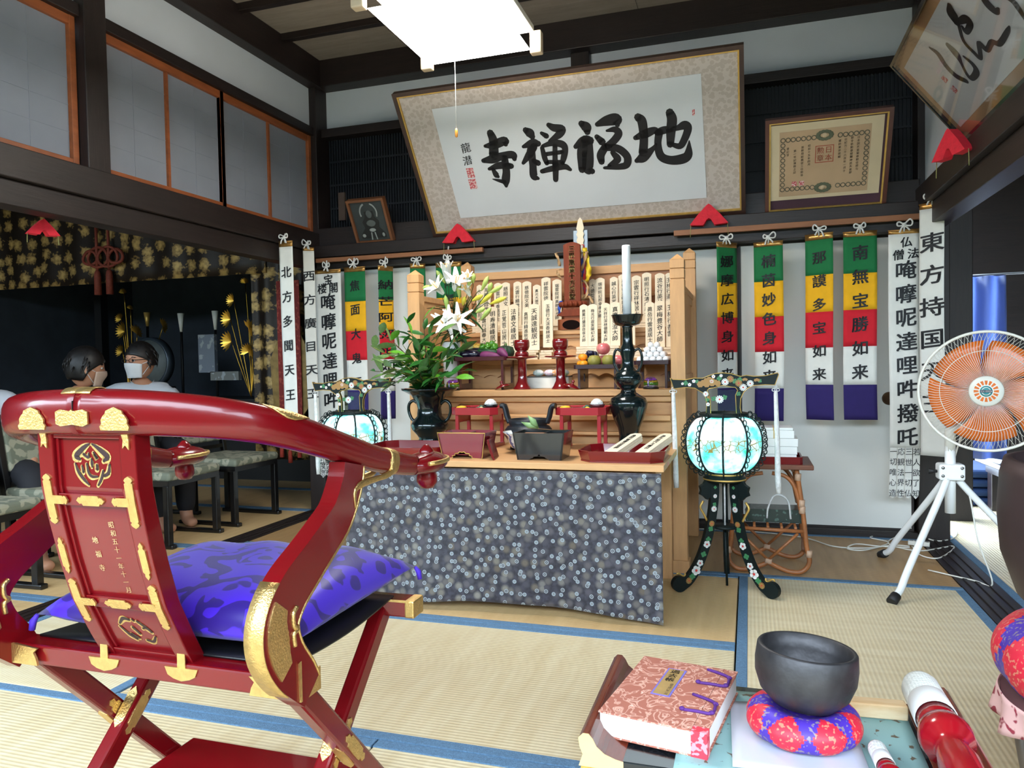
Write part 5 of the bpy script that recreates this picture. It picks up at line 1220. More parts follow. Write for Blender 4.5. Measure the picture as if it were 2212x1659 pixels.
    for k in range(10):
        a = 2*PI*(k+.5)/10; ca, sa = math.cos(a), math.sin(a); b = B()
        b.tube([((p.x+.002)*ca, (p.x+.002)*sa, p.y) for p in gp], .0042, 6)
        rb = b.build('rib', lac, t, world=False)
        b = B()
        for j in range(3, len(gp)-3, 2):
            p = gp[j]; q = gp[j+1]-gp[j-1]; d = math.hypot(q.x, q.y); nx, nz = q.y/d, -q.x/d; cx, cz = p.x+nx*.013, p.y+nz*.013
            b.tube([((cx+.0105*math.cos(w))*ca, (cx+.0105*math.cos(w))*sa, cz+.0115*math.sin(w)) for w in [2*PI*i/10 for i in range(10)]], .0022, 4, closed=True)
        b.build('chain_fretwork', lac, rb, world=False)['kind'] = 'stuff'
    B().lathe([(.078, .745), (.1, .748), (.104, .756), (.098, .764), (.08, .764), (.078, .745)], 32, cap=False).build('top_ring', lac, t, world=False)
    K = .000302
    out = [(90,215),(130,238),(300,245),(430,220),(550,225),(620,195),(720,160),(830,150),(950,165),(1070,205),(1150,190),(1250,205),(1400,200),(1570,160),(1580,185),(1530,330),(1400,325),(1250,335),(1170,370),(1110,430),(1070,520),(1060,650),(1080,740),(1010,740),(1005,600),(1000,470),(1030,400),(1000,360),(930,350),(830,330),(760,345),(700,365),(640,370),(610,400),(640,470),(655,600),(655,740),(590,740),(600,650),(595,520),(560,440),(490,400),(440,365),(300,355),(140,370)]
    P = [((x-835)*K, .757+(740-y)*K) for x, y in out]
    hd = B().prism(P[::-1], -.007, .007).build('handle_board', lac, t, world=False)
    for yy in (-.0075, .0075): B().tube([(x, yy, z) for x, z in P], .0016, 4, closed=True).build('gilt_edge', gd, hd, world=False)
    its = []
    for kind, x, y, r in (('plum', 265, 300, 20), ('plum', 365, 315, 26), ('plum', 425, 265, 26), ('ochreleaf', 560, 310, 90), ('ochreleaf', 640, 260, 80), ('ochreleaf', 720, 300, 80), ('plum', 675, 270, 30), ('plum', 700, 200, 26), ('daisy', 860, 280, 52), ('daisy', 1105, 360, 52), ('daisy', 1200, 305, 48), ('ochre', 930, 240, 50), ('ochre', 1045, 300, 50), ('daisy', 590, 450, 40), ('plum', 620, 600, 28), ('daisy', 805, 190, 24),
                          ('leaf', 310, 290, 40), ('leaf', 470, 270, 30), ('leaf', 780, 230, 40), ('leaf', 990, 270, 40), ('leaf', 1060, 250, 40), ('leaf', 610, 530, 36), ('ochre', 625, 500, 20), ('leaf', 1330, 270, 30), ('ochreleaf', 1130, 250, 36), ('ochreleaf', 1290, 260, 40), ('leaf', 1040, 450, 36)):
        its.append((kind, ((x-835)*K, -.0088, .757+(740-y)*K), (1, 0, 0), (0, 0, 1), r*K))
    motif(hd, its)
    pn = B().box(-.05, .05, -.002, .0, .765, .86).build('clear_panel', pm('clear_acrylic', (250, 250, 250), .02, trans=1, var=0, spec=.2), t, world=False)
    motif(pn, [('daisy', ((780-835)*K, -.003, .757+(740-530)*K), (1, 0, 0), (0, 0, 1), 58*K), ('leaf', ((700-835)*K, -.0028, .757+(740-520)*K), (1, 0, 0), (0, 0, 1), 40*K), ('leaf', ((850-835)*K, -.0028, .757+(740-500)*K), (1, 0, 0), (0, 0, 1), 40*K)])
    for x, z, zl in ((-.213, .868, .43), (.213, .872, .42)):
        ts = B().tube([(x, 0, z+.012), (x, 0, z-.01)], .002, 5).build('tassel', white_rope, t, world=False)
        b = B()
        for w in (-1, 1, 0):
            c = V((x+w*.009, -.002, z-.012+(.012 if w == 0 else 0))); b.tube([c+V((.006*math.cos(q), 0, .006*math.sin(q))) for q in [2*PI*i/8 for i in range(8)]], .002, 4, closed=True)
        b.build('tassel_knot', white_rope, ts, world=False)
        B().tube([(x, 0, z-.015), (x, 0, z-.03), (x+.004, -.002, (z+zl)/2), (x+.006, 0, zl+.05), (x+.008, 0, zl)], [.007, .0085, .0105, .0125, .011], 12).build('fringe', white_rope, ts, world=False)
    return t
lan1 = lantern()
lan2 = copy_tree(lan1); lan2.location = (-1.955, 3.40, 0); lan2['label'] = 'lit painted globe lantern half hidden behind the red chair arm'

# ================================================================ RATTAN STOOL, TRAY OF BOXES, BAG
rattan = pm('rattan_cane', (170, 104, 58), .4, kind='wood', scale=18, var=.2); wrapm = pm('cane_wrapping', (206, 168, 140), .6, kind='wave', scale=90, var=.2)
def rattan_stool():
    x0, x1, y0, y1, H = -.12, .275, 3.58, 3.92, .485
    t = thing('rattan_stool', 'bent rattan stool with a brown wooden top against the white doors', 'stool', ((x0+x1)/2, (y0+y1)/2, 0))
    B().box(x0, x1, y0, y1, H, H+.022).build('seat_board', pm('seat_board_brown', (112, 66, 46), .4, kind='wood', scale=10, stretch=(.5, 3, 3)), t, bevel=.004)
    for y in (y0+.03, y1-.03):
        for s in (-1, 1):
            cx = (x0+x1)/2; xe = cx+s*.165
            leg = B().tube(spline([(cx+s*.125, y, H), (cx+s*.15, y, .3), (xe, y, .14), (xe+s*.012, y, .06), (xe-s*.02, y, .016), (cx+s*.09, y, .013), (cx+s*.03, y, .035), (cx, y, .05)], 6), .011, 8).build('leg', rattan, t)
            B().tube(spline([(cx+s*.02, y, H-.02), (cx+s*.08, y, H-.035), (cx+s*.12, y, H-.09), (cx+s*.145, y, .28)], 5), .009, 8).build('arch', rattan, leg)
            for z, xx in ((.33, .145), (.3, .147), (.1, .175), (.45, .13)): B().tube([(cx+s*xx, y, z-.016), (cx+s*(xx+.002), y, z+.016)], .0145, 8).build('cane_wrap', wrapm, leg)
        B().tube([((x0+x1)/2-.15, y, .205), ((x0+x1)/2+.155, y, .2)], .009, 8).build('shelf_rail', rattan, t)
        b = B().tube([((x0+x1)/2-.13, y, .19), ((x0+x1)/2-.0, y, .06)], .007, 8); b.build('brace', rattan, t)
        B().tube([((x0+x1)/2+.13, y, .19), ((x0+x1)/2+.0, y, .06)], .007, 8).build('brace', rattan, t)
        B().tube([((x0+x1)/2-.014, y, .058), ((x0+x1)/2+.014, y, .052)], .014, 8).build('cane_wrap', wrapm, t)
    for k in range(5):
        xx = (x0+x1)/2-.12+.06*k; B().tube([(xx, y0+.03, .214), (xx, y1-.03, .214)], .006, 8).build('shelf_slat', rattan, t)
    for s in (-1, 1): B().tube(spline([((x0+x1)/2+s*.17, y0+.03, .11), ((x0+x1)/2+s*.16, (y0+y1)/2, .085), ((x0+x1)/2+s*.17, y1-.03, .11)], 5), .008, 8).build('side_rail', rattan, t)
    return H+.022
SZ = rattan_stool()
t = thing('square_tray', 'red lacquer tray holding white boxes on the rattan stool', 'tray', (.10, 3.70, SZ))
B().ring_prism(octa(.13, .1, .012), octa(.122, .092, .01), 0, .034, 'z').build('tray_rim', red_lac, t, world=False, bevel=.001); B().prism(octa(.124, .094, .011), 0, .006, 'z').build('tray_bottom', red_lac, t, world=False)
for k in range(5):
    w, d, h, dx = [(.105, .078, .036, 0), (.105, .078, .036, .003), (.106, .08, .036, .006), (.1, .076, .036, -.004), (.097, .074, .012, -.006)][k]
    z = SZ+.0065+.0368*k
    t = thing('white_gift_box', '%s white paper box from the bottom of the stack on red tray' % ORD[k], 'box', (.10+dx, 3.70, z), 0, 'white boxes stacked on the red tray')
    B().box(-w, w, -d, d, 0, h).build('box_body', white_gloss, t, world=False, bevel=.002)
    b = B().ring_prism([(-d-.0012, -.0002), (d+.0012, -.0002), (d+.0012, h+.0003), (-d-.0012, h+.0003)], [(-d, 0), (d, 0), (d, h), (-d, h)], .01, .014, 'x'); b.build('gold_string', gold_flat, t, world=False)
t = thing('carrying_bag', 'dark green patterned bag with white rope handles on the stool shelf', 'bag', (.11, 3.74, .222))
bagm = pm('dark_green_print', (18, 40, 34), .35, kind='spots', scale=50, col2=(66, 92, 84), bw=.6, coat=.2)
b = B().prism([(-.13, .0), (.13, .0), (.125, .03), (.118, .062), (-.12, .06), (-.135, .03)], -.06, .07); b.build('bag_body', bagm, t, world=False, bevel=.012, seg=3)
B().tube(spline([(-.035, -.064, .02), (-.03, -.07, .07), (-.005, -.07, .125), (.03, -.07, .13), (.06, -.07, .1), (.07, -.064, .02)], 6), .0045, 7).build('rope_handle', white_rope, t, world=False)

# ================================================================ ELECTRIC FAN
def fan():
    px, py = .825, 3.62
    t = thing('electric_fan', 'white tripod electric fan with orange blades and wire guard', 'fan', (px, py, 0))
    for fx, fy in ((.626, 4.01), (.552, 3.29), (1.24, 3.63)):
        d = V((fx-px, fy-py, 0)); dn = d.normalized(); p0 = V((px, py, 0))
        P = spline([p0+dn*.04+V((0, 0, .47)), p0+dn*.05+V((0, 0, .43)), p0+d*.75+V((0, 0, .13)), p0+d*.9+V((0, 0, .05)), p0+d+V((0, 0, .022))], 6)
        lg = B().tube(P, .0145, 10).build('leg', white_gloss, t); q = (P[-1]-P[-2]).normalized()
        B().tube([P[-1]-q*.012, P[-1]+q*.03], [.02, .021], 10).build('rubber_foot', black_rubber, lg)
    B().tube([(px, py, .31), (px, py, .6)], .021, 14).build('pole', white_gloss, t)
    c = B().box(px-.05, px+.05, py-.04, py+.04, .455, .525).build('clamp', white_gloss, t, bevel=.01, seg=3)
    for x, z in ((-.036, .475), (-.036, .51), (.036, .475), (.036, .51)): B().ball((px+x, py-.041, z), (.007, .004, .007), 8, 6).build('bolt', pm('steel', (150, 150, 150), .3, metal=1), c)
    B().tube([(px-.05, py, .49), (px-.085, py, .49)], [.006, .014], 8).build('clamp_knob', black_rubber, t)
    hc = V((.929, 3.50, .842)); ax = V((-.929, -3.5, .12)).normalized()   # faces the visitor
    R = ax.to_track_quat('Z', 'Y').to_matrix()
    def loc(b): b.v = [tuple(R @ V(v)+hc) for v in b.v]; return b
    loc(B().lathe([(0, -.2), (.05, -.195), (.075, -.17), (.08, -.1), (.065, -.06), (0, -.055)], 24)).build('motor_housing', white_plastic, t)
    B().tube([(px, py, .58), V((px, py, .66)), hc-ax*.14], [.021, .024, .035], 12).build('neck', white_plastic, t)
    ora = pm('orange_blade', (240, 120, 36), .25, var=.05, scale=5, trans=.25)
    for k in range(5):
        a0 = 2*PI*k/5
        def fn(u, v):
            a = a0+(u-.5)*1.32*(1-.15*v)-.35*v; r = .045+.165*v
            return (r*math.cos(a), r*math.sin(a), -.02+.03*(.5-u)*(1-.3*v))
        loc(B().grid(fn, 8, 6)).build('blade', ora, t, solid=.003)
    loc(B().lathe([(0, -.05), (.045, -.045), (.05, -.02), (.045, .005), (0, .01)], 24)).build('blade_hub', ora, t)
    # wire guard: front dish, back dish, rim and rings
    def dish(r, f):
        s = r/.245
        return f*(.055*(1-max(0, (s-.3)/.7)**2.2))
    for f, nm, tw in ((1, 'front_guard', .45), (-1.5, 'back_guard', -.25)):
        b = B()
        for k in range(110 if f > 0 else 60):
            a = 2*PI*k/(110 if f > 0 else 60); pts = []
            for i in range(7):
                r = .055+(.243-.055)*i/6; aa = a+tw*math.sin(PI*i/6)*.25; pts.append((r*math.cos(aa), r*math.sin(aa), dish(r, f)))
            b.tube(pts, .0011, 3)
        for r in (.165,): b.tube([(r*math.cos(2*PI*i/48), r*math.sin(2*PI*i/48), dish(r, f)+.001) for i in range(48)], .0014, 4, closed=True)
        loc(b).build(nm, white_plastic, t)['kind'] = 'stuff'
    loc(B().tube([(.245*math.cos(2*PI*i/64), .245*math.sin(2*PI*i/64), 0) for i in range(64)], .006, 8, closed=True)).build('guard_rim', white_plastic, t)
    cap = loc(B().lathe([(.0, .063), (.058, .062), (.062, .056), (.06, .05), (0, .05)], 32)).build('guard_cap', white_plastic, t)
    for k in range(16):
        a = 2*PI*k/16; q = B(); ca, sa = math.cos(a), math.sin(a)
        q.add([(r*ca-s*sa, r*sa+s*ca, .0633) for r, s in ((.026, -.0032), (.043, -.0055), (.043, .0055), (.026, .0032))], [(0, 1, 2, 3)]); loc(q).build('cap_slot', ora, cap)
    bd = loc(B().lathe([(0, .0642), (.022, .064), (.022, .062)], 28)).build('badge', pm('teal_badge', (60, 150, 156), .35), cap)
    loc(B().lathe([(.014, .0646), (.0165, .0648), (.0165, .064)], 28, cap=False)).build('badge_ring', white_plastic, bd)
    loc(B().box(-.021, .021, -.0055, .0055, .064, .0652)).build('badge_band', pm('navy_band', (28, 40, 66), .4), bd)
    q = B(); put_text(q, [(c, -.0165+.0066*i, 0, .008, .009) for i, c in enumerate('SUIDEN')], lambda u, v: (u, v, .0655), .004, 0)
    loc(q).build('badge_lettering', white_plastic, bd)['kind'] = 'stuff'
    B().tube(spline([hc-ax*.18, (px+.03, py+.05, .55), (px+.07, py, .4), (px+.1, py-.02, .2), (px+.15, py-.03, .02), (px+.1, py+.05, .008), (px-.05, py+.18, .008)], 6), .0035, 6).build('power_cord', white_plastic, t)
fan()
# extension cords and power strip on the mats
def cord(pts, label, m=white_plastic, r=.0035):
    o = B().tube(spline([(p.x, p.y, p.z) for p in [atz(x, y, .006) for x, y in pts]], 8), r, 6).build('extension_cord', m); tag(o, label, 'cord')
cord([(1430, 1140), (1500, 1142), (1600, 1146), (1730, 1160), (1800, 1180), (1870, 1184), (1930, 1178), (1965, 1180)], 'thin white cord running along the doors to the power strip')
cord([(1965, 1183), (1900, 1180), (1850, 1175), (1830, 1185), (1870, 1188), (1920, 1172), (1880, 1160), (1960, 1150), (2020, 1168), (2060, 1162), (2068, 1150)], 'white cord looped in a loose coil beside the power strip')
cord([(1975, 1178), (1995, 1165), (1940, 1160), (1920, 1175), (1985, 1190), (2060, 1180), (2030, 1205), (1990, 1200), (1970, 1180)], 'white cord coiled under the fan legs')
p = atz(1985, 1178, .004)
t = thing('power_strip', 'white power strip lying on the mat under the fan', 'power strip', tuple(p), -.25)
B().box(-.05, .05, -.018, .018, 0, .022).build('strip_body', white_plastic, t, world=False, bevel=.004)
for k in range(4): B().box(-.044+.023*k, -.026+.023*k, -.01, .01, .0215, .0228).build('socket', pm('socket_grey', (170, 170, 168), .5), t, world=False)
# ================================================================ THE PRIEST'S FOLDING CHAIR
def chair():
    CX = -1.063; SP = [(.46, 1.1), (.51, 1.073), (.59, 1.035), (.667, 1.012), (.74, .995), (.80, .983), (.895, .979), (.95, .978)]
    def Ys(z):
        for (a, ya), (c, yc) in zip(SP, SP[1:]):
            if z <= c: return ya+(yc-ya)*max(0, (z-a)/(c-a))
        return SP[-1][1]
    t = thing('folding_chair', 'red lacquered folding ceremonial chair with gold fittings and horseshoe arms', 'chair', (CX, 1.3, 0))
    # -- horseshoe arm rail, oval in section, in two halves meeting at the back
    half = [(0, .972, .93), (.09, .975, .929), (.17, .995, .924), (.235, 1.035, .914), (.28, 1.09, .897), (.305, 1.17, .87), (.317, 1.27, .837), (.325, 1.37, .806), (.333, 1.46, .784), (.34, 1.52, .772)]
    for s in (1, -1):
        P = spline([(CX+s*x, y, z) for x, y, z in half], 6); b = B(); n = 18; vs = []
        for i, p in enumerate(P):
            q = (P[min(i+1, len(P)-1)]-P[max(i-1, 0)]).normalized(); side = q.cross(V((0, 0, 1))).normalized(); up = side.cross(q).normalized()
            f = i/(len(P)-1); hh, ww = .040*(1-.42*f), .026*(1-.25*f)
            for k in range(n):
                a = 2*PI*k/n; c, d = math.cos(a), math.sin(a)
                c = math.copysign(abs(c)**.8, c); d = math.copysign(abs(d)**.8, d)
                vs.append(p+side*(ww*c)+up*(hh*d))
        b.add(vs, [(i*n+k, i*n+(k+1) % n, (i+1)*n+(k+1) % n, (i+1)*n+k) for i in range(len(P)-1) for k in range(n)], 0, True)
        o = len(b.v); b.f += [list(range(n-1, -1, -1)), [len(vs)-n+k for k in range(n)]]; b.m += [0, 0]; b.sm += [False, False]
        if s < 0: b.f = [f_[::-1] for f_ in b.f]
        arm = b.build('arm_rail', red_lac, t)
        # volute at the front end with a gold line and a knob under it
        e = V((CX+s*.345, 1.55, .766))
        vol = B(); vol.ball(e+V((0, .03, .004)), (.046, .078, .026), 20, 10); vol.build('arm_volute', red_lac, arm)
        B().tube([e+V((0, .03, .006))+V((.0468*math.cos(a), .0788*math.sin(a), .003)) for a in [(-.25+i*.1)*PI for i in range(15)]], .0045, 6, flat=1.2).build('gold_line', gold, arm)
        B().tube(spline([e+V((0, -.04, .012)), e+V((s*.018, .0, .02)), e+V((s*.012, .045, .023)), e+V((-s*.012, .06, .02)), e+V((-s*.018, .03, .02))], 5), .008, 8).build('scroll', red_lac, arm)
        B().lathe([(0, -.058), (.016, -.055), (.024, -.042), (.024, -.028), (.02, -.012), (.02, .0)], 18, e+V((0, .035, 0))).build('knob', red_lac, arm)
        B().lathe([(.02, .015), (.016, .034), (.006, .045), (0, .046)], 16, e+V((0, .035, 0))).build('finial', red_lac, arm)
        # gold bands: one half way, one at the post head
        def band(i0, i1, a0, a1, nm, wob=.0):
            g = B(); m = 12; V_ = []
            for i in range(i0, i1+1):
                p = P[i]; q = (P[min(i+1, len(P)-1)]-P[max(i-1, 0)]).normalized(); side = q.cross(V((0, 0, 1))).normalized(); up = side.cross(q).normalized()
                f = i/(len(P)-1); hh, ww = .0415*(1-.42*f), .0275*(1-.25*f); w = math.sin(PI*(i-i0)/max(1, i1-i0))
                for k in range(m+1):
                    a = a0+(a1-a0)*(.5+(k/m-.5)*(1-wob+wob*w)); c, d = math.cos(a), math.sin(a)
                    c = math.copysign(abs(c)**.8, c); d = math.copysign(abs(d)**.8, d); V_.append(p+side*(ww*c)+up*(hh*d))
            g.add(V_, [(i*(m+1)+k, i*(m+1)+k+1, (i+1)*(m+1)+k+1, (i+1)*(m+1)+k) for i in range(i1-i0) for k in range(m)], 0, True); g.build(nm, gold, arm, solid=.002)
        out = 0 if s > 0 else PI
        band(0, 2, PI/2-.75, PI/2+.75, 'crown_plate')
        band(22, 29, PI/2-1.1, PI/2+1.1, 'gold_band', .9); band(44, 46, -PI*.55, PI*.75, 'gold_band')
        # -- arm post: a C-bent board from the arm down to the seat rail
        pc = spline([(1.265, .81, .036), (1.255, .775, .036), (1.218, .722, .036), (1.168, .69, .037), (1.115, .66, .039), (1.055, .625, .043), (1.022, .587, .046), (1.02, .55, .046), (1.04, .51, .042), (1.075, .47, .037), (1.1, .44, .03)], 5)
        x = CX+s*.322; th = .017; L_, R_ = [], []
        for i, p in enumerate(pc):
            q = pc[min(i+1, len(pc)-1)]-pc[max(i-1, 0)]; d = math.hypot(q.x, q.y); L_.append((p.x-q.y/d*p.z, p.y+q.x/d*p.z)); R_.append((p.x+q.y/d*p.z, p.y-q.x/d*p.z))
        n = len(pc); b = B(); vs = [(x-th, *a) for a in L_]+[(x-th, *a) for a in R_]+[(x+th, *a) for a in L_]+[(x+th, *a) for a in R_]; fs = []
        for i in range(n-1): fs += [(i, n+i, n+i+1, i+1), (2*n+i, 2*n+i+1, 3*n+i+1, 3*n+i), (i, i+1, 2*n+i+1, 2*n+i), (n+i, 3*n+i, 3*n+i+1, n+i+1)]
        b.add(vs, fs+[(0, 2*n, 3*n, n), (n-1, 2*n-1, 4*n-1, 3*n-1)]); post = b.build('arm_post', red_lac, t, bevel=.004)
        g = B().tube([(x+s*th, a[0]+.0015, a[1]-.001) for a in L_], .0026, 5); g.build('gold_edge', gold, post)
        L2 = [(.24, .436), (.343, .436), (.343, .505), (.315, .475), (.24, .469), (.25, .46), (.244, .45)]
        B().prism([(CX+s*u, z) for u, z in (L2 if s > 0 else L2[::-1])], 1.0615, 1.066).build('foot_plate', gold, post)
        # gold sheet round the knee and a pierced plate on the outer face
        k0, k1 = int(n*.52), int(n*.86)
        gs = B(); V_ = []
        for i in range(k0, k1+1):
            y, z = R_[i]; q = pc[i]; d = V((0, y-q.x, z-q.y)).normalized()*.0018
            V_ += [(x-th-.001, y+d.y, z+d.z), (x+th+.001, y+d.y, z+d.z)]
        gs.add(V_, [(2*i, 2*i+1, 2*i+3, 2*i+2) for i in range(k1-k0)], 0, True); gs.build('knee_sheet', gold, post, solid=.002)
        for face in (-1, 1):
            xf = x+face*(th+.0012); V_ = []; ii = list(range(k0+2, k1-2))
            for i in ii:
                p = pc[i]; y, z = R_[i]; u = V((y-p.x, z-p.y)); wv = math.sin(PI*(i-ii[0])/(len(ii)-1)); sc = 1+.08*(i % 2)
                V_ += [(xf, p.x+u.x*.78, p.y+u.y*.78), (xf, p.x-u.x*(.05+.3*wv)*sc, p.y-u.y*(.05+.3*wv)*sc)]
            q = B().add(V_, [(2*j, 2*j+1, 2*j+3, 2*j+2) for j in range(len(ii)-1)]); q.build('knee_plate', gold, post, solid=.003)
            p = pc[int(n*.62)]; y0, z0 = L_[int(n*.62)]
            q = B().tube(spline([(xf, y0-.004, z0+.032), (xf, y0-.014, z0+.022), (xf, y0-.013, z0+.002), (xf, y0-.004, z0-.006), (xf, y0-.014, z0-.012), (xf, y0-.012, z0-.032)], 5), .0045, 6); q.build('cloud_scroll', gold, post)
            tp = P[44]; q = B().tube(spline([(tp.x+face*.019, tp.y, tp.z+.005), (tp.x+face*.02, tp.y-.004, tp.z-.025), (x+face*(th+.001), 1.275, .765), (x+face*(th+.001), 1.262, .725)], 5), [.006, .007, .008, .009, .008, .007, .007, .006, .007, .008, .007, .006, .005, .005, .004, .002], 6, flat=.4); q.build('gold_strap', gold, post)
    # seam and plate at the back of the rail
    def lip(u0, u1, nm, z=.96):
        pts = [(u0+(u1-u0)*k/8, z-.02*math.sin(PI*k/8)*(1+.15*(k % 2))) for k in range(9)]
        g = B(); m = len(pts); vs = [(CX+u, .9725-.027*math.sqrt(max(0, 1-((zz-.93)/.042)**2))-.002, zz) for u, zz in pts]+[(CX+u, .969, .9715) for u, zz in pts]
        g.add(vs, [(k, k+1, m+k+1, m+k) for k in range(m-1)], 0, True); g.build(nm, gold, t, solid=.002)
    pass
    B().box(CX-.0006, CX+.0006, .9452, .95, .91, .95).build('rail_seam', black_plain, t)
    # -- back splat: two stiles, rails, three panels that follow its curve
    def surf(u0, u1, z0, z1, off, nm, m, thick, bev=.002):
        b = B(); k = max(2, int((z1-z0)/.012)); vs = []
        for i in range(k+1):
            z = z0+(z1-z0)*i/k
            for u, o in ((u0, -off), (u1, -off), (u1, -off+thick), (u0, -off+thick)): vs.append((CX+u, Ys(z)+o, z))
        fs = [(i*4+j, i*4+(j+1) % 4, (i+1)*4+(j+1) % 4, (i+1)*4+j) for i in range(k) for j in range(4)]+[(3, 2, 1, 0), (k*4, k*4+1, k*4+2, k*4+3)]
        return b.add(vs, fs).build(nm, m, t, bevel=bev)
    surf(-.105, -.072, .465, .91, .012, 'back_stile', red_lac, .034); surf(.072, .105, .465, .91, .012, 'back_stile', red_lac, .034)
    for z0, z1 in ((.885, .905), (.768, .79), (.575, .598), (.465, .483)): surf(-.072, .072, z0, z1, .010, 'back_rail', red_lac, .024)
    pans = [surf(-.074, .074, z0, z1, .001, 'back_panel', red_lac, .012, 0) for z0, z1 in ((.788, .887), (.596, .77), (.481, .577))]
    for u in (-.068, .068):
        for z0, z1 in ((.79, .885), (.598, .768), (.483, .575)): surf(u-.003, u+.003, z0, z1, .006, 'panel_bead', red_lac, .008, .001)
    def sp(u, z, off): return (CX+u, Ys(z)-off, z)
    def plate(pts, off, par=None, nm='gold_plate', m=None):
        """thin fitting lying on the splat, outline in (u, z)"""
        n = len(pts); vs = [sp(u, z, off+.0022) for u, z in pts]+[sp(u, z, off-.001) for u, z in pts]
        cu, cz = sum(p[0] for p in pts)/n, sum(p[1] for p in pts)/n
        B().add(vs, [tuple(range(n))]+[(i, n+i, n+(i+1) % n, (i+1) % n) for i in range(n)]).build(nm, m or gold, par or t)
    def shift(pts, du, dz, sx=1, sz=1): return [(u*sx+du, z*sz+dz) for u, z in pts]
    cap = [(0, .046), (.004, .041), (-.0, .04)]
    mush = [(-.028, 0), (.028, 0), (.03, .006), (.026, .011), (.027, .017), (.022, .024), (.018, .027), (.016, .032), (.008, .035), (0, .038), (-.008, .035), (-.016, .032), (-.018, .027), (-.022, .024), (-.027, .017), (-.026, .011), (-.03, .006)]
    ribb = [(-.008, 0), (-.008, -.014), (-.004, -.026), (-.006, -.04), (0, -.034), (.007, -.042), (.008, -.028), (.006, -.014), (.008, 0)]
    for u in (-.088, .088):
        plate(shift(mush, u, .902), .033); plate(shift(ribb, u, .91), .0135)
    plq = [(-.034, -.01), (-.024, -.014), (0, -.011), (.024, -.014), (.034, -.01), (.034, .01), (.024, .014), (.004, .011), (0, .014), (-.004, .011), (-.024, .014), (-.034, .01)]
    plate(shift(plq, 0, .922), .0335)
    def finial(L, w): return [(-w, 0), (w, 0), (w, L*.72), (w*.7, L*.76), (w*1.05, L*.84), (w*.75, L*.92), (0, L), (-w*.75, L*.92), (-w*1.05, L*.84), (-w*.7, L*.76), (-w, L*.72)]
    def rot(pts, k): return [((u, z), (-z, u), (-u, -z), (z, -u))[k] for u, z in pts]
    oval = [(0.030, 0), (.024, .006), (.020, .005), (.017, .009), (-.017, .009), (-.02, .005), (-.024, .006), (-.03, 0), (-.024, -.006), (-.02, -.005), (-.017, -.009), (.017, -.009), (.02, -.005), (.024, -.006)]
    for z in (.779, .5865):
        for s in (-1, 1):
            u = s*.088; plate(shift(rot(finial(.045, .0085), 0), u, z), .0128); plate(shift(rot(finial(.045, .0085), 2), u, z), .0128); plate(shift(rot(finial(.036, .0075), 3 if s < 0 else 1), u-s*.004, z), .0132)
        plate(shift(oval, 0, z), .0115)
    for s in (-1, 1): plate(shift(rot(oval, 1), s*.088, .675, .8, 1.15), .0128)
    lu = pm('gold_leaf_text', (226, 190, 140), .5, metal=.3)
    q = B(); put_text(q, column('昭和五十一年十一月', .022, .735, .0152, .0125), lambda u, z: sp(u, z, .002), .01, .1); put_text(q, column('地福寺', -.022, .705, .026, .0135), lambda u, z: sp(u, z, .002), .014, .1); q.build('gold_inscription', lu, pans[1])['kind'] = 'stuff'
    # openwork crests: shade of the cut-outs painted as dark strokes, edged with gold
    def crest(pan, cz, R, strokes):
        for st in strokes:
            b = B(); stroke(b, [(x*R, cz+y*R, w*R*1.7) for x, y, w in st], lambda u, z: sp(u, z, .0016), n=8); b.build('crest_edge', gold, pan)
            b = B(); stroke(b, [(x*R, cz+y*R, w*R*.85) for x, y, w in st], lambda u, z: sp(u+.0012, z+.0012, .0022), n=8); b.build('crest_opening_shade', pm('crest_shadow', (40, 8, 14), .5), pan)
    crest(pans[0], .84, .036, [[(-.08, .95, .1), (-.3, .85, .2), (-.6, .65, .28), (-.92, .35, .3), (-.7, .2, .14)], [(.08, .95, .1), (.35, .8, .2), (.65, .6, .28), (.95, .35, .3), (.72, .15, .14)], [(-.45, .45, .16), (-.2, .3, .14), (-.15, .5, .1)], [(.2, .45, .12), (.35, .25, .16), (.15, .55, .12)], [(0, .25, .1), (0, .02, .18), (0, -.15, .08)], [(-1, 0, .1), (-.85, -.4, .18), (-.55, -.75, .18), (-.25, -1, .1)], [(1.05, 0, .12), (.95, -.4, .2), (.7, -.55, .16)], [(.65, -.3, .12), (.5, -.7, .16), (.3, -1, .12)], [(-.3, .0, .12), (-.25, -.4, .14), (-.05, -.6, .16), (.3, -.6, .1)], [(.3, -.05, .16), (.3, -.25, .16)], [(-.6, -.1, .1), (-.55, -.4, .16)]])
    crest(pans[2], .528, .033, [[(-1, .3, .14), (-.6, .65, .24), (-.2, .6, .16)], [(0, .65, .14), (.1, .55, .12)], [(.3, .55, .16), (.7, .2, .2), (1.0, -.1, .16)], [(-1.1, .1, .12), (-.7, -.4, .2), (-.3, -.7, .16)], [(-.2, .1, .18), (.1, -.3, .16)], [(-.5, -.35, .14), (-.1, -.6, .16)], [(1.1, -.4, .14), (.8, -.75, .2), (.4, -.7, .16)], [(.5, .1, .14), (.8, .2, .1)]])
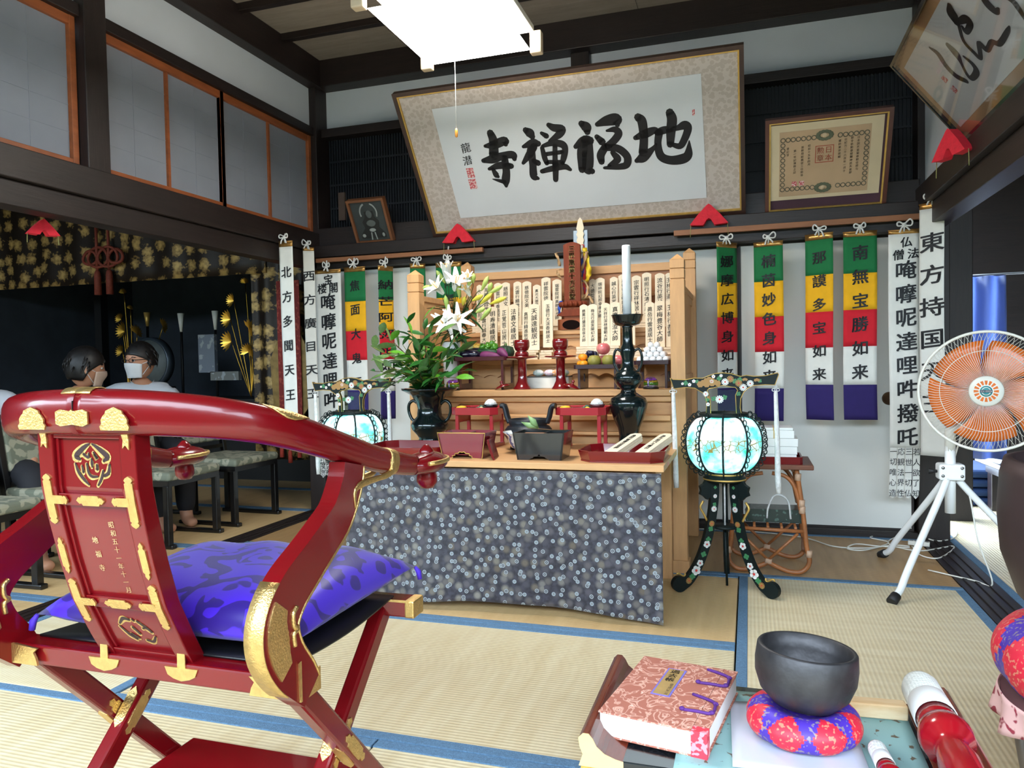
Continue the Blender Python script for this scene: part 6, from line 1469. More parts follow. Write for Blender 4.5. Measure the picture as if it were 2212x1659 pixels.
    # -- seat rails, sling, legs, foot rails, footrest
    for y, nm in ((1.1, 'seat_rail'), (1.52, 'seat_rail')):
        r = B().box(CX-.335, CX+.335, y-.026, y+.026, .432, .47).build(nm, red_lac, t, bevel=.004)
        for s in (-1, 1):
            if y > 1.3:
                B().box(CX+s*.335-.012, CX+s*.335+.012, y-.027, y+.027, .431, .471).build('rail_cap', gold, r, bevel=.004)
                B().box(min(CX+s*.24, CX+s*.335), max(CX+s*.24, CX+s*.335), y-.0275, y-.026, .466, .4715).build('gold_strip', gold, r)
            else:
                xs = CX+s*.335; pts = [(0, .0), (.0, .04), (-.03, .04), (-.07, .036), (-.062, .028), (-.068, .022), (-.055, .012), (-.058, .0)]
                g = B().prism([(xs+s*u+s*.003, .431+z) for u, z in (pts if s > 0 else pts[::-1])], y-.029, y-.0265); g.build('corner_plate', gold, r)
                B().box(min(xs, xs+s*.003), max(xs, xs+s*.003), y-.029, y+.03, .431, .471).build('corner_plate', gold, r)
        if y < 1.3:
            for s in (-1, 1):
                hood = [(-.036, .0), (-.03, -.014), (-.018, -.02), (.0, -.024), (.018, -.02), (.03, -.014), (.036, .0)]
                B().prism([(CX+s*.088+u, .463+z) for u, z in hood], y-.0285, y-.0262).build('splat_plate', gold, r)
                B().prism([(CX+s*.088+u*.3, .46+z) for u, z in ((-.03, 0), (.03, 0), (.026, .05), (0, .058), (-.026, .05))], y-.0275, y-.0255).build('splat_plate', gold, r)
    B().grid(lambda u, v: (CX-.29+.58*u, 1.11+.40*v, .474-.012*math.sin(PI*v)), 4, 10).build('seat_sling', black_plain, t, solid=.004)
    for s in (-1, 1):
        for nm, x, ya, yb in (('leg', CX+s*.292, 1.1, 1.48), ('leg', CX+s*.258, 1.52, 1.08)):
            b = B(); h, w = .021, .017; d = V((0, yb-ya, -.45)).normalized(); pr = V((0, -d.z, d.y))
            p0, p1 = V((x, ya, .45)), V((x, yb, .028))
            vs = [p+V((e*w, 0, 0))+pr*(g*h) for p in (p0, p1) for e, g in ((-1, -1), (1, -1), (1, 1), (-1, 1))]
            b.add(vs, [(3, 2, 1, 0), (4, 5, 6, 7)]+[(i, (i+1) % 4, 4+(i+1) % 4, 4+i) for i in range(4)]); lg = b.build(nm, red_lac, t, bevel=.006)
            c = p0+(p1-p0)*.5; fx = x+.0185
            for fx in (x+.0178, x-.0178):
                q = B(); pts = [(.05, 0), (.044, .008), (.034, .006), (.03, .012), (0, .013), (-.03, .012), (-.034, .006), (-.044, .008), (-.05, 0), (-.044, -.008), (-.034, -.006), (-.03, -.012), (0, -.013), (.03, -.012), (.034, -.006), (.044, -.008)]
                q.add([tuple(V((fx, 0, 0))+V((0, c.y, c.z))+d*a+pr*e) for a, e in pts], [tuple(range(16))]); q.build('joint_plate', gold, lg, solid=.003)
            q = B(); q.add([tuple(c+V((0, 0, 0))+d*a+V((e*1.1, 0, 0))+pr*(-h-.001 if ya < 1.3 else -h-.001)) for a, e in [(u, v) for u, v in ((.045, 0), (.03, .011), (-.03, .011), (-.045, 0), (-.03, -.011), (.03, -.011))]], [tuple(range(6))]); q.build('joint_plate', gold, lg, solid=.003)
    for y in (1.08, 1.48): B().box(CX-.325, CX+.325, y-.024, y+.024, 0, .036).build('foot_rail', red_lac, t, bevel=.004)
    B().box(CX-.27, CX+.27, 1.345, 1.5, .062, .078).build('footrest', red_lac, t, bevel=.004)
    for s in (-1, 1): B().box(CX+s*.22-.012, CX+s*.22+.012, 1.36, 1.49, .0, .062).build('footrest_leg', red_lac, t)
chair()
def seat_cushion():
    m, nt, b = nodes('purple_damask'); L = nt.links.new; N = nt.nodes.new
    tc = N('ShaderNodeTexCoord'); n = N('ShaderNodeTexNoise'); n.inputs['Scale'].default_value = 9; n.inputs['Detail'].default_value = 0; n.inputs['Distortion'].default_value = 3.2; L(tc.outputs['Object'], n.inputs[0])
    r = N('ShaderNodeValToRGB'); r.color_ramp.elements[0].position = .52; r.color_ramp.elements[0].color = (*lin((62, 26, 180)), 1); r.color_ramp.elements[1].position = .55; r.color_ramp.elements[1].color = (*lin((38, 15, 112)), 1)
    L(n.outputs[0], r.inputs[0]); L(r.outputs[0], b.inputs['Base Color']); b.inputs['Roughness'].default_value = .42; b.inputs['Specular IOR Level'].default_value = .3; b.inputs['Sheen Weight'].default_value = .15
    t = thing('seat_cushion', 'puffy purple damask cushion on the red folding chair', 'cushion', (-1.05, 1.345, .478))
    q = B()
    for s in (1, -1):
        def fn(u, v):
            x, y = 2*u-1, 2*v-1; e = max(0, (1-abs(x)**4)*(1-abs(y)**4))**.45
            w = .006*math.sin(9*x+4*y)*e
            return (.28*x*(1+.05*abs(y)**3), .235*y*(1+.05*abs(x)**3), .042+(s*.066*e if s > 0 else -.037*e)+w*(s > 0))
        k = len(q.f); q.grid(fn, 28, 24)
        if s < 0: q.f[k:] = [f[::-1] for f in q.f[k:]]
    q.build('cushion_body', m, t, world=False, merge=True)
    for sx in (-1, 1):
        for sy in (-1, 1): B().tube([(sx*.293, sy*.246, .042), (sx*.30, sy*.25, .03), (sx*.302, sy*.252, .012)], [.004, .007, .006], 6).build('corner_tassel', pm('purple_thread', (74, 40, 190), .7), t, world=False)
seat_cushion()
# ================================================================ LOW SUTRA DESK IN THE FOREGROUND
ZK = .25
desk_w = pm('desk_rosewood', (112, 46, 30), .22, kind='wood', scale=9, stretch=(3, .4, 3), var=.2, coat=.25)
def desk():
    x0, x1, y0, y1 = -.315, .395, 1.36, 1.75
    t = thing('sutra_desk', 'low dark red wood sutra desk with upturned ends', 'desk', ((x0+x1)/2, (y0+y1)/2, 0))
    B().box(x0+.02, x1-.02, y0, y1, ZK-.018, ZK).build('desk_top', black_lac, t, bevel=.002)
    edge = [(.0, -.018), (.085, -.018), (.085, .0), (.07, .003), (.05, .01), (.035, .022), (.028, .036), (.02, .045), (.009, .045), (.0, .036), (.002, .02), (.008, .005)]
    for s in (-1, 1):
        xe = x0 if s < 0 else x1; pts = [(xe-s*u, ZK+z) for u, z in edge]
        e = B().prism(pts if s < 0 else pts[::-1], y0, y1).build('upturned_end', desk_w, t, bevel=.002)
        B().prism(pts if s < 0 else pts[::-1], y0-.002, y0-.0004).build('gold_end_grain', pm('pale_gold_face', (226, 196, 142), .5, metal=.2), e)
    B().box(x0+.005, x1-.005, y0-.006, y0, ZK-.032, ZK-.018).build('front_moulding', gold_flat, t)
    B().box(x0+.01, x1-.01, y0, y1, ZK-.06, ZK-.018).build('desk_frame', desk_w, t, bevel=.003)
    for s in (x0+.05, x1-.05):
        for y in (y0+.04, y1-.04): B().prism([(s-.022, 0), (s+.022, 0), (s+.016, .04), (s+.018, ZK-.06), (s-.018, ZK-.06), (s-.016, .04)], y-.018, y+.018).build('leg', desk_w, t, bevel=.003)
desk()
runner = pm('teal_brocade', (132, 168, 166), .6, kind='voronoi', scale=60, col2=(92, 80, 64), bw=.8)
o = B().grid(lambda u, v: (-.138+.44*u, 1.355+.36*v, ZK+.0035+.001*math.sin(u*20)), 20, 12).build('desk_runner', runner, None, solid=.003); tag(o, 'pale teal brocade runner covering most of the sutra desk', 'cloth')
# ---- bound register
def register():
    t = thing('register_book', 'thick cloth-bound register with a rust arabesque cover and purple lacing', 'book', (-.16, 1.565, ZK+.0055), -.17)
    w, d, h = .107, .152, .05
    B().box(-w+.003, w-.004, -d+.003, d-.003, .003, h-.003).build('pages', pm('white_pages', (240, 238, 232), .9, kind='wave', scale=200, var=.02), t, world=False)
    m, nt, b = nodes('rust_arabesque'); L = nt.links.new; N = nt.nodes.new
    tc = N('ShaderNodeTexCoord'); n = N('ShaderNodeTexNoise'); n.inputs['Scale'].default_value = 26; n.inputs['Detail'].default_value = .5; n.inputs['Distortion'].default_value = 2.5; L(tc.outputs['Object'], n.inputs[0])
    r = N('ShaderNodeValToRGB'); e = r.color_ramp.elements; e[0].position = .46; e[0].color = (*lin((166, 98, 80)), 1); e[1].position = .6; e[1].color = (*lin((166, 98, 80)), 1)
    for p, c in ((.485, (166, 98, 80)), (.5, (230, 196, 178)), (.515, (190, 118, 98)), (.575, (214, 172, 152))): k = e.new(p); k.color = (*lin(c), 1)
    L(n.outputs[0], r.inputs[0]); L(r.outputs[0], b.inputs['Base Color']); b.inputs['Roughness'].default_value = .75
    cov = B().box(-w, w, -d, d, h-.003, h).build('front_cover', m, t, world=False, bevel=.001)
    B().box(-w, w, -d, d, 0, .003).build('back_cover', m, t, world=False, bevel=.001)
    B().box(w-.03, w+.0005, -d-.001, -d+.02, .0, h+.0004).build('corner_cloth', pm('red_damask', (214, 52, 70), .6, kind='spots', scale=90, col2=(240, 140, 150), bw=.52), t, world=False)
    B().box(w-.0302, w-.0296, -d, d, h-.0005, h+.0005).build('hinge_groove', pm('groove_brown', (120, 70, 58), .8), t, world=False)
    lb = B().box(-.036, .005, -.035, .105, h, h+.0012).build('title_border', pm('title_border', (124, 112, 196), .7), t, world=False)
    B().box(-.032, .001, -.031, .101, h+.001, h+.0018).build('title_slip', pm('title_slip', (170, 136, 80), .7, var=.1, scale=30), lb, world=False)
    q = B(); put_text(q, column('過去帳', -.016, .088, .022, .021), lambda u, v: (u, v, h+.0024), .014, .1); put_text(q, column('自平成八年一月', -.006, .022, .0082, .008), lambda u, v: (u, v, h+.0024), .005, .1); q.build('title_characters', ink, lb, world=False)['kind'] = 'stuff'
    pl_ = pm('purple_cord', (84, 34, 122), .7)
    for y in (.075, -.06):
        c = B().tube(spline([(.045, y+.055, h+.002), (.07, y+.045, h+.003), (.094, y+.032, h+.003), (.1, y+.01, h+.004), (.098, y-.016, h+.003), (.07, y-.018, h+.003), (.042, y-.02, h+.002)], 5), .0032, 6).build('binding_cord', pl_, t, world=False)
        for p in ((.098, y+.026), (.099, y-.014), (.042, y-.02)): B().ball((*p, h+.004), (.006, .006, .004), 8, 6).build('cord_knot', pl_, c, world=False)
register()
# ---- bowl gong on its cushion
def patch_cushion(name, label, c, R, H, n=8):
    t = thing(name, label, 'cushion', c)
    ma = pm('red_gold_brocade', (208, 34, 58), .5, kind='spots', scale=120, col2=(206, 120, 96), bw=.58); mb = pm('purple_gold_brocade', (70, 42, 158), .5, kind='spots', scale=120, col2=(130, 116, 130), bw=.58)
    prof = spline([(.28*R, .72*H), (.45*R, .84*H), (.65*R, .97*H), (.82*R, .92*H), (.96*R, .7*H), (1.0*R, .45*H), (.94*R, .18*H), (.78*R, .02*H), (.4*R, 0)], 8); N_ = 128
    def pt(j, i):
        p = prof[j]; a = 2*PI*i/N_; f = 1-.03*abs(math.cos(a*n/2))**8; return (p.x*f*math.cos(a), p.x*f*math.sin(a), p.y)
    fc = {0: [], 1: []}; K = len(prof); W_ = N_//n
    vs = [pt(j, i) for j in range(K) for i in range(N_)]
    for j in range(K-1):
        for i in range(N_):
            u = (i % W_)/W_; v = j/(K-1); dd = abs(u-.5)*2*.62+abs(v-.55)*1.5; q = 0 if dd < .55 else 1
            fc[q].append((j*N_+i, (j+1)*N_+i, (j+1)*N_+(i+1) % N_, j*N_+(i+1) % N_))
    for q, m, nm in ((0, ma, 'red_patches'), (1, mb, 'purple_patches')): B().add(vs, fc[q], 0, True).build(nm, m, t, world=False)
    B().lathe([(.27*R, .71*H), (.1*R, .68*H), (0, .68*H)], 24, cap=False).build('top_pad', mb, t, world=False); B().lathe([(.4*R, 0), (0, .001)], 24, cap=False).build('under_pad', mb, t, world=False)
    return t
BX, BY = .095, 1.54
o = B().grid(lambda u, v: (-.035+.235*u-.01*v, 1.385+.27*v+.01*u, ZK+.0072+.0012*math.sin(7*u+5*v)), 12, 12).build('silver_sheet', pm('silver_brocade', (190, 190, 200), .45, kind='spots', scale=14, col2=(206, 180, 140), bw=.66), None, solid=.0025)
tag(o, 'silvery brocade sheet under the bowl gong cushion', 'cloth')
patch_cushion('gong_cushion', 'round red and purple brocade cushion under the dark bowl gong', (BX, BY, ZK+.0105), .108, .062)
t = thing('bowl_gong', 'dark matte metal bowl gong resting on patchwork cushion', 'bowl gong', (BX, BY, ZK+.06)); t.rotation_euler = (-.05, .07, 0)
gm = pm('gong_metal', (84, 82, 84), .52, metal=.75, var=.25, scale=18, bump=.12, bscale=60)
B().lathe([(0, .0), (.03, .001), (.06, .012), (.083, .035), (.094, .065), (.0955, .09), (.093, .118), (.0905, .1215), (.0845, .1205), (.0855, .09), (.082, .06), (.065, .028), (.03, .012), (0, .01)], 48).build('gong_body', gm, t, world=False)
# ---- wooden block, beaters
t = thing('rest_block', 'pale worn wooden block lying on the sutra desk', 'wood block', (.237, 1.668, ZK+.0055), .06)
B().box(-.064, .064, -.017, .017, 0, .03).build('block_body', pm('worn_pine', (226, 206, 170), .7, kind='wood', scale=8, stretch=(.5, 3, 3), col2=(196, 150, 96)), t, world=False, bevel=.003)
red_h = pm('red_handle', (150, 14, 26), .22, coat=.5, var=.05)
def beater(name, label, p0, p1, s):
    t = thing(name, label, 'beater', p0); d = V(p1)-V(p0); R = d.normalized().to_track_quat('Z', 'Y').to_matrix()
    def lo(b): b.v = [tuple(R @ (V(v)*s)) for v in b.v]; return b
    lo(B().lathe([(0, 0), (.022, .003), (.032, .012), (.0365, .03), (.037, .09), (.036, .1)], 28, cap=False)).build('leather_head', pm('thread_wrapped', (226, 228, 222), .7, kind='wave', scale=60, stretch=(1, 1, 1), var=.06, bump=.3, bscale=160), t, world=False)
    lo(B().lathe([(.036, .098), (.0375, .1), (.0385, .17), (.037, .172)], 28, cap=False)).build('leather_band', pm('white_leather', (236, 236, 234), .6), t, world=False)
    lo(B().lathe([(.036, .171), (.0365, .2), (.033, .207), (.042, .22), (.047, .245), (.043, .268), (.03, .28), (.028, .3), (.034, .34), (.03, .42), (.02, .5), (0, .51)], 28)).build('handle', red_h, t, world=False)
beater('large_beater', 'large red gong beater with white wrapped head lying on the desk', (.335, 1.74, ZK+.052), (.333, 1.40, ZK+.056), 1)
beater('small_beater', 'small red gong beater with white head on the teal runner', (.218, 1.502, ZK+.022), (.232, 1.33, ZK+.025), .44)
# ---- large gong at the edge
GX, GY = .765, 1.83
t = thing('gong_stand', 'low dark stand draped with a patterned frill under the big gong', 'stand', (GX, GY, 0))
st_m = pm('stand_maroon', (86, 40, 48), .5, var=.1)
B().lathe([(.0, .235), (.235, .235), (.245, .245), (.245, .26), (0, .262)], 40, (GX, GY, 0)).build('stand_top', st_m, t)
for k in range(4):
    a = PI/4+PI/2*k+.3; x, y = GX+.19*math.cos(a), GY+.19*math.sin(a); B().tube([(x, y, .236), (x+.02*math.cos(a), y+.02*math.sin(a), .12), (x, y, 0)], [.016, .012, .012], 10).build('leg', pm('grey_steel', (140, 134, 134), .35, metal=.8), t)
def frill(u, v):
    a = 2*PI*u; r = .249+.018*v*math.sin(a*14); return (GX+r*math.cos(a), GY+r*math.sin(a), .262-.055*v-.02*v*abs(math.sin(a*3.5)))
B().grid(frill, 120, 6).build('frill', pm('frill_print', (226, 180, 176), .7, kind='spots', scale=40, col2=(150, 50, 66), bw=.58), t, solid=.002)
patch_cushion('big_gong_cushion', 'large round red and purple gold-figured cushion under the big gong', (GX, GY, .2635), .262, .165)
t = thing('big_gong', 'large dark brown bowl gong at the edge of the mats', 'bowl gong', (GX, GY, .385))
B().lathe([(0, 0), (.08, .002), (.16, .03), (.215, .09), (.245, .18), (.252, .27), (.247, .35), (.238, .385), (.222, .385), (.232, .27), (.2, .1), (.1, .03), (0, .02)], 56).build('gong_body', pm('brown_bronze', (72, 56, 56), .5, metal=.5, var=.15, scale=8), t, world=False)
# ================================================================ THE ROOM BEYOND THE LEFT THRESHOLD
def gold_brocade():
    m, nt, b = nodes('gold_leaf_brocade'); L = nt.links.new; N = nt.nodes.new
    tc = N('ShaderNodeTexCoord'); mp = N('ShaderNodeMapping'); mp.inputs['Rotation'].default_value = (PI/2, 0, 0); L(tc.outputs['Object'], mp.inputs[0])
    v = N('ShaderNodeTexVoronoi'); v.inputs['Scale'].default_value = 7.5; v.inputs['Randomness'].default_value = .6; v.voronoi_dimensions = '2D'; L(mp.outputs[0], v.inputs[0])
    n = N('ShaderNodeTexNoise'); n.inputs['Scale'].default_value = 40; n.inputs['Detail'].default_value = 4; L(mp.outputs[0], n.inputs[0])
    ad = N('ShaderNodeMath'); ad.operation = 'MULTIPLY_ADD'; ad.inputs[1].default_value = .8; L(n.outputs[0], ad.inputs[0]); L(v.outputs['Distance'], ad.inputs[2])
    r = N('ShaderNodeValToRGB'); e = r.color_ramp.elements; e[0].position = .45; e[0].color = (*lin((190, 158, 96)), 1); e[1].position = .78; e[1].color = (*lin((34, 24, 16)), 1); q_ = e.new(.73); q_.color = (*lin((120, 96, 54)), 1); L(ad.outputs[0], r.inputs[0])
    L(r.outputs[0], b.inputs['Base Color']); b.inputs['Roughness'].default_value = .5; b.inputs['Metallic'].default_value = .25; return m
gbro = gold_brocade()
YV = 4.75
def wave_sheet(x0, x1, y, z0, z1, amp, n, name, m, label, cat, zb=None):
    def fn(u, v):
        zb_ = z0 if zb is None else z0+zb*math.sin(PI*u); return (x0+(x1-x0)*u, y+amp*math.sin(u*n)*(.4+.6*v), z1+(zb_-z1)*v)
    o = B().grid(fn, 60, 8).build(name, m, None, solid=.006); return tag(o, label, cat)
wave_sheet(-6.38, -3.42, YV, 1.70, 2.42, .012, 60, 'brocade_valance', gbro, 'gold leaf-patterned brocade valance across the dark inner sanctuary', 'valance')
wave_sheet(-3.58, -2.98, YV+.03, .3, 2.42, .03, 20, 'brocade_curtain', gbro, 'gold brocade curtain hanging by the corner post behind the scroll banner', 'curtain')
# pillar banner: red-edged cloth with a pointed pale-gold tail and tassels
t = thing('pillar_banner', 'red-edged hanging cloth with a pointed lower flap and three red tassels', 'banner', (-3.19, 4.66, .42))
rdam = pm('red_damask_cloth', (120, 34, 30), .8, kind='spots', scale=40, col2=(150, 64, 50), bw=.55)
B().box(-3.27, -3.08, 4.655, 4.662, .62, 1.62).build('red_edging', rdam, t)
B().prism([(-3.33, .72), (-3.25, .62), (-3.1, .62), (-3.02, .72), (-3.0, 1.05), (-3.12, 1.3), (-3.23, 1.3), (-3.35, 1.05)], 4.67, 4.676).build('gold_flap', pm('tarnished_gold_cloth', (150, 122, 66), .55, metal=.2, var=.2, scale=20), t)
B().prism([(-3.26, .62), (-3.26, .46), (-3.18, .40), (-3.09, .46), (-3.09, .62)], 4.645, 4.652).build('pale_tail', pm('faded_gold_cloth', (150, 138, 96), .7, var=.1, scale=12), t)
for x, z in ((-3.25, .45), (-3.18, .41), (-3.1, .45)):
    B().lathe([(.004, .0), (.008, -.02), (.014, -.03), (.016, -.11), (.012, -.112)], 12, (x, 4.64, z)).build('tassel', pm('red_tassel', (168, 54, 36), .8, var=.2, scale=60), t)
# decorative cord knot on the valance
t = thing('cord_knot', 'reddish interlaced cord knot with two tassels hanging on the brocade valance', 'cord', (-5.05, YV-.05, 1.6))
kc = pm('russet_cord', (132, 56, 40), .7, var=.15, scale=60)
kx, ky = at(222, 555, YV-.05).x, YV-.05; k0 = at(222, 555, YV-.05).z
b = B()
for cx, r in ((-.13, .07), (.13, .07), (-.05, .1), (.05, .1)): b.tube([(kx+cx+r*math.cos(a*PI/10), ky-.006*math.sin(a*PI/5), k0+r*.8*math.sin(a*PI/10)) for a in range(20)], .012, 6, closed=True)
b.build('interlaced_loops', kc, t)
for s in (-1, 1):
    B().tube([(kx+s*.06, ky, k0+.3), (kx+s*.06, ky, k0-.1)], .012, 6).build('hanging_cord', kc, t)
    B().lathe([(.01, 0), (.022, -.02), (.026, -.05), (.028, -.2), (.0, -.2)], 12, (kx+s*.06, ky, k0-.1)).build('tassel', kc, t)
p = at(92, 490, 2.9)
cushion((-2.92, atx(92, 490, -2.92).y, 1.625), 1.2, 'red padded triangle cushion under the left lintel', .6)
# inner sanctuary fittings
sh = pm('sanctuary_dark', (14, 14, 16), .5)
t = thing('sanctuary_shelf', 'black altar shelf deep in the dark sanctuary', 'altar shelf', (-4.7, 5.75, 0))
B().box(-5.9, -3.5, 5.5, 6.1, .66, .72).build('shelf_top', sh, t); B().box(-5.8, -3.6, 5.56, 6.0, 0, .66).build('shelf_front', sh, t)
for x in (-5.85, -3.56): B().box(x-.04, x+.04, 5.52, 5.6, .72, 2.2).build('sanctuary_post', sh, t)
def atY(px, py, Y): return at(px, py, Y)
c = atY(330, 770, 5.45)
t = thing('drum', 'round pale drum face on a dark upright stand behind the seated man', 'drum', (c.x, 5.45, 0))
B().lathe([(0, -.03), (.2, -.03), (.21, -.0), (.2, .05), (.0, .05)], 40, (c.x, 5.45, 1.06), rot=RX(PI/2)).build('drum_face', pm('drum_skin', (96, 104, 104), .5, var=.15, scale=9), t)
B().lathe([(.2, -.032), (.225, -.02), (.225, .06), (.2, .055)], 40, (c.x, 5.45, 1.06), rot=RX(PI/2), cap=False).build('drum_rim', pm('drum_rim', (70, 80, 90), .35, metal=.5), t)
B().box(c.x-.2, c.x+.2, 5.4, 5.5, 0, .84).build('drum_stand', sh, t)
for k, (px, py, h, m) in enumerate(((391, 697, .17, 1), (465, 692, .17, 1), (318, 690, .13, 0))):
    q = atY(px, py, 5.6); t = thing('flower_cup', ['tapered white offering cup nearer the drum', 'tapered white offering cup nearer the curtain', 'small gilt cup above the drum'][k], 'cup', (q.x, 5.6, .72))
    B().lathe([(.012, q.z-h/2), (.03, q.z+h/2), (.026, q.z+h/2), (0, q.z-h/2+.01)], 20, (q.x, 5.6, 0)).build('cup_body', white_plastic if m else gold_flat, t)
    B().tube([(q.x, 5.6, .72), (q.x, 5.6, q.z-h/2+.01)], .012, 8).build('cup_stand', sh, t)
rg = random.Random(4); glm = pm('gilt_lotus', (206, 160, 66), .3, metal=1)
def gilt_lotus(cx, Y, pts, label):
    c = atY(cx, 760, Y); t = thing('gilt_lotus_spray', label, 'ornament', (c.x, Y, .72))
    for px, py, r, tilt in pts:
        q = atY(px, py, Y); b = B()
        B().tube(spline([(c.x, Y, .74), ((c.x*.4+q.x*.6), Y+.02, (.74+q.z)/2), (q.x, Y, q.z)], 5), .004, 5).build('stem', glm, t)
        for k in range(9):
            a = PI*(k-4)/9*.9+tilt; d = V((math.sin(a), -.3, math.cos(a))); n2 = V((math.cos(a), 0, -math.sin(a)))
            b.add([q, q+d*r*.6+n2*r*.14, q+d*r, q+d*r*.6-n2*r*.14], [(0, 1, 2, 3)])
        b.build('gilt_bloom', glm, t, solid=.003)
gilt_lotus(275, 5.5, [(268, 634, .05, 0), (282, 668, .04, .3), (270, 716, .09, -1.2), (296, 722, .09, .6), (352, 706, .08, 1.2), (265, 760, .07, -1), (262, 690, .06, -.8)], 'spray of gilt lotus flowers beside the drum')
gilt_lotus(540, 5.5, [(530, 612, .05, 0), (505, 650, .07, -1.3), (498, 690, .09, -1.4), (540, 712, .09, .8), (500, 738, .1, -1.4), (545, 728, .08, 1), (545, 772, .08, .9), (538, 760, .08, -.6)], 'spray of gilt lotus flowers beside the curtain')
for k, (px0, px1, py0, py1, m, lb) in enumerate(((430, 462, 722, 805, (120, 128, 140), 'grey printed calendar sheet standing on the sanctuary shelf'), (455, 515, 802, 822, (120, 122, 118), 'flat pale box lying on the sanctuary shelf'))):
    a, c = atY(px0, py1, 5.52), atY(px1, py0, 5.52)
    q = B().box(a.x, c.x, 5.52, 5.56, max(.721, a.z), max(.8, c.z)); tag(q.build('paper_box', pm('box_%d' % k, m, .7, kind='spots', scale=20, col2=(160, 166, 170), bw=.56)), lb, 'box')
# ---------------------------------------------------------------- the row of upholstered chairs
up = pm('chair_upholstery', (150, 148, 128), .8, kind='spots', scale=22, col2=(108, 112, 96), bw=.5, bump=.1)
blk = pm('black_chair_frame', (14, 13, 14), .35, coat=.3)
def hall_chair():
    t = thing('audience_chair', 'x', 'chair', (0, 0, 0))     # faces +x
    def cush(x0, x1, y0, y1, z0, z1, nm, rot=None, piv=None): B().box(x0, x1, y0, y1, z0, z1, rot=rot, piv=piv).build(nm, up, t, world=False, bevel=.018, seg=3)
    cush(-.23, .22, -.215, .215, .375, .425, 'seat_pad'); B().box(-.225, .21, -.21, .21, .345, .378).build('seat_frame', blk, t, world=False)
    R = RY(-.16); piv = (-.22, 0, .42)
    cush(-.235, -.20, -.18, .18, .50, .74, 'back_pad', R, piv)
    for y in (-.2, .2):
        B().box(-.24, -.205, y-.016, y+.016, .36, .78, rot=R, piv=piv).build('back_post', blk, t, world=False, bevel=.004)
        for x in (-.2, .19): B().box(x-.018, x+.018, y-.018, y+.018, .02, .35).build('leg', blk, t, world=False, bevel=.004)
        B().box(-.24, .23, y-.02, y+.02, 0, .024).build('floor_runner', blk, t, world=False, bevel=.006)
    for z in (.76,): B().box(-.238, -.207, -.2, .2, z, z+.03, rot=R, piv=piv).build('back_rail', blk, t, world=False)
    B().box(-.236, -.21, -.2, .2, .45, .475, rot=R, piv=piv).build('back_rail', blk, t, world=False)
    return t
ch0 = hall_chair()
seats = [(-3.27, 3.52, .02, 'empty upholstered black-framed chair, second from the corner post'), (-3.27, 4.1, -.03, 'empty upholstered black-framed chair nearest the corner post'), (-3.29, 2.93, 0, 'empty upholstered black-framed chair, third from the corner post'),
         (-3.31, 2.36, .02, 'empty upholstered black-framed chair, fourth from the corner post')]
for i, (x, y, a, lb) in enumerate(seats):
    o = ch0 if i == 0 else copy_tree(ch0); o.location = (x, y, 0); o.rotation_euler = (0, 0, a); o['label'] = lb; o['group'] = 'audience chairs in the left room'
# ================================================================ SEATED PEOPLE
skin_m = pm('skin', (196, 142, 112), .55, var=.06, scale=12, sss=.1); hair_m = pm('dark_hair', (24, 20, 19), .5, var=.3, scale=60, stretch=(1, 1, .3))
shirt_m = pm('white_shirt', (214, 222, 232), .8, var=.05, scale=8, bump=.15, bscale=14); trouser_m = pm('dark_trousers', (30, 30, 36), .8, bump=.1, bscale=16); mask_m = pm('paper_mask', (232, 236, 240), .8, var=.03, scale=30)
def skinned(name, verts, edges, radii, m, parent, sub=2):
    me = bpy.data.meshes.new(name); me.from_pydata(verts, edges, []); me.materials.append(m)
    o = bpy.data.objects.new(name, me); COL.objects.link(o); o.parent = parent
    k = o.modifiers.new('skin', 'SKIN'); k.use_smooth_shade = True
    if not me.skin_vertices: me.skin_vertices.new()
    for i, r in enumerate(radii): me.skin_vertices[0].data[i].radius = r if isinstance(r, tuple) else (r, r)
    me.skin_vertices[0].data[0].use_root = True
    q = o.modifiers.new('smooth', 'SUBSURF'); q.levels = sub; q.render_levels = sub
    return o
def hand(vs, es, rs, wrist, d, out, s):
    """palm and five fingers hung on the wrist vertex; d = along the hand, out = thumb side"""
    d = V(d).normalized(); out = V(out).normalized(); w = V(vs[wrist])
    def addv(p, r, par): vs.append(tuple(p)); rs.append(r); es.append((par, len(vs)-1)); return len(vs)-1
    palm = addv(w+d*.05, (.03, .016), wrist); nrm = d.cross(out)
    for k, L in enumerate((.068, .076, .072, .056)):
        o = out*(.027-.018*k); b_ = addv(w+d*.085+o, .0095, palm); c = addv(w+d*(.085+L*.5)+o*1.1+nrm*.006*s, .0085, b_); addv(w+d*(.085+L)+o*1.1+nrm*.02*s, .007, c)
    b_ = addv(w+d*.035+out*.034, .011, wrist); c = addv(w+d*.06+out*.05, .0095, b_); addv(w+d*.085+out*.054+nrm*.006*s, .008, c)
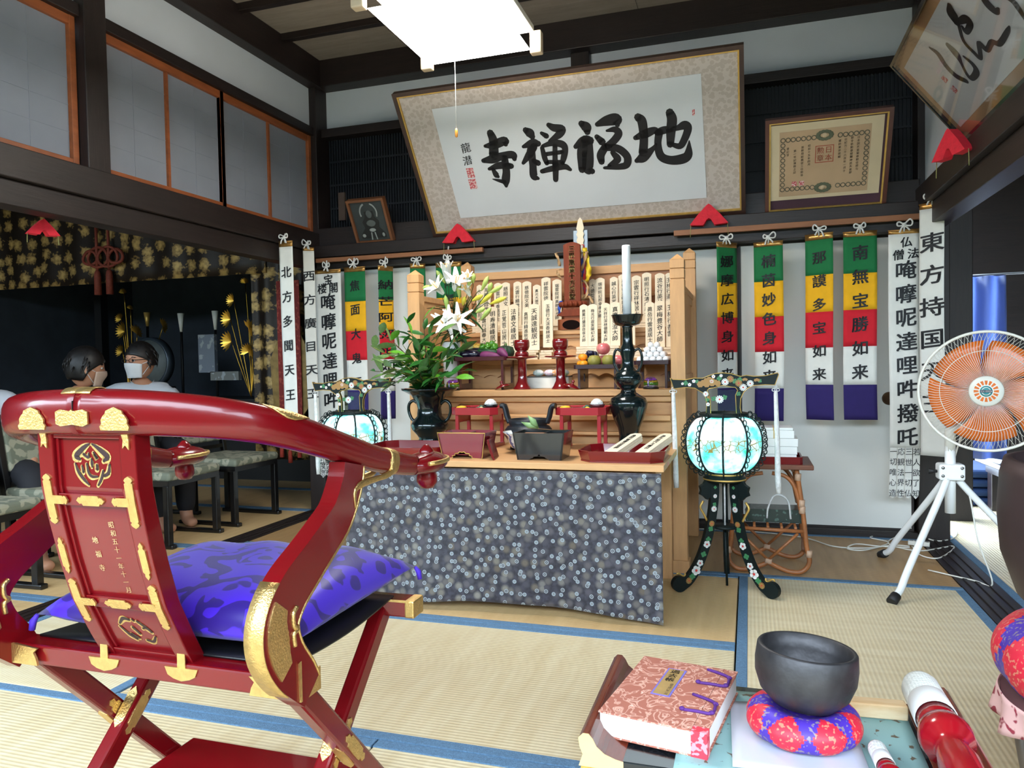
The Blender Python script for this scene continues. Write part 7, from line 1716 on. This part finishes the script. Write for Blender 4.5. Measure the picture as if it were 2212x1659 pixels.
def person(label, loc, body_rz, head_rz, head_tilt, kind, arms, seat=.43, top=1.13):
    t = thing('person', label, 'person', loc, body_rz)       # faces +x before rotation
    H = top-seat; sh = seat+H*.64; hip = seat+.07
    # torso and legs: one continuous body, root at the pelvis
    vs = [(0, 0, hip), (0, 0, seat+.2), (0, 0, seat+.34), (.0, 0, sh-.01), (.005, 0, sh+.05), (.015, 0, sh+.1)]
    es = [(0, 1), (1, 2), (2, 3), (3, 4), (4, 5)]; rs = [(.15, .12), (.13, .105), (.15, .11), (.115, .085), (.055, .055), (.05, .05)]
    hands = []
    for s in (1, -1):
        i = len(vs); sx, sy, ex, ey, ez, wx, wy, wz = [*((0, .165*s)), *arms[0 if s > 0 else 1]]
        vs += [(sx, sy, sh-.03), (ex, ey, ez), (wx, wy, wz)]; rs += [.062, .045, .03]; es += [(3, i), (i, i+1), (i+1, i+2)]
        hand(vs, es, rs, i+2, V((wx-ex, wy-ey, wz-ez)), V((1, -.2*s, .1)), s)
        i = len(vs); vs += [(.04, .095*s, hip-.01), (.42, .11*s, seat+.045), (.43, .11*s, .1), (.45, .11*s, .04), (.54, .12*s, .028)]; rs += [.088, .062, .042, .04, (.035, .026)]; es += [(0, i), (i, i+1), (i+1, i+2), (i+2, i+3), (i+3, i+4)]
    body = skinned('body', vs, es, rs, skin_m, t)
    # clothes
    cv = [(0, 0, hip+.02), (0, 0, seat+.2), (0, 0, seat+.34), (0, 0, sh+.0), (.005, 0, sh+.06)]; ce_ = [(0, 1), (1, 2), (2, 3), (3, 4)]; cr = [(.165, .135), (.145, .12), (.168, .128), (.15, .115), (.07, .07)]
    for s in (1, -1):
        i = len(cv); ex, ey, ez, wx, wy, wz = arms[0 if s > 0 else 1]; k = .95 if kind != 'arm' else .1
        cv += [(0, .165*s, sh-.015), (ex, ey, ez), (ex+(wx-ex)*k, ey+(wy-ey)*k, ez+(wz-ez)*k)]; cr += [.085, .062, .046]; ce_ += [(3, i), (i, i+1), (i+1, i+2)]
    skinned('shirt', cv, ce_, cr, shirt_m if kind != 'woman' else pm('black_dress', (22, 22, 26), .8), t)
    tv = [(0, 0, hip)]; te = []; tr = [(.172, .14)]
    for s in (1, -1):
        i = len(tv); tv += [(.06, .098*s, hip-.01), (.42, .112*s, seat+.045), (.43, .112*s, .07)]; tr += [.1, .078, .058]; te += [(0, i), (i, i+1), (i+1, i+2)]
    skinned('trousers', tv, te, tr, trouser_m, t)
    # head, shaped from a sphere: cranium, jaw, nose, eye sockets, ears
    hd = MX.Translation((.03, 0, sh+.085)) @ MX.Rotation(head_rz, 4, 'Z') @ MX.Rotation(head_tilt, 4, 'Y')
    b = B(); n, k = 28, 20; pts = []
    for j in range(k+1):
        f = PI*j/k-PI/2
        for i in range(n):
            a = 2*PI*i/n; x, y, z = math.cos(f)*math.cos(a), math.cos(f)*math.sin(a), math.sin(f)
            r = 1.0; X, Y_, Z = .098*x, .077*y, .118*z+.118
            if z < -.1: X *= 1-.12*(-z); Y_ *= 1-.28*(-z)
            if x > .55:
                X -= .006*math.exp(-((z-.02)/.12)**2)*(1-math.exp(-(y/.12)**2))       # eye line
                X += .022*math.exp(-(y/.16)**2)*math.exp(-((z+.22)/.17)**2)             # nose
                X += .006*math.exp(-(y/.3)**2)*math.exp(-((z+.55)/.1)**2)               # lips
            pts.append((X, Y_, Z))
    b.add(pts, [(j*n+i, j*n+(i+1) % n, (j+1)*n+(i+1) % n, (j+1)*n+i) for j in range(k) for i in range(n)], 0, True); b.xf(hd); head = b.build('head', skin_m, t, world=False)
    for s in (1, -1):
        B().ball((0, .078*s, .112), (.02, .009, .032), 10, 8).xf(hd).build('ear', skin_m, head, world=False)
        B().ball((.083, .03*s, .124), (.008, .014, .007), 10, 6).xf(hd).build('eye', pm('eye_white', (226, 222, 216), .2), head, world=False)
        B().ball((.0895, .03*s, .124), (.003, .006, .006), 8, 6).xf(hd).build('iris', ink, head, world=False)
        B().tube([(.088, .014*s, .142), (.088, .03*s, .147), (.08, .047*s, .143)], .003, 5).xf(hd).build('eyebrow', hair_m, head, world=False)
    # hair cap with a hairline
    b = B(); hp = []; nn, kk = 32, 14; low = .04 if kind == 'woman' else .085
    for j in range(kk+1):
        for i in range(nn):
            a = 2*PI*i/nn; front = max(0, math.cos(a)); zmin = low+(.158-low)*front**.55; f0 = math.asin(max(-1, min(1, (zmin-.118)/.124))); f = f0+(PI/2-f0)*j/kk
            puff = 1.05+.03*math.sin(9*a+2.3*j)+.02*math.sin(17*a-5*j)+(.07*math.sin(f) if kind == 'woman' else -.01)
            hp.append((.1*puff*math.cos(f)*math.cos(a)-.006, .081*puff*math.cos(f)*math.sin(a), .12*math.sin(f)*1.07+.12))
    b.add(hp, [(j*nn+i, j*nn+(i+1) % nn, (j+1)*nn+(i+1) % nn, (j+1)*nn+i) for j in range(kk) for i in range(nn)], 0, True); b.xf(hd); b.build('hair', hair_m, head, world=False, solid=.006)
    hs = B(); rr_ = random.Random(len(label))
    for q in range(70):
        a = rr_.random()*2*PI; f = rr_.uniform(-.1, 1.3)
        if math.cos(a) > .3 and f < .5: continue
        p = V((.106*math.cos(f)*math.cos(a)-.006, .087*math.cos(f)*math.sin(a), .128*math.sin(f)+.12)); d = V((-.2, math.sin(a)*.3, -1)).normalized()
        hs.tube([p, p+p.normalized()*.0+d*.025+V((math.cos(a), math.sin(a), 0))*.007, p+d*.05], [.006, .005, .001], 4)
    hs.xf(hd); hs.build('hair_locks', hair_m, head, world=False)['kind'] = 'stuff'
    # mask: a pleated shell over nose, mouth and chin, with ear loops
    def fm(u, v):
        a = (u-.5)*2.1; z = .098-.088*v; r = 1.0+.16*math.exp(-(a/.5)**2)*math.exp(-((v-.25)/.3)**2)
        return (.101*r*math.cos(a)*(1-.1*v)+.004, .083*math.sin(a)*(1-.22*v), z+.012*math.cos(a*1.4)*(1-v))
    B().grid(fm, 14, 8).xf(hd).build('face_mask', mask_m if kind != 'woman' else pm('beige_mask', (196, 168, 150), .8), head, world=False, solid=.002)
    for s in (1, -1): B().tube([(.052, .072*s, .1), (.0, .084*s, .118), (.005, .084*s, .09), (.05, .066*s, .03)], .0018, 5).xf(hd).build('mask_loop', mask_m, head, world=False)
    if kind == 'man':
        g = B()
        for s in (1, -1): g.ring_prism([(s*.032+.022*math.cos(2*PI*i/14), .124+.014*math.sin(2*PI*i/14)) for i in range(14)], [(s*.032+.0195*math.cos(2*PI*i/14), .124+.0115*math.sin(2*PI*i/14)) for i in range(14)], .1, .103, 'x'); g.tube([(.101, .054*s, .128), (.0, .083*s, .128)], .002, 5)
        g.tube([(.102, -.01, .127), (.102, .01, .127)], .002, 5); g.xf(hd); g.build('glasses', black_plain, head, world=False)
        B().add([(.03, -.075, sh+.075), (.07, -.02, sh+.02), (.075, 0, sh+.0), (.07, .02, sh+.02), (.03, .075, sh+.075), (.06, .06, sh+.03), (.085, .03, sh-.03), (.088, 0, sh-.01), (.085, -.03, sh-.03), (.06, -.06, sh+.03)], [(0, 9, 8, 1), (1, 8, 7, 2), (2, 7, 6, 3), (3, 6, 5, 4)], 0, True).build('collar', shirt_m, t, world=False, solid=.004)
    return t
# arms: (elbow xyz, wrist xyz) for +y side then -y side, in the sitter's own frame
def seat_at(px, py, X): q = atx(px, py, X); return (X, q.y, 0)
pm_, pw_, pa_ = seat_at(303, 800, -3.85), seat_at(170, 820, -3.85), seat_at(-62, 850, -3.85)
person('masked man in glasses and white shirt, head turned aside, seated', pm_, -.5, -1.15, .05, 'man', [(-.02, .25, .70, .0, .28, .46), (.06, -.24, .70, .28, -.16, .54)], top=1.09)
person('masked woman with dark hair seen from behind, seated next to the man', pw_, .1, .75, .14, 'woman', [(.05, .22, .68, .27, .14, .54), (.05, -.22, .68, .27, -.14, .54)], top=1.03)
person('person in a white short-sleeved shirt, seated nearer the garden', pa_, -.3, 0, 0, 'arm', [(.06, .24, .70, .28, .16, .54), (.06, -.24, .70, .28, -.16, .54)], top=1.08)
for q, lb in ((pm_, 'upholstered black-framed chair under the masked man'), (pw_, 'upholstered black-framed chair under the masked woman'), (pa_, 'upholstered black-framed chair under the short-sleeved person')):
    o = copy_tree(ch0); o.location = (q[0]+.04, q[1], 0); o.rotation_euler = (0, 0, 0); o['label'] = lb
# ================================================================ THE ROOM BEYOND THE RIGHT THRESHOLD
def sheer():
    a, c = at(2052, 600, 5.2), at(2172, 600, 5.2)
    m, nt, bb = nodes('sheer_curtain'); tr = nt.nodes.new('ShaderNodeBsdfTranslucent'); tr.inputs[0].default_value = (*lin((150, 168, 215)), 1); bb.inputs['Base Color'].default_value = (*lin((120, 132, 170)), 1)
    mx = nt.nodes.new('ShaderNodeMixShader'); mx.inputs[0].default_value = .6; nt.links.new(bb.outputs[0], mx.inputs[1]); nt.links.new(tr.outputs[0], mx.inputs[2]); nt.links.new(mx.outputs[0], nt.nodes['Material Output'].inputs[0])
    def fn(u, v): return (a.x+(c.x-a.x)*u, 5.2+.03*math.sin(u*16+2*v), a.z-(a.z-.35)*v)
    t = thing('sheer_curtain', 'bluish sheer curtain on a thin rail in the right room', 'curtain', ((a.x+c.x)/2, 5.2, .35))
    B().grid(fn, 50, 10).build('curtain_cloth', m, t, solid=.002); B().tube([(a.x-.1, 5.2, a.z+.005), (c.x+1.2, 5.2, a.z+.02)], .006, 8).build('curtain_rail', pm('rail_grey', (150, 152, 156), .4, metal=.5), t)
sheer()
def low_table(x, y, rz, label):
    t = thing('low_table', label, 'table', (x, y, 0), rz); m = pm('dark_table', (40, 30, 36), .35, coat=.3)
    B().box(-.6, .6, -.3, .3, .3, .335).build('table_top', m, t, world=False, bevel=.006); B().box(-.55, .55, -.26, .26, .24, .3).build('apron', m, t, world=False)
    for sx in (-.5, .5):
        for sy in (-.22, .22): B().box(sx-.04, sx+.04, sy-.04, sy+.04, 0, .24).build('leg', m, t, world=False, bevel=.004)
low_table(2.0, 5.2, .05, 'low dark table on the mats of the right room'); 
t = thing('zabuton_stack', 'stack of blue floor cushions beside the dark low table', 'cushions', (1.55, 5.75, 0))
for k in range(4): B().box(-.26, .26, -.26, .26, .005+.06*k, .06+.06*k).build('floor_cushion', pm('blue_cushion', (40, 70, 120), .8), t, world=False, bevel=.025, seg=3)
beam('trim_19', 1.12, 1.26, 5.0, 5.14, 0, 2.42, m=dark_z)
